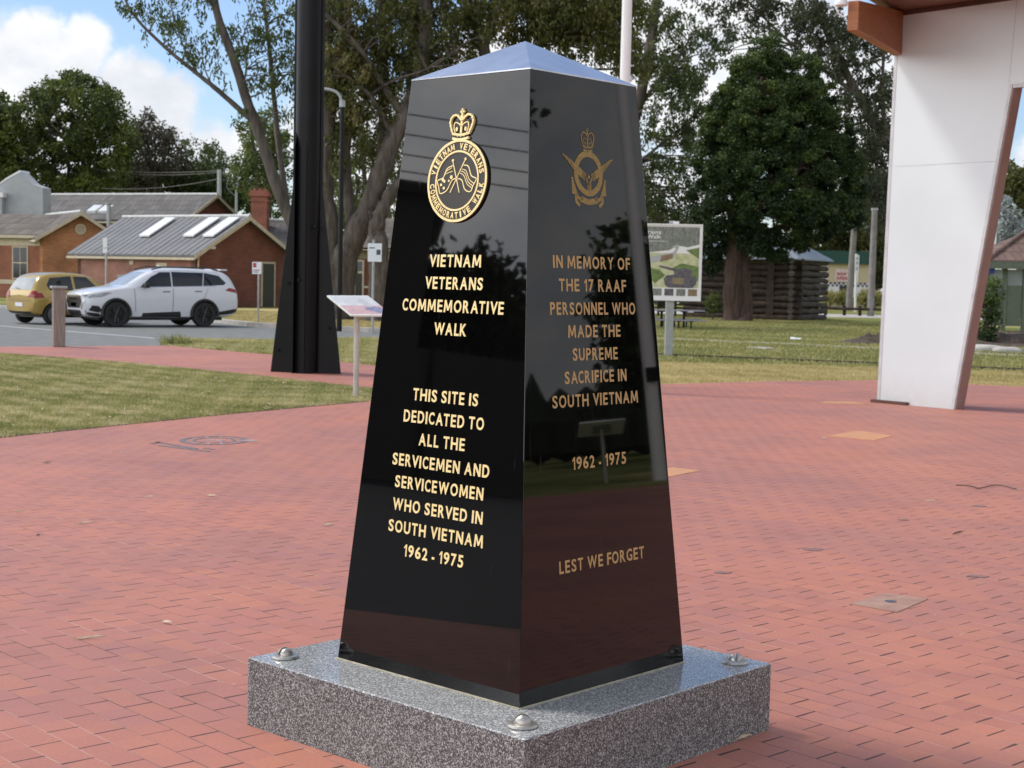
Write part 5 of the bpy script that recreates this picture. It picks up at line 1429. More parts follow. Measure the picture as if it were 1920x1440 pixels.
b = MB(); b.box((cx_, kY - .02, kz(516.5)), (kx(1589) - kx(1565), .03, kz(505) - kz(528))); b.build('sign_plate', M['kiosk_sign'], ki)
b = MB(); b.box((kx(1582), kY - .07, kz(543)), (kx(1592) - kx(1573), .04, kz(536) - kz(550))); b.build('serving_hatch', M['dark_glass'], ki)
b = MB(); b.box((kx(1606), kY - .04, kz(513)), (.12, .03, kz(494) - kz(531))); b.box((kx(1549), kY - .04, kz(513)), (.12, .03, kz(494) - kz(531))); b.build('trim', M['white_paint'], ki)

# two tall timber poles, banner post and low rail fence
for i, (xb, yb, Yp, xt, yt, lab) in enumerate(((1591, 580, 98, 1604, 396, 'tall pale round pole, the left one in front of the kiosk'), (1632, 592, 82, 1640, 394, 'tall pale round pole, the right one nearer the white pillar'))):
    a = at(xb, yb, Yp); c = at(xt, yt, Yp); a.z = 0
    t = thing('pole', lab, 'pole', a, group='pale poles by the kiosk')
    MB().tube([a, a.lerp(c, .5), c], [.22 - .03 * i, .21 - .03 * i, .18 - .03 * i], 16).build('shaft', M['pole_grey'], t, smooth=True, angle=R(40))
    MB().box((c.x, c.y, c.z + .05), (.3, .3, .12)).build('cap', M['galv'], t)
Yp = 94; a = at(1603.5, 583, Yp); c = at(1607, 476, Yp)
t = thing('banner_post', 'thin white post with a narrow printed banner beside the left pale pole', 'banner', (a.x, a.y, 0))
MB().tube([(a.x, a.y, 0), (c.x - .05, a.y, c.z)], .07, 10).build('post', M['white_paint'], t)
z0, z1 = at(1607, 512, Yp).z, at(1607, 478, Yp).z
MB().box((c.x, a.y - .1, (z0 + z1) / 2), (.24, .03, z1 - z0)).build('banner', M['sign_white'], t)
for f in (.25, .55, .8): MB().box((c.x, a.y - .118, z0 + (z1 - z0) * f), (.14, .004, .2)).build('banner_print', M['panel_grey'], t)
Yr = 82
t = thing('rail_fence', 'low dark timber rail fence beyond the cabin lawn', 'fence', (at(1595, 590, Yr).x, Yr, 0))
for px in (1548, 1583, 1612, 1660): MB().box((at(px, 590, Yr).x, Yr, .26), (.16, .12, .52)).build('post', M['log'], t)
MB().tube([(at(1545, 590, Yr).x, Yr - .1, .38), (at(1585, 590, Yr).x, Yr - .1, .36), (at(1700, 590, Yr).x, Yr - .1, .37)], .075, 8).build('rail', M['log'], t)
Yr = 70
t = thing('rail_fence', 'dark post and rail fence behind the picnic table', 'fence', (at(1265, 590, Yr).x, Yr, 0))
for px in (1200, 1234, 1266, 1306): MB().box((at(px, 590, Yr).x, Yr, .42), (.10, .1, .84)).build('post', M['log'], t)
for z in (.42, .72): MB().box((at(1255, 590, Yr).x, Yr - .06, z), (3.6, .04, .07)).build('rail', M['log'], t)

# ------------------------------------------------------------------ park shelter at the right edge
M['shel_green'] = mat('shelter_green', (0.095, 0.115, 0.085), 0.5)
M['shel_glass'] = mat('shelter_glass', (0.20, 0.23, 0.23), 0.1, var=.25, nscale=1.5)
M['tile_shel'] = tilemat('tile_shelter', (1, 0), (0.17, 0.105, 0.085), var=.12)
sY = 56
t = thing('shelter', 'green framed park shelter with a hipped brown tiled roof at the right edge', 'shelter', (at(1900, 600, sY).x, sY, 0))
X = lambda px: at(px, 560, sY).x
Z = lambda py: at(1890, py, sY).z
up = Vector((0, 0, 1))
xl, xr = X(1838), X(1838) + 4.6
ev = Z(490)
rp = [Vector((xl, sY - .6, ev)), Vector((xr, sY - .6, ev)), Vector((xr, sY + 4.4, ev)), Vector((xl, sY + 4.4, ev)), Vector(((xl + xr) / 2 - .1, sY + 1.9, ev + 1.15)), Vector(((xl + xr) / 2 + .1, sY + 1.9, ev + 1.15))]
b = MB(); b.add(rp, [(0, 1, 5, 4), (1, 2, 5), (2, 3, 4, 5), (3, 0, 4), (3, 2, 1, 0)]); rf = b.build('roof', M['tile_shel'], t)
b = MB()
for k, top_ in ((0, 4), (1, 5)): b.tube([rp[k] + up * .05, rp[top_] + up * .06], .08, 8)
b.build('hip_cap', M['tile_shel'], rf)
b = MB(); b.box(((xl + xr) / 2, sY - .58, ev - .15), (xr - xl, .06, .26)); b.build('fascia', M['shel_green'], t)
for px in (1850, 1883, 1920, 1980): MB().box((X(px), sY, ev / 2 - .1), (.13, .13, ev - .2)).build('post', M['shel_green'], t)
for pa, pb_ in ((1850, 1883), (1885.5, 1918), (1922, 1978)):
    MB().box(((X(pa) + X(pb_)) / 2, sY + .03, (Z(535) + .25) / 2), (X(pb_) - X(pa) - .1, .04, Z(535) - .25)).build('wall_panel', M['shel_green'], t)
    MB().box(((X(pa) + X(pb_)) / 2, sY + .03, (Z(535) + ev - .3) / 2), (X(pb_) - X(pa) - .1, .03, ev - .3 - Z(535))).build('glass_panel', M['shel_glass'], t)
MB().box((X(1856), sY - .10, Z(505)), (.2, .03, .32)).build('sign_plate', mat('sign_blue', (.03, .06, .35), .4), t)
fY = 70
p = at(1866, 450, fY)
t = thing('marker_post', 'thin white post rising behind the shelter roof', 'post', (p.x, fY, 0))
MB().tube([(p.x, fY, 0), (p.x, fY, at(1866, 414, fY).z)], .05, 8).build('post', M['white_paint'], t)
# garden bed with mulch and rocks
def mound(name, label, cx, cy, rx, ry, h, mt, cat, seed=1):
    r = random.Random(seed); b = MB(); n = 28; rings = 7; vs = [Vector((cx, cy, h))]; fs = []
    for i in range(1, rings + 1):
        f = i / rings
        for k in range(n):
            a = 2 * math.pi * k / n; jj = r.uniform(.9, 1.1)
            vs.append(Vector((cx + rx * f * jj * math.cos(a), cy + ry * f * jj * math.sin(a), max(-.02, h * (1 - f ** 2) * r.uniform(.35, 1.6)) if i < rings else -.02)))
    for k in range(n): fs.append((0, 1 + k, 1 + (k + 1) % n))
    for i in range(rings - 1):
        for k in range(n): fs.append((1 + i * n + k, 1 + i * n + (k + 1) % n, 1 + (i + 1) * n + (k + 1) % n, 1 + (i + 1) * n + k))
    b.add(vs, fs); o = b.build(name, mt, smooth=True); return tag(o, label, cat)
pm = gp(1632, 646); mound('mulch_mound', 'low mound of dark mulch and twigs on the lawn left of the white pillar', pm.x + .35, pm.y + .4, 1.15, .7, .22, M['mulch'], 'mulch')
pm = gp(1880, 652); mound('garden_bed', 'bark mulch garden bed in front of the shelter', pm.x + .6, pm.y + 2.2, 2.6, 2.2, .28, M['mulch'], 'garden bed', 2)
def rock(label, px, py, sx_, sy_, sz_, seed, group=None, mt='concrete'):
    p = gp(px, py); r = random.Random(seed); b = MB()
    bm = bmesh.new(); bmesh.ops.create_icosphere(bm, subdivisions=2, radius=1)
    for v in bm.verts: v.co *= r.uniform(.82, 1.12)
    vs = [Vector((p.x + v.co.x * sx_, p.y + v.co.y * sy_, max(-.03, v.co.z * sz_ + sz_ * .4))) for v in bm.verts]
    fs = [[v.index for v in f.verts] for f in bm.faces]; bm.free()
    b.add(vs, fs); return tag(b.build('rock', M[mt], smooth=True), label, 'rock', group)
rock('long flat edging stone at the foot of the bush', 1848, 660, .55, .2, .14, 1, 'garden bed rocks')
rock('pale broad stone beside the garden bed, right of the flat one', 1888, 662, .42, .2, .12, 2, 'garden bed rocks')
rock('rounded grey stone lying in the mulch before the shelter', 1890, 646, .36, .3, .22, 3, 'garden bed rocks', 'galv')
# litter
p = gp(1491, 638); b = MB(); b.prism([(p.x - .16, p.y - .1, .03), (p.x + .12, p.y - .14, .02), (p.x + .19, p.y + .08, .05), (p.x - .12, p.y + .12, .08)], (0, 0, .012)); tag(b.build('litter', M['sign_white']), 'scrap of white paper lying on the green lawn', 'litter')
p = gp(1425, 654); b = MB(); b.lathe([(0, 0), (.36, 0), (.34, .035), (0, .04)], (p.x, p.y, 0), n=20); tag(b.build('pit_cover', M['concrete']), 'flat concrete pit cover set in the lawn', 'pit cover')

# ------------------------------------------------------------------ white pavilion pylon with timber beam
pA = Vector((5.08, 21.0, 0)); pu = Vector((.64, -.77, 0)).normalized()
frp = frame((pA.x, pA.y), (pu.x, pu.y))
def uz(px, py):
    d = ray(px, py); o = Vector((0, 0, HCAM)); n = frp.n
    k = (frp.o - o).dot(n) / d.dot(n); P = o + d * k; return (P - frp.o).dot(frp.u), P.z
def add_grime(mt, h=.5, c=(0.36, 0.25, 0.19)):
    nt = mt.node_tree; b = nt.nodes['Principled BSDF']; src = b.inputs['Base Color'].links[0].from_socket
    t = N(nt, 'ShaderNodeTexCoord'); sp = N(nt, 'ShaderNodeSeparateXYZ'); nt.links.new(t.outputs['Object'], sp.inputs[0])
    n = N(nt, 'ShaderNodeTexNoise'); setin(n, Scale=7.0, Detail=7.0, Roughness=.75); nt.links.new(t.outputs['Object'], n.inputs['Vector'])
    a = N(nt, 'ShaderNodeMapRange'); setin(a, **{'From Min': 0.0, 'From Max': h, 'To Min': .42, 'To Max': 0.0}); nt.links.new(sp.outputs['Z'], a.inputs[0])
    ml = N(nt, 'ShaderNodeMath', operation='MULTIPLY'); nt.links.new(a.outputs[0], ml.inputs[0]); nt.links.new(n.outputs['Fac'], ml.inputs[1])
    mx = N(nt, 'ShaderNodeMix', data_type='RGBA'); nt.links.new(ml.outputs[0], mx.inputs[0]); nt.links.new(src, mx.inputs[6]); mx.inputs[7].default_value = rgb(c)
    nt.links.new(mx.outputs[2], b.inputs['Base Color'])
add_grime(M['panel_white'])
pav = thing('pavilion', 'white clad pavilion pylon with brown reveal, timber beam and brown timber soffit', 'pavilion', pA)
uL0 = 0.0; uR0 = uz(1783, 768)[0]; uLT, zLT = uz(1687, 24); uRH, zRH = uz(1893, 158); uEnd = uRH + 5.0
TH = .17
wall = [(0, 0), (uR0, 0), (uRH, zRH), (uEnd, zRH + .02), (uEnd, zLT), (uLT, zLT)]
MB().prism([frp(u, 0, z) for u, z in wall], frp.n * -TH).build('panel', M['panel_white'], pav)
# brown reveal of the leg and underside, white edge trims, panel joints
d_ = .012
def off(u, z): return u + d_, z
MB().prism([frp(uR0 + .045, -.03, 0), frp(uRH + .045, -.03, zRH - .01), frp(uRH + .045, -TH - .04, zRH - .01), frp(uR0 + .045, -TH - .04, 0)], frp.u * .012).build('reveal', M['brown_panel'], pav)
MB().prism([frp(uR0, .004, 0), frp(uR0 + .045, .004, 0), frp(uRH + .045, .004, zRH), frp(uRH, .004, zRH)], frp.n * -.05).build('edge_trim', M['trim_grey'], pav)
MB().prism([frp(-.05, .004, 0), frp(-.001, .004, 0), frp(uLT - .001, .004, zLT - .02), frp(uLT - .05, .004, zLT - .02)], frp.n * -.08).build('edge_trim', M['trim_grey'], pav)
MB().prism([frp(uRH + .05, .004, zRH - .001), frp(uEnd, .004, zRH + .019), frp(uEnd, .004, zRH - .03), frp(uRH + .05, .004, zRH - .05)], frp.n * -.06).build('edge_trim', M['trim_grey'], pav)
j0, j1 = uz(1676, 313), uz(1873, 303)
b = MB(); b.prism([frp(j0[0] + .02, .0015, j0[1]), frp(j1[0] - .06, .0015, j1[1]), frp(j1[0] - .06, .0015, j1[1] + .01), frp(j0[0] + .02, .0015, j0[1] + .01)], frp.n * -.001)
b.build('panel_joint', M['trim_grey'], pav); b = MB()
b.prism([frp(uRH - .012, .0015, zRH + .02), frp(uRH, .0015, zRH + .02), frp(uRH + .06, .0015, zLT), frp(uRH + .048, .0015, zLT)], frp.n * -.001)
b.build('panel_joint', M['trim_grey'], pav)
MB().prism([frp(-.10, .08, 0), frp(.48, .08, 0), frp(.48, .08, .04), frp(-.10, .08, .04)], frp.n * -.13).build('kick_plate', M['kick'], pav)
# red inner beam seen through the opening
MB().prism([frp(uRH + .12, -1.6, zRH - .85), frp(uEnd, -1.6, zRH - 1.0), frp(uEnd, -1.6, zRH - .1), frp(uRH + .12, -1.6, zRH - .1)], frp.n * -.2).build('inner_beam', M['red_panel'], pav)
# timber beam reaching out to the left, soffit above
bA = frp(-.03, -.05, 0); zb0, zb1 = at(1684, 104, 21).z, at(1684, 36, 21).z
eb = at(1588, 58, 19.1); et = at(1588, 2, 19.1)
bd = (Vector((eb.x, eb.y, 0)) - Vector((bA.x, bA.y, 0)))
bn = Vector((-bd.y, bd.x, 0)).normalized() * .14
def beam(p0, p1, a0, a1, c0, c1, name, mt):
    MB().prism([Vector((p0.x, p0.y, a0)), Vector((p1.x, p1.y, c0)), Vector((p1.x, p1.y, c1)), Vector((p0.x, p0.y, a1))], bn).build(name, mt, pav, bevel=.008)
beam(bA, eb, zb0, zb1 + .1, eb.z, et.z, 'beam', M['beam_wood'])
ez = zLT + .02
s0 = frp(-.08, .02, 0)
sd = bd.normalized()
pts = [s0 + sd * .1, s0 + sd * 1.9, s0 + sd * 1.9 + pu * 9, s0 + pu * 9 - frp.n * 6, s0 - frp.n * 6]
pts = [Vector((p.x, p.y, ez)) for p in pts]
MB().prism(pts, (0, 0, .22)).build('soffit', M['soffit_wood'], pav)
MB().prism([frp(-.06, .02, zLT - .045), frp(uEnd, .02, zLT - .045), frp(uEnd, .02, zLT + .015), frp(-.06, .02, zLT + .015)], frp.n * -.1).build('top_trim', M['kick'], pav)
# flood light with its cable on the beam end
c = at(1577, 6, 19.0)
b = MB(); b.lathe([(.0, .10), (.03, .10), (.05, .07), (.085, 0), (.08, -.03), (0, -.035)], c, n=20); b.build('flood_light', M['white_paint'], pav, smooth=True, angle=R(40))
b = MB(); b.tube(smooth_pts([tuple(at(1568, 4, 19)), tuple(at(1569, 18, 19)), tuple(at(1574, 27, 19)), tuple(at(1583, 32, 19))]), .011, 8); b.build('cable', M['white_paint'], pav)

# the tall white post farther east (shows as a reflection along the right edge of the right face)
b0 = Vector((26.6, 9.95, 0)); t = thing('light_mast', 'tall slim white post mirrored along the right edge of the monument', 'post', b0)
MB().tube([b0, b0 + Vector((0, 0, 10.5))], [.15, .12], 20).build('pole', M['white_paint'], t, smooth=True, angle=R(40))
MB().box(b0 + Vector((-.16, 0, 2.2)), (.06, .22, .3)).build('meter_box', M['lamp_black'], t)
MB().box(b0 + Vector((-.5, 0, 10.4)), (1.0, .2, .1)).build('lamp_head', M['grey_paint'], t, bevel=.03)

# ------------------------------------------------------------------ overhead wires and their poles
for (px, yb, yt, Yp, lab) in ((411, 500, 318, 112, 'grey timber power pole behind the long hall, the thicker left one'), (443, 500, 309, 118, 'thin power pole behind the long hall, right of the thicker one')):
    a = at(px, yb, Yp); a.z = 0; c = at(px, yt, Yp)
    t = thing('power_pole', lab, 'power pole', a, group='power poles behind the hall')
    w = .16 if px == 411 else .10
    MB().tube([a, (c.x, a.y, c.z)], [w * 1.2, w], 12).build('shaft', M['galv'], t, smooth=True, angle=R(40))
    if px == 443:
        b = MB(); b.box((a.x, a.y - .1, c.z - 1.6), (.5, .3, .6)); b.tube(smooth_pts([(a.x - .2, a.y, c.z - .2), (a.x - .8, a.y, c.z - 1.6), (a.x - .1, a.y, c.z - 2.4)]), .02, 6); b.build('fittings', M['galv'], t)
for (p0, p1, sag, lab) in ((at(411, 320, 112), at(150, 314, 120), .25, 'topmost'), (at(411, 323, 112), at(165, 318, 120), .3, 'second'), (at(411, 335, 112), at(190, 353, 112), .3, 'lowest'), (at(443, 333, 118), at(620, 372, 90), .4, 'right going')):
    pts = [tuple(p0.lerp(p1, k / 12) - Vector((0, 0, sag * 4 * (k / 12) * (1 - k / 12)))) for k in range(13)]
    o = MB().tube(pts, .022, 5).build('power_line', M['pole_grey'])
    tag(o, lab + ' overhead wire in front of the trees behind the long hall', 'wire', 'overhead wires')

# ------------------------------------------------------------------ trees
def leaf_cloud(name, clusters, mt, parent, leaf=(.16, .042), droop=0.6, seed=0, tint_sd=.16, cl_sd=.16, dirbias=None):
    """clusters: rows of x, y, z, radius, number of leaves, vertical stretch, tint"""
    r = np.random.default_rng(seed)
    Ps, Ts = [], []
    for (x, y, z, rad, n, vs, ti) in clusters:
        n = int(n)
        d = r.normal(size=(n, 3)); d /= np.linalg.norm(d, axis=1)[:, None]
        rr = rad * r.uniform(0, 1, n) ** 0.45
        q = d * rr[:, None]; q[:, 2] *= vs
        Ps.append(q + np.array([x, y, z])); Ts.append(np.full(n, ti + r.normal(0, cl_sd)))
    P = np.concatenate(Ps); T = np.concatenate(Ts); n = len(P)
    a = r.normal(size=(n, 3)); a[:, 2] -= droop * 1.6; a /= np.linalg.norm(a, axis=1)[:, None]
    w = np.cross(a, r.normal(size=(n, 3))); w /= np.linalg.norm(w, axis=1)[:, None]
    ln = leaf[0] * r.uniform(.6, 1.35, n)[:, None]; wd = leaf[1] * r.uniform(.7, 1.3, n)[:, None]
    nn = np.cross(a, w)
    V = np.stack([P, P + a * ln * .45 + w * wd + nn * wd * .25, P + a * ln, P + a * ln * .45 - w * wd + nn * wd * .25], 1)
    T = np.clip(T + r.normal(0, tint_sd, n), 0, 1)
    me = raw_mesh(name, V.reshape(-1, 3), n, T, mt, 4)
    return link(name, me, None, parent)

class Tree:
    def __init__(s, name, label, base, bark, leaves, seed, cat='tree', group=None):
        s.t = thing(name, label, cat, (base.x, base.y, 0), group=group)
        s.base = Vector((base.x, base.y, 0)); s.bark, s.leaves = M[bark], M[leaves]
        s.r = random.Random(seed); s.seed = seed
        s.mb = MB(); s.limbs = []; s.cl = []
    def limb(s, pts, r0, r1, n=10, rough=.06, k=5, root=False):
        P = smooth_pts([tuple(p) for p in pts], k); m = len(P); rad = []; out = []
        for i, p in enumerate(P):
            f = i / (m - 1); rr = r0 + (r1 - r0) * f ** .85
            if root and f < .12: rr *= 1 + .45 * (1 - f / .12) ** 2
            rr *= s.r.uniform(1 - rough, 1 + rough)
            out.append(p + Vector((s.r.uniform(-1, 1), s.r.uniform(-1, 1), 0)) * rr * rough * 1.5 * (0 if i in (0, m - 1) else 1)); rad.append(rr)
        s.mb.tube(out, rad, n); s.limbs.append((out, rad)); return out
    def twig(s, p, q, r0=.05):
        mid = p.lerp(q, .5) + Vector((s.r.uniform(-.15, .15), s.r.uniform(-.15, .15), s.r.uniform(-.02, .25))) * (q - p).length
        s.mb.tube(smooth_pts([tuple(p), tuple(mid), tuple(q)], 3), [r0 * (1 - .8 * k / 6) for k in range(7)], 5, False)
    def nearest(s, c, below=True):
        best, bd = None, 1e9
        for P, rad in s.limbs:
            for i in range(len(P) // 6, len(P)):
                p = P[i]; dz = c.z - p.z
                d = (p - c).length + (2.0 * max(0, -dz))
                if d < bd: best, bd = (p, rad[i]), d
        return best
    def cluster(s, c, rad, n, vs=1.0, tint=.45, twig=True):
        s.cl.append((c.x, c.y, c.z, rad, n, vs, tint))
        if twig and s.limbs:
            b = s.nearest(c)
            if b and (b[0] - c).length < 7: s.twig(b[0], c, min(b[1] * .7, .03 + .012 * (b[0] - c).length))
    def blob(s, c, rx, ry, rz, n, crad, nleaf, tint=.45, shell=.5, twigs=.5, vs=1.0):
        for i in range(n):
            while True:
                d = Vector((s.r.gauss(0, 1), s.r.gauss(0, 1), s.r.gauss(0, 1)))
                if d.length > .1: break
            d.normalize(); f = s.r.uniform(shell ** 3, 1) ** (1 / 3)
            p = Vector(c) + Vector((d.x * rx * f, d.y * ry * f, d.z * rz * f))
            if p.z < .4: continue
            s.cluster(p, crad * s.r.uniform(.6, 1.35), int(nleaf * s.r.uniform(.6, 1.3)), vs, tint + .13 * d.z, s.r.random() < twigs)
    def done(s, leaf=(.16, .042), droop=.6, tint_sd=.16, cl_sd=.14):
        if s.mb.v: s.mb.build('trunk', s.bark, s.t, smooth=True)
        if s.cl: leaf_cloud('crown', s.cl, s.leaves, s.t, leaf, droop, s.seed, tint_sd, cl_sd)
        return s.t
def pxr(r, Y): return r * Y / FPX

# --- the leaning gum left of the mast, with the long side branch
Y = 58
T = Tree('gum_tree', 'slender gum leaning left over the roofs from behind the black mast', at(590, 590, Y), 'bark_pale', 'gum', 21)
tr = [at(592, 592, Y), at(578, 500, Y), at(548, 420, Y), at(515, 340, Y), at(488, 255, Y), at(462, 185, Y), at(438, 110, Y), at(410, 35, Y), at(392, -50, Y), at(380, -140, Y)]
tr[0].z = -.1
T.limb(tr, .29, .115, 14, .05, 5, False)
T.limb([at(473, 226, Y), at(430, 188, Y - .2), at(395, 158, Y - .3), at(362, 132, Y - .3), at(325, 102, Y - .4), at(292, 72, Y - .4), at(262, 42, Y - .5), at(240, 10, Y - .6), at(222, -30, Y - .6)], .115, .035, 8)
T.limb([at(372, 140, Y - .3), at(350, 100, Y - .4), at(335, 62, Y - .4), at(320, 10, Y - .5)], .05, .02, 6)
T.limb([at(402, 12, Y), at(385, -8, Y - .2), at(368, -30, Y - .4), at(340, -60, Y - .5)], .09, .04, 7)
T.limb([at(398, 160, Y - .3), at(384, 130, Y - .3), at(378, 92, Y - .3)], .035, .015, 5)
T.limb([at(455, 170, Y), at(462, 120, Y - .3), at(455, 75, Y - .4), at(470, 30, Y - .4)], .05, .02, 6)
T.limb([at(540, 400, Y), at(520, 250, Y + .8), at(508, 120, Y + 1), at(498, 30, Y + 1.2), at(485, -60, Y + 1.2)], .13, .06, 8)
for px, py, n, rp in [(232, 8, 5, 26), (262, 12, 5, 26), (300, 22, 6, 30), (270, 38, 3, 18), (318, 45, 7, 28), (345, 62, 7, 28), (330, 90, 4, 20), (362, 40, 6, 26), (300, -20, 8, 40), (360, 95, 5, 22), (385, 110, 3, 18), (395, 70, 3, 18),
                      (348, 112, 3, 14), (412, 120, 3, 18), (440, 60, 6, 26), (470, 40, 8, 30), (455, 110, 5, 24), (470, 160, 3, 20), (500, 60, 12, 34), (520, 110, 12, 34), (540, 40, 12, 36), (500, -10, 12, 40), (430, -20, 8, 34), (495, 160, 6, 26), (525, 170, 6, 26),
                      (545, 140, 8, 26), (420, 150, 2, 14), (452, 200, 1, 12), (540, 210, 5, 22), (515, 130, 5, 26), (470, 90, 4, 20), (380, 0, 5, 26)]:
    for _ in range(n):
        c = at(px + T.r.gauss(0, rp * .55), py + T.r.gauss(0, rp * .5), Y + T.r.uniform(-1, 1.2))
        T.cluster(c, pxr(T.r.uniform(9, 17), Y), T.r.randint(16, 34), 1.5, .5, T.r.random() < .5)
T.done((.19, .036), 1.3)

# --- the big many-stemmed gum behind mast and monument
Y = 54
T = Tree('gum_tree', 'huge many stemmed gum spreading over the top of the photo behind the monument', at(655, 600, Y), 'bark', 'gum_olive', 22)
g0 = at(628, 600, Y); g0.z = -.1; g1 = at(706, 602, Y - 1); g1.z = -.1
T.limb([g0, at(618, 520, Y), at(612, 430, Y), at(606, 330, Y), at(612, 230, Y), at(608, 120, Y), at(612, 10, Y), at(618, -100, Y)], .52, .22, 14, .07, 5, True)
T.limb([g0 + Vector((.2, 0, .2)), at(648, 490, Y - .2), at(668, 440, Y - .3), at(692, 385, Y - .4), at(712, 330, Y - .5), at(735, 270, Y - .5), at(758, 215, Y - .4), at(790, 130, Y), at(800, 30, Y), at(790, -80, Y)], .50, .20, 14, .08)
T.limb([g1, at(712, 520, Y - 1), at(708, 450, Y - 1), at(706, 420, Y - 1), at(722, 385, Y - 1), at(738, 352, Y - 1), at(762, 330, Y - 1), at(800, 260, Y - 1)], .45, .10, 12, .10, 5, True)
T.limb([at(707, 440, Y - 1), at(698, 415, Y - 1.1), at(692, 395, Y - 1.2)], .12, .03, 7)
T.limb([at(660, 455, Y), at(655, 380, Y + .5), at(648, 300, Y + .7), at(655, 200, Y + .7), at(650, 90, Y + .7), at(655, -60, Y + .7)], .22, .14, 9)
T.limb([at(760, 225, Y - .4), at(735, 185, Y - .5), at(705, 140, Y - .6), at(680, 100, Y - .7), at(650, 65, Y - .8), at(625, 40, Y - .8), at(590, 10, Y - .8)], .16, .06, 8)
T.limb([at(742, 262, Y - .5), at(716, 215, Y - .6), at(690, 175, Y - .8), at(660, 150, Y - .9), at(630, 130, Y - 1)], .12, .04, 7)
T.limb([at(710, 335, Y - .5), at(714, 290, Y + .4), at(718, 210, Y + 1), at(720, 110, Y + 1), at(716, 0, Y + 1), at(720, -90, Y + 1)], .20, .13, 9)
T.limb([at(722, 385, Y - 1), at(758, 320, Y), at(772, 230, Y + 1), at(768, 130, Y + 1), at(775, 20, Y + 1), at(770, -90, Y + 1)], .20, .12, 9)
g2 = at(900, 600, Y + 1); g2.z = -.1
T.limb([g2, at(903, 500, Y + 1), at(906, 400, Y + 1), at(912, 250, Y + 1), at(912, 120, Y + 1), at(898, 60, Y + 1), at(878, 20, Y + 1), at(868, -40, Y + 1)], .36, .14, 10, .06, 5, True)
T.limb([at(908, 90, Y + 1), at(925, 50, Y + .8), at(938, 0, Y + .6), at(950, -60, Y + .6)], .12, .06, 8)
T.limb([at(912, 200, Y + 1), at(955, 140, Y + 1), at(985, 80, Y + 1), at(1010, 20, Y + 1), at(1030, -40, Y + 1)], .14, .07, 8)
T.limb([at(985, 95, Y + 1), at(1030, 70, Y + .8), at(1060, 40, Y + .6), at(1100, 15, Y + .5), at(1130, -20, Y + .5)], .10, .04, 7)
T.limb([at(690, 180, Y - .5), at(740, 150, Y - .8), at(800, 130, Y - 1), at(850, 100, Y - 1)], .06, .02, 6)
for px, py, rx, ry, n in [(620, 60, 40, 90, 26), (650, 150, 60, 60, 34), (640, 20, 60, 50, 28), (720, 40, 80, 70, 50), (730, 130, 70, 60, 34), (800, 60, 80, 80, 60), (820, 120, 60, 40, 20), (880, 30, 80, 60, 46),
                          (950, 30, 70, 60, 36), (1000, 10, 70, 60, 30), (760, -40, 200, 60, 60), (1020, -30, 150, 60, 40), (700, 230, 50, 60, 18), (640, 250, 40, 60, 14), (620, 190, 30, 40, 12), (1080, 30, 60, 50, 20),
                          (1130, 60, 50, 60, 30), (1160, 0, 70, 60, 36), (1060, 70, 50, 40, 16), (1185, 120, 30, 60, 14), (1040, 20, 60, 40, 34), (1110, 20, 60, 40, 22), (1150, 90, 45, 40, 18), (980, 50, 50, 30, 16), (700, 190, 50, 50, 16), (600, 300, 25, 60, 5), (690, 300, 40, 50, 9)]:
    for _ in range(int(n * 1.15)):
        c = at(px + T.r.gauss(0, rx * .6), py + T.r.gauss(0, ry * .6), Y + T.r.uniform(-1.1, 3.6))
        T.cluster(c, pxr(T.r.uniform(11, 26), Y), T.r.randint(50, 105), 1.25, .42, T.r.random() < .33)
for _ in range(34):      # browning sprays low in the crown
    c = at(645 + T.r.gauss(0, 30), 165 + T.r.gauss(0, 48), Y + T.r.uniform(-1.4, .4))
    T.cluster(c, pxr(T.r.uniform(9, 18), Y), T.r.randint(40, 70), 1.2, .95, True)
for _ in range(46):      # bare grey twigs among the leaves
    a_ = at(T.r.uniform(620, 960), T.r.uniform(30, 260), Y + T.r.uniform(-1.6, -.6)); b_ = T.nearest(a_)
    if b_ and (b_[0] - a_).length < 4: T.twig(b_[0], a_, .045)
T.done((.17, .036), 1.1)

# --- gum with dark leaves right of the monument
Y = 72
T = Tree('gum_tree', 'dark leaved gum between the monument and the rough barked tree', at(1130, 585, Y), 'bark', 'gum', 23)
b0 = at(1120, 590, Y); b0.z = -.1
T.limb([b0, at(1125, 450, Y), at(1150, 330, Y), at(1190, 220, Y), at(1215, 110, Y), at(1230, 0, Y), at(1235, -80, Y)], .45, .15, 12, .06, 5, True)
T.limb([at(1200, 200, Y), at(1235, 150, Y), at(1270, 110, Y), at(1300, 60, Y)], .10, .04, 7)
T.limb([at(1150, 330, Y), at(1205, 300, Y), at(1240, 270, Y), at(1280, 250, Y)], .12, .04, 7)
T.limb([at(1212, 120, Y), at(1180, 60, Y), at(1150, 20, Y), at(1110, -30, Y)], .10, .04, 7)
for px, py, rx, ry, n in [(1225, 60, 40, 60, 24), (1240, 150, 40, 50, 28), (1275, 130, 40, 50, 36), (1290, 200, 40, 50, 34), (1230, 230, 40, 40, 18), (1240, 320, 45, 40, 24), (1265, 360, 40, 50, 30), (1215, 390, 30, 50, 20), (1300, 60, 40, 40, 16), (1290, 270, 35, 60, 26), (1275, 410, 40, 30, 16), (1240, 20, 40, 40, 12), (1255, 420, 40, 25, 8), (1280, 290, 30, 50, 12)]:
    for _ in range(n):
        c = at(px + T.r.gauss(0, rx * .6), py + T.r.gauss(0, ry * .6), Y + T.r.uniform(-2, 2))
        T.cluster(c, pxr(T.r.uniform(9, 19), Y), T.r.randint(28, 60), 1.2, .36, T.r.random() < .5)
T.done((.20, .045), 1.0)

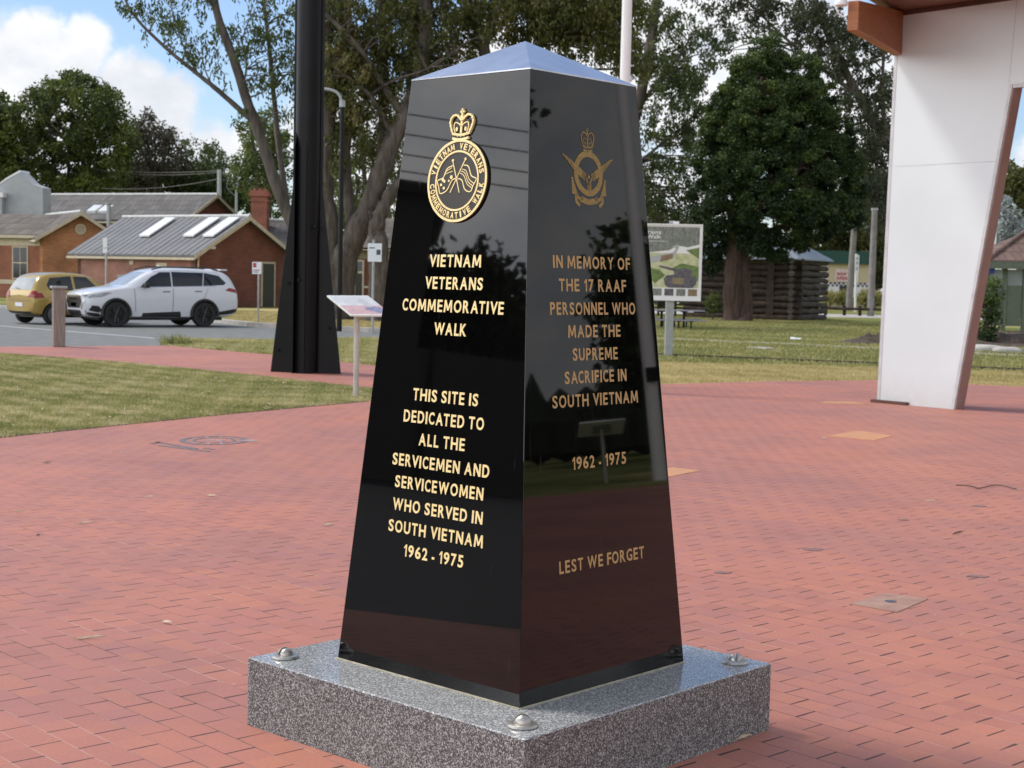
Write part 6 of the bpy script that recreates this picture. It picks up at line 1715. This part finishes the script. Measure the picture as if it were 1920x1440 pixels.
# --- the dense dark tree in front of the cabin
Y = 64.5
T = Tree('stringybark_tree', 'dense dark green tree with a thick rough reddish trunk in front of the log cabin', gp(1378, 602), 'bark_red', 'dark_green', 24)
b0 = gp(1378, 602); b0.z = -.15
T.limb([b0, at(1378, 560, Y), at(1379, 500, Y), at(1381, 440, Y), at(1386, 390, Y)], .52, .38, 22, .05, 6, True)
T.limb([at(1384, 420, Y), at(1395, 340, Y), at(1410, 250, Y), at(1430, 160, Y), at(1440, 90, Y)], .42, .08, 12, .06, 5)
T.limb([gp(1398, 603) + Vector((0, 0, -.1)), at(1399, 570, Y - .15), at(1396, 520, Y - .15), at(1391, 450, Y - .1)], .31, .22, 14, .07, 5, True)
T.limb([at(1388, 430, Y), at(1350, 350, Y), at(1335, 260, Y), at(1350, 180, Y)], .20, .06, 8)
T.limb([at(1390, 420, Y), at(1450, 360, Y - .5), at(1510, 300, Y - .5), at(1530, 220, Y)], .22, .06, 8)
T.limb([at(1388, 450, Y), at(1450, 430, Y), at(1530, 410, Y), at(1585, 402, Y + .3)], .14, .05, 7)
# the crown is a pile of separate leafy lobes: pixel x, y, half width, half height, depth offset, tint (upper lobes lighter: light from above put into the leaf colour)
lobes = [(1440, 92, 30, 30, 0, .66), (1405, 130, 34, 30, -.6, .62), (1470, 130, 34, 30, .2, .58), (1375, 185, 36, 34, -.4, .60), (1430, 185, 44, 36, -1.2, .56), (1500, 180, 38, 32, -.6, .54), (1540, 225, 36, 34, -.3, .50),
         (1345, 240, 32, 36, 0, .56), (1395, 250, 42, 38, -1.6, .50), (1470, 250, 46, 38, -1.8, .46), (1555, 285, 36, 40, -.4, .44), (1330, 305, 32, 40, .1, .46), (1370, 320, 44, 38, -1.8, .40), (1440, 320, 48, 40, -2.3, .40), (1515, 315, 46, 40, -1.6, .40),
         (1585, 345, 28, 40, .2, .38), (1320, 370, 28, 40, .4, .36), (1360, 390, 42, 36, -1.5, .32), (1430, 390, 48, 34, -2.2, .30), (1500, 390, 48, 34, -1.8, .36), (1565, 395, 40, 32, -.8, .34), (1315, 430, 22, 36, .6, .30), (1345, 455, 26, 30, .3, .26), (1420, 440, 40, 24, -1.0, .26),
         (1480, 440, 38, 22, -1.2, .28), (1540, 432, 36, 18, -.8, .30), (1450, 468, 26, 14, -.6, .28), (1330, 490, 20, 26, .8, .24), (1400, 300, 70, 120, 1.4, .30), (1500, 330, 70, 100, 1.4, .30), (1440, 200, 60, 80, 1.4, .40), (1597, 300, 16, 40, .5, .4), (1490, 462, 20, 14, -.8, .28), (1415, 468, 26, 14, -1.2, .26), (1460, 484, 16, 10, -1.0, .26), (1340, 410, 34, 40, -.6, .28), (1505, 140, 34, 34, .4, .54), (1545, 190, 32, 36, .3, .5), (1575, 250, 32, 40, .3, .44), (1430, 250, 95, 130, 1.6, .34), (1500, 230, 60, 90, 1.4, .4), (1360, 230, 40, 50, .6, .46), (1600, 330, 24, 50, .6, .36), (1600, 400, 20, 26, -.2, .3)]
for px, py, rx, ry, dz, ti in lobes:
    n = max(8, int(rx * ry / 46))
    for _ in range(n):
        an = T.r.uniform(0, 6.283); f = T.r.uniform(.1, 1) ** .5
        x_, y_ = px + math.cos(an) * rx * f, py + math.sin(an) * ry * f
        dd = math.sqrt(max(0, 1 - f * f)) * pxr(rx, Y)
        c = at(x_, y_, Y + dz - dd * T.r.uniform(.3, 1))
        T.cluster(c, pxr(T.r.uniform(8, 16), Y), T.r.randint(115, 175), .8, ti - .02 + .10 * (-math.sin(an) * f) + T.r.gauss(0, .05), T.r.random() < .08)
T.done((.125, .036), .3, .15, .11)
def tuft(name, label, px, py, Y, rpx, n, leaf, mt, tint, droop=.2, cat='bush', vs=1.0, nl=60, crad=.3, seed=5, group=None):
    c = at(px, py, Y); T = Tree(name, label, c, 'bark', mt, seed, cat, group)
    T.limb([Vector((c.x, c.y, -.05)), Vector((c.x + .05, c.y, c.z * .6)), Vector((c.x, c.y, c.z))], .05, .02, 6)
    T.blob(c, pxr(rpx, Y), pxr(rpx, Y) * .8, pxr(rpx, Y) * vs, n, crad, nl, tint, .3, .4)
    return T.done(leaf, droop)

# --- gums behind the dark tree and by the pylon
Y = 92
T = Tree('gum_tree', 'tall airy gum rising behind the dense dark tree and the timber beam', at(1700, 575, Y), 'bark', 'gum_grey', 25)
b0 = at(1700, 575, Y); b0.z = -.1
T.limb([b0, at(1700, 420, Y), at(1680, 300, Y), at(1610, 180, Y), at(1550, 60, Y), at(1510, -60, Y)], .42, .16, 10, .06, 5, True)
T.limb([at(1690, 330, Y), at(1660, 240, Y), at(1655, 150, Y), at(1660, 60, Y)], .2, .07, 8)
T.limb([at(1610, 180, Y), at(1530, 120, Y), at(1460, 60, Y), at(1400, 0, Y)], .16, .05, 8)
T.limb([at(1690, 400, Y), at(1650, 360, Y), at(1625, 330, Y)], .10, .04, 7)
for px, py, rx, ry, n in [(1370, 20, 55, 35, 22), (1345, 75, 30, 35, 13), (1440, 10, 60, 35, 24), (1520, 20, 60, 45, 34), (1580, 70, 45, 50, 32), (1320, 130, 30, 50, 14), (1545, 120, 40, 40, 18), (1620, 110, 30, 50, 20), (1650, 160, 30, 50, 22), (1600, 180, 35, 50, 24), (1660, 250, 25, 60, 24), (1620, 260, 35, 50, 26), (1640, 340, 35, 50, 34), (1600, 340, 30, 50, 26), (1650, 400, 30, 40, 24), (1500, 80, 40, 40, 18), (1440, -50, 150, 40, 40), (1610, 30, 30, 40, 14)]:
    for _ in range(n):
        c = at(px + T.r.gauss(0, rx * .6), py + T.r.gauss(0, ry * .6), Y + T.r.uniform(-3, 3))
        T.cluster(c, pxr(T.r.uniform(9, 18), Y), T.r.randint(34, 66), 1.15, .36, T.r.random() < .4)
T.done((.27, .065), .8)

# --- woodland and single trees behind the houses
def crown_tree(label, Y, base_px, blobs, mt, seed, leaf, crad=(10, 20), nl=(40, 80), bark='bark', tint=.42, droop=.5, forks=3, top=None, depth=2.5, name='gum_tree', vs=1.0, grad=True, twigs=.25, group='trees behind the houses', r0=.4):
    b0 = at(base_px, 540, Y)
    T = Tree(name, label, b0, bark, mt, seed, 'tree', group)
    ys = [b[1] for b in blobs]; xs = [b[0] for b in blobs]; cxm = sum(xs) / len(xs)
    ty = min(ys) if top is None else top
    zb = Vector((b0.x, b0.y, -.1))
    for k in range(forks):
        tx = cxm + (k - (forks - 1) / 2) * (max(xs) - min(xs)) / max(1, forks) * .9
        p1 = at(base_px + (tx - base_px) * .12, 455, Y); p2 = at(base_px + (tx - base_px) * .5, (455 + ty) / 2, Y + T.r.uniform(-1, 1)); p3 = at(tx, ty + 12, Y)
        T.limb([zb, p1, p2, p3], r0 * (1 if k == 0 else .7), .06, 8, .06, 4, k == 0)
    y0, y1 = min(ys), max(ys)
    for px, py, rx, ry, n in blobs:
        for _ in range(n):
            an = T.r.uniform(0, 6.283); f = T.r.uniform(0, 1) ** .5
            c = at(px + math.cos(an) * rx * f, py + math.sin(an) * ry * f, Y + T.r.uniform(-depth, depth))
            if c.z < .3: continue
            T.cluster(c, pxr(T.r.uniform(*crad), Y), T.r.randint(*nl), vs, tint, T.r.random() < twigs)
    return T.done(leaf, droop)
crown_tree('large dense domed dark green tree against the clouds at the left', 118, 120,
           [(140, 160, 45, 22, 26), (95, 175, 45, 25, 26), (180, 185, 45, 25, 28), (70, 200, 35, 25, 22), (140, 215, 70, 30, 44), (210, 225, 40, 30, 28), (60, 245, 35, 30, 26), (110, 265, 60, 30, 40), (180, 270, 60, 35, 44), (235, 265, 20, 35, 14), (50, 300, 35, 30, 24), (120, 320, 70, 30, 46), (200, 320, 40, 30, 30), (225, 250, 22, 20, 12), (90, 350, 70, 22, 34), (180, 350, 50, 22, 26), (60, 375, 50, 18, 16)],
           'dense', 31, (.30, .09), (10, 19), (50, 90), tint=.42, droop=.1, depth=6, name='dense_tree', bark='bark_pale', vs=.8)
crown_tree('dark tree cut by the left edge of the photo', 112, -30, [(-10, 205, 40, 25, 26), (0, 240, 35, 30, 26), (-30, 250, 40, 50, 34), (10, 280, 25, 40, 22), (-10, 320, 40, 40, 30), (15, 330, 20, 25, 12)],
           'dense', 32, (.34, .11), (11, 19), (50, 85), tint=.42, droop=.1, depth=3, name='dense_tree', vs=.8)
crown_tree('brownish grey gum right of the domed tree', 126, 290, [(275, 235, 24, 24, 14), (290, 265, 35, 25, 20), (262, 270, 20, 25, 10), (320, 270, 22, 25, 12), (275, 310, 35, 25, 18), (310, 300, 30, 25, 14), (335, 310, 14, 25, 7), (260, 335, 25, 25, 12)],
           'gum_brown', 33, (.32, .07), (9, 17), (40, 70), tint=.5, depth=3)
crown_tree('dark leafy wall of scrub trees behind the long hall roof', 130, 320, [(290, 340, 50, 25, 40), (340, 330, 40, 28, 34), (380, 335, 40, 28, 34), (330, 360, 60, 25, 40), (250, 350, 30, 20, 20), (400, 365, 40, 30, 30), (440, 360, 40, 30, 26), (470, 370, 30, 30, 20), (180, 345, 60, 25, 34), (240, 325, 30, 25, 16)],
           'gum', 34, (.34, .10), (11, 19), (50, 85), tint=.22, depth=4, name='scrub_tree')
crown_tree('grey green gum with gaps of sky left of the leaning gum', 134, 400, [(365, 280, 25, 18, 9), (400, 285, 25, 18, 10), (420, 300, 22, 20, 9), (385, 310, 35, 18, 14), (350, 300, 15, 20, 6), (430, 330, 25, 18, 8)],
           'gum', 35, (.30, .07), (8, 15), (32, 60), tint=.45, depth=3)
crown_tree('pale olive gum between the leaning gum and the mast', 96, 500, [(470, 235, 25, 25, 9), (500, 225, 25, 25, 10), (480, 270, 28, 25, 16), (515, 265, 28, 28, 20), (460, 300, 22, 30, 14), (500, 310, 35, 30, 26), (530, 320, 20, 40, 18), (450, 340, 22, 25, 12), (495, 350, 35, 25, 22), (530, 380, 20, 30, 12)],
           'fresh', 36, (.24, .06), (9, 17), (40, 75), tint=.30, depth=3)
crown_tree('light green young tree behind the lamp post', 92, 660, [(640, 330, 30, 40, 18), (665, 360, 30, 30, 18), (650, 400, 30, 30, 18), (720, 380, 30, 40, 20), (690, 420, 30, 25, 14), (600, 380, 25, 50, 16), (660, 440, 30, 20, 10), (750, 420, 25, 40, 12)],
           'fresh', 37, (.22, .065), (9, 17), (40, 75), tint=.42, depth=3, name='young_tree')
crown_tree('dark gum in the gap between the stems of the big gum', 104, 700, [(650, 265, 40, 40, 18), (690, 300, 40, 30, 16), (740, 330, 30, 40, 16), (640, 320, 30, 30, 12), (780, 300, 40, 60, 22), (840, 220, 60, 80, 30), (760, 220, 50, 60, 20)],
           'gum', 38, (.27, .06), (9, 17), (35, 65), tint=.35, depth=3)
crown_tree('olive gum behind the picture sign and right edge of the monument', 108, 1235, [(1225, 400, 30, 25, 14), (1250, 420, 35, 25, 18), (1290, 430, 30, 30, 16), (1210, 440, 25, 25, 12), (1300, 470, 25, 40, 16), (1260, 460, 40, 30, 22), (1230, 500, 40, 30, 24), (1290, 520, 30, 30, 18)],
           'gum_olive', 39, (.27, .065), (9, 17), (40, 75), tint=.36, depth=3)
crown_tree('olive woodland tree behind the kiosk, left one', 128, 1570, [(1500, 330, 50, 50, 40), (1560, 320, 40, 60, 40), (1540, 400, 50, 40, 44), (1580, 430, 40, 40, 36), (1540, 460, 50, 25, 34), (1500, 420, 40, 40, 30)],
           'gum_olive', 40, (.32, .09), (10, 18), (45, 80), tint=.30, depth=4, vs=.9)
crown_tree('olive woodland tree behind the kiosk and the right pale pole', 126, 1640, [(1620, 330, 40, 50, 34), (1660, 380, 40, 60, 40), (1630, 420, 40, 50, 40), (1660, 480, 40, 40, 34), (1620, 480, 40, 30, 30), (1650, 520, 30, 25, 20)],
           'gum_olive', 41, (.32, .09), (10, 18), (45, 80), tint=.32, depth=4, vs=.9)
crown_tree('rounded green tree seen through the pavilion opening', 104, 1915, [(1895, 330, 22, 22, 18), (1920, 350, 30, 25, 24), (1885, 370, 20, 25, 16), (1950, 380, 50, 50, 50), (1915, 440, 30, 40, 30), (1935, 330, 30, 25, 18)],
           'gum_olive', 42, (.28, .08), (9, 16), (45, 80), tint=.5, depth=3, vs=.9)
crown_tree('silvery grey leaved tree behind the shelter roof', 84, 1885, [(1885, 395, 20, 25, 20), (1900, 430, 25, 25, 24), (1870, 440, 20, 30, 18), (1880, 470, 30, 25, 22)],
           'silver', 43, (.24, .06), (8, 14), (40, 70), tint=.45, depth=2, r0=.2, name='silver_tree')

# far belt of woodland closing the horizon all round the place
far = []; wr = random.Random(77)
for k in range(520):
    x = -170 + 340 * wr.random(); y = 172 + .05 * abs(x) + wr.uniform(-5, 5)
    far.append((x, y, wr.uniform(.6, 1) ** .7 * 6.4, wr.uniform(1.3, 2.4), 46, .8, wr.uniform(.15, .5)))
    far.append((x, y, wr.uniform(1, 4.2), wr.uniform(1.3, 2.2), 34, .9, wr.uniform(.1, .4)))
for k in range(240):
    y = 20 + 150 * wr.random(); x = -95 + wr.uniform(-5, 5) - .35 * y
    far.append((x, y, wr.uniform(.8, 6.5), wr.uniform(1.3, 2.4), 46, .8, wr.uniform(.1, .5)))
w_ = leaf_cloud('woodland', far, M['gum'], None, (.75, .24), .2, 78, .15, .12)
tag(w_, 'far low belt of woodland closing the horizon', kind='stuff')

# --- bush by the shelter, low shrubs
T = Tree('bush', 'glossy dark green bush leaning against the shelter wall', gp(1850, 648), 'bark', 'dark_green', 51, 'bush')
Y = gp(1850, 648).y; T.limb([Vector((T.base.x, T.base.y, 0)), T.base + Vector((0, 0, .8)), T.base + Vector((.1, 0, 1.4))], .06, .02, 6)
for px, py, rx, ry, n in [(1850, 545, 22, 18, 16), (1845, 575, 26, 22, 22), (1850, 605, 26, 22, 24), (1845, 635, 24, 16, 18), (1868, 570, 16, 26, 12), (1862, 530, 14, 14, 7)]:
    for _ in range(n):
        an = T.r.uniform(0, 6.283); f = T.r.uniform(0, 1) ** .5
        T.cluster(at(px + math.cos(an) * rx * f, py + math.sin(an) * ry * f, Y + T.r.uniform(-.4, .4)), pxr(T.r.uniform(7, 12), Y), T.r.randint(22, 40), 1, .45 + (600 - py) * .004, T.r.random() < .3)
T.done((.085, .03), .2)
tuft('shrub', 'small grassy shrub against the cabin wall beside the rough trunk', 1336, 577, 65.2, 13, 16, (.14, .03), 'fresh', .2, vs=1.6, seed=52)
for i, px in enumerate((1556, 1580, 1622, 1640)):
    tuft('grass_clump', 'tawny grass clump before the kiosk wall, ' + ('leftmost of the four', 'second from the left', 'third from the left', 'rightmost of the four')[i], px, 563, 101, 11, 16, (.4, .03), 'lawn', .42, -.8, 'grass clump', .8, 60, .35, 60 + i, 'grass clumps at the kiosk')

# ------------------------------------------------------------------ what stands out of frame and shows in the polished faces
# street side to the west
M['hall_wall'] = mat('hall_wall', (0.16, 0.15, 0.14), 0.8)
wh = thing('street_hall', 'dark street side hall seen only as a block mirrored in the left face', 'building', (-36, 16, 0))
MB().box((-39, 16.4, 3.75), (8, 24, 7.5)).build('wall', M['hall_wall'], wh)
MB().box((-39, 16.4, 7.65), (8.8, 24.8, .3)).build('roof', M['tile_grey'], wh)
for k in range(4):
    b = MB().box((-34.97, 9 + 5 * k, 1.9), (.06, 2.4, 2.0)); b.build('window', M['dark_glass'], wh)
for i, z in enumerate((10.9, 10.3, 9.7, 9.2)):
    pts = [(-40, -40 + 8 * k, z - .25 * math.sin(math.pi * k / 10)) for k in range(11)]
    tag(MB().tube(pts, .022, 6).build('power_line', M['lamp_black']), ('topmost', 'second', 'third', 'lowest')[i] + ' street wire mirrored across the left face above the badge', 'wire', 'street wires')
for i, y in enumerate((-40, 40)):
    t = thing('power_pole', 'street power pole carrying the mirrored wires, ' + ('south end', 'north end'), 'power pole', (-40, y, 0)) if i < 0 else thing('power_pole', ('southern', 'northern')[i] + ' street power pole carrying the mirrored wires', 'power pole', (-40, y, 0))
    MB().tube([(-40, y, 0), (-40, y, 11.3)], [.2, .14], 10).build('shaft', M['timber'], t)
    MB().box((-40, y, 10.8), (.12, .12, 1.6)).build('crossarm', M['timber'], t)
def env_tree(label, x, y, h, rad, mt, seed, n=70, z0=.35, leaf=(.4, .13), nl=70, crad=.8, name='street_tree'):
    T = Tree(name, label, Vector((x, y, 0)), 'bark', mt, seed, 'tree', 'trees mirrored in the monument')
    T.limb([Vector((x, y, -.1)), Vector((x + .2, y, h * .4)), Vector((x, y + .2, h * .8))], .3, .08, 8, root=True)
    T.blob(Vector((x, y, h * (1 + z0) / 2)), rad, rad, h * (1 - z0) / 2, n, crad, nl, .35, .3, .2)
    return T.done(leaf, .4)
env_tree('low dark tree mirrored under the badge, nearest the hall', -41, 3.2, 6.9, 2.9, 'dense', 71, 120)
env_tree('low dark tree mirrored left of the lettering, south of the hall', -41, -4.5, 6.4, 3.2, 'dense', 72)
env_tree('dark street tree farther south, mirrored near the front edge', -42, -10, 6.8, 3.6, 'dense', 73)
t = thing('added_fence', 'dark fence added out of view along the car park to darken the reflection in the left face', 'fence', (-34.6, -13, 0))  # added to close the bright sky gap mirrored in the left face
MB().box((-34.6, -12.2, 1.75), (.12, 35.6, 3.5)).build('palings', M['hall_wall'], t)
for k in range(12): MB().box((-34.5, -29 + k * 3, 1.8), (.14, .12, 3.6)).build('post', M['log'], t)
t = thing('hedge', 'long dark hedge added out of view beyond the eastern lawn to darken the reflection in the right face', 'hedge', (60, 10, 0))  # added to fill the bright gap under the mirrored trees
hb = MB(); hr = random.Random(4)
for k in range(46): hb.lathe([(.05, 0), (1.0, .4), (1.15, 1.5 + hr.random()), (.5, 2.7 + hr.random() * .7), (.05, 3.1 + hr.random() * .8)], (60 + hr.uniform(-.3, .3), -18 + k * 1.15, 0), n=9)
M['hedge_mass'] = mat('hedge_mass', (0.012, 0.02, 0.008), 0.9, var=.5, nscale=4)
hb.build('foliage', M['hedge_mass'], t)
# east side: tree mirrored in the right face, tree line, lawn
sheet('east_lawn', [(24.1, 16), (24.1, -14), (46, -14), (46, 17), (40, 18)], -0.006, M['ground'])
env_tree('spreading tree mirrored across the middle of the right face', 46, 14.2, 8.4, 2.6, 'dark_green', 74, 90, .25)
env_tree('tall gum mirrored at the upper front edge of the right face', 36, 6.9, 12.5, 1.9, 'gum', 75, 40, .66, crad=.7)
for i, y in enumerate((-8, -1, 5, 18, 26)):
    env_tree(('southernmost', 'second', 'middle', 'fourth', 'northernmost')[i] + ' tree of the low eastern tree line mirrored in the right face', 64, y, 4.6 + (i % 3) * .5, 4.0, 'dense', 80 + i, 40, .05)

# ------------------------------------------------------------------ things set in and lying on the paving
def slab(label, pts_px, mt, z=.004, name='inset_slab', group=None):
    v = [gp(*q) for q in pts_px]
    o = MB().prism([(p.x, p.y, -.03) for p in v], (0, 0, .03 + z)).build(name, mt); return tag(o, label, 'paving slab', group)
M['slab_orange'] = mat('slab_orange', (0.52, 0.25, 0.12), 0.6, var=.08, nscale=5)
M['slab_grey'] = mat('slab_grey', (0.30, 0.155, 0.115), 0.7, c2=(0.40, 0.25, 0.19), nscale=6)
slab('orange slab set in the paving in front of the white pillar', [(1553, 818), (1620, 824), (1640, 826), (1674, 818), (1620, 809), (1600, 809)], M['slab_orange'])
slab('orange slab set in the paving at the right edge of the monument', [(1225, 898), (1252, 895), (1312, 883), (1262, 877), (1225, 882)], M['slab_orange'])
slab('thin orange slab far back beside the foot of the white pillar', [(1538, 756), (1590, 758), (1630, 757), (1590, 753), (1545, 753)], M['slab_orange'])
o = slab('dusty square patch slab with a dark drain hole, right of the plinth', [(1594, 1133), (1682, 1149), (1740, 1124), (1660, 1113)], M['slab_grey'])
p = gp(1670, 1129); b = MB(); b.lathe([(0, .0045), (.03, .0045), (.03, .006), (0, .006)], (p.x, p.y, 0), n=20); b.build('drain_hole', M['sign_dark'], o)
M['stain'] = mat('stain_dark', (0.21, 0.12, 0.11), 0.6, var=.3, nscale=20)
def cover(label, px, py, r, seed):
    p = gp(px, py); rr = random.Random(seed)
    pts = [(p.x + r * 1.3 * math.cos(k * .45) * rr.uniform(.7, 1.2), p.y + r * math.sin(k * .45) * rr.uniform(.6, 1.2), -.02) for k in range(14)]
    return tag(MB().prism(pts, (0, 0, .0235)).build('ground_stud', M['stain']), label, 'ground stud', 'small dark studs in the paving')
for i, (px, py, r) in enumerate(((1355, 1074, .035), (1525, 1031, .05), (1832, 1081, .045), (1694, 975, .03), (1835, 949, .045))):
    cover(('small dark stud in the paving nearest the right face of the monument', 'dark blotchy stud in the paving behind the one by the monument', 'dark stud in the paving near the right edge of the photo', 'farther small dark stud in the middle of the right paving', 'faint dark stud far right below the long twig')[i], px, py, r, i)
# inlaid badge in the paving
pb_ = gp(402, 826); M['inlay'] = mat('inlay_grey', (0.155, 0.125, 0.12), 0.5, var=.3, nscale=20); M['inlay_pale'] = mat('inlay_pale', (0.36, 0.27, 0.25), 0.5, var=.2, nscale=20)
inl = thing('inlaid_badge', 'round grey emblem and scroll inlaid in the brick paving near the lawn', 'inlay', pb_)
GP = lambda u, v, d=0: Vector((pb_.x + u, pb_.y + v, d))
b = MB(); ring(b, 0, 0, .30, .05, GP, -.02, .0035, 40, .36); ring(b, 0, 0, .19, .028, GP, -.02, .0035, 32, .23); b.build('inlay_ring', M['inlay'], inl)
b = MB()
for k in range(12):
    a = k * .5236; ribbon(b, [(.20 * math.cos(a), .24 * math.sin(a)), (.27 * math.cos(a), .33 * math.sin(a))], .03, GP, -.02, .0032)
b.build('inlay_spokes', M['inlay_pale'], inl); b = MB(); ribbon(b, [(-.1, -.06), (.1, .08)], .04, GP, -.02, .0032); b.build('inlay_detail', M['inlay_pale'], inl); b = MB(); ribbon(b, [(.1, -.06), (-.1, .08)], .04, GP, -.02, .0036)
b.build('inlay_detail', M['inlay_pale'], inl); b = MB(); disc(b, .33, .05, .07, GP, -.02, .0038, 14); b.build('inlay_boss', M['inlay_pale'], inl)
b = MB()
s0, s1 = gp(292, 829), gp(368, 842); e0, e1 = gp(300, 836), gp(392, 847)
for p, q_ in ((s0, s1), (e0, e1), (gp(285, 832), gp(300, 829)), (gp(385, 841), gp(400, 843))):
    ribbon(b, [(p.x - pb_.x, p.y - pb_.y), (q_.x - pb_.x, q_.y - pb_.y)], .05, GP, -.02, .0036)
b.build('inlay_scroll', M['inlay'], inl)
# fallen leaves, twigs
M['dead_leaf'] = mat('dead_leaf', (0.40, 0.27, 0.18), 0.7, c2=(0.55, 0.42, 0.30), nscale=30)
M['dead_leaf_dark'] = mat('dead_leaf_dark', (0.10, 0.055, 0.035), 0.7, nscale=30)
def leaf_at(px, py, px2, py2, w, mt='dead_leaf', label='', z=.006):
    a, c = gp(px, py), gp(px2, py2); a.z = c.z = z
    d = c - a; n = Vector((-d.y, d.x, 0)).normalized() * w * .7; mid = a.lerp(c, .45) + Vector((0, 0, .010)) + n * .5
    b = MB(); top = [a, a.lerp(c, .3) + n + Vector((0, 0, .008)), a.lerp(c, .65) + n * .9 + Vector((0, 0, .010)), c + Vector((0, 0, .006)), a.lerp(c, .6) - n * .7 + Vector((0, 0, .002)), a.lerp(c, .3) - n * .8 + Vector((0, 0, .002))]
    b.prism(top, (0, 0, .0016))
    return tag(b.build('fallen_leaf', M[mt]), label, 'fallen leaf', 'fallen leaves on the paving')
for a in [(138, 1201, 200, 1197, .008, 'dead_leaf', 'long pale curled leaf lying on the paving left of the plinth'),
          (303, 1168, 323, 1172, .012, 'dead_leaf', 'short pale leaf on the paving between the long curled leaf and the monument'),
          (140, 984, 180, 981, .010, 'dead_leaf', 'thin pale leaf on the paving well left of the monument'),
          (270, 934, 290, 933, .010, 'dead_leaf', 'small pale leaf on the left paving, the left one of a pair'),
          (385, 931, 406, 932, .010, 'dead_leaf', 'small pale leaf on the left paving, the right one of a pair'),
          (606, 988, 626, 984, .012, 'dead_leaf', 'pale leaf on the paving close to the left edge of the monument'),
          (80, 869, 97, 869, .02, 'dead_leaf_dark', 'dark crumpled leaf on the paving near the lawn'),
          (68, 1007, 76, 1006, .015, 'dead_leaf_dark', 'tiny dark leaf crumb on the left paving'),
          (28, 962, 48, 960, .008, 'dead_leaf', 'faint pale leaf near the left edge of the photo'),
          (224, 852, 232, 851, .012, 'dead_leaf', 'tiny pale leaf left of the inlaid emblem'),
          (1376, 1392, 1408, 1383, .006, 'dead_leaf', 'narrow curled leaf by the right foot of the plinth'),
          (1200, 1436, 1232, 1434, .012, 'dead_leaf_dark', 'dry leaf against the right side of the plinth at the bottom'),
          (1284, 1412, 1302, 1410, .014, 'dead_leaf_dark', 'green brown leaf scrap under the right side of the plinth'),
          (1538, 823, 1550, 823, .02, 'dead_leaf', 'white scrap left of the orange slab'),
          (1732, 941, 1758, 941, .008, 'dead_leaf', 'thin straw coloured leaf on the right paving'),
          (1785, 1004, 1808, 999, .010, 'dead_leaf_dark', 'short dark stick on the right paving')]:
    leaf_at(*a[:4], a[4], a[5], a[6])
pts = [gp(1793, 911), gp(1820, 914), gp(1836, 917), gp(1870, 912), gp(1906, 919)]
tag(MB().tube(smooth_pts([(p.x, p.y, .008 + .004 * (i % 2)) for i, p in enumerate(pts)]), .0042, 6).build('twig', M['log_grey']), 'long thin crooked twig on the paving at the right', 'twig')
for i in range(26):   # leaf litter on the lawn
    pass
lr = random.Random(5); b = MB()
P = poly_sample(lawn_near, 420)
for x, y in P:
    a = lr.uniform(0, 6.28); L_, w_ = lr.uniform(.05, .12), lr.uniform(.008, .016)
    d = Vector((math.cos(a), math.sin(a), 0)); n = Vector((-d.y, d.x, 0)) * w_; z = lr.uniform(.012, .03)
    c = Vector((x, y, z)); b.add([c - d * L_ / 2, c + n, c + d * L_ / 2 + Vector((0, 0, .01)), c - n], [(0, 1, 2, 3)])
tag(b.build('leaf_litter', M['dead_leaf'], recalc=False), kind='stuff', label='dry gum leaves scattered over the near lawn')
print('objects', len(bpy.data.objects), 'polys', sum(len(m.polygons) for m in bpy.data.meshes))
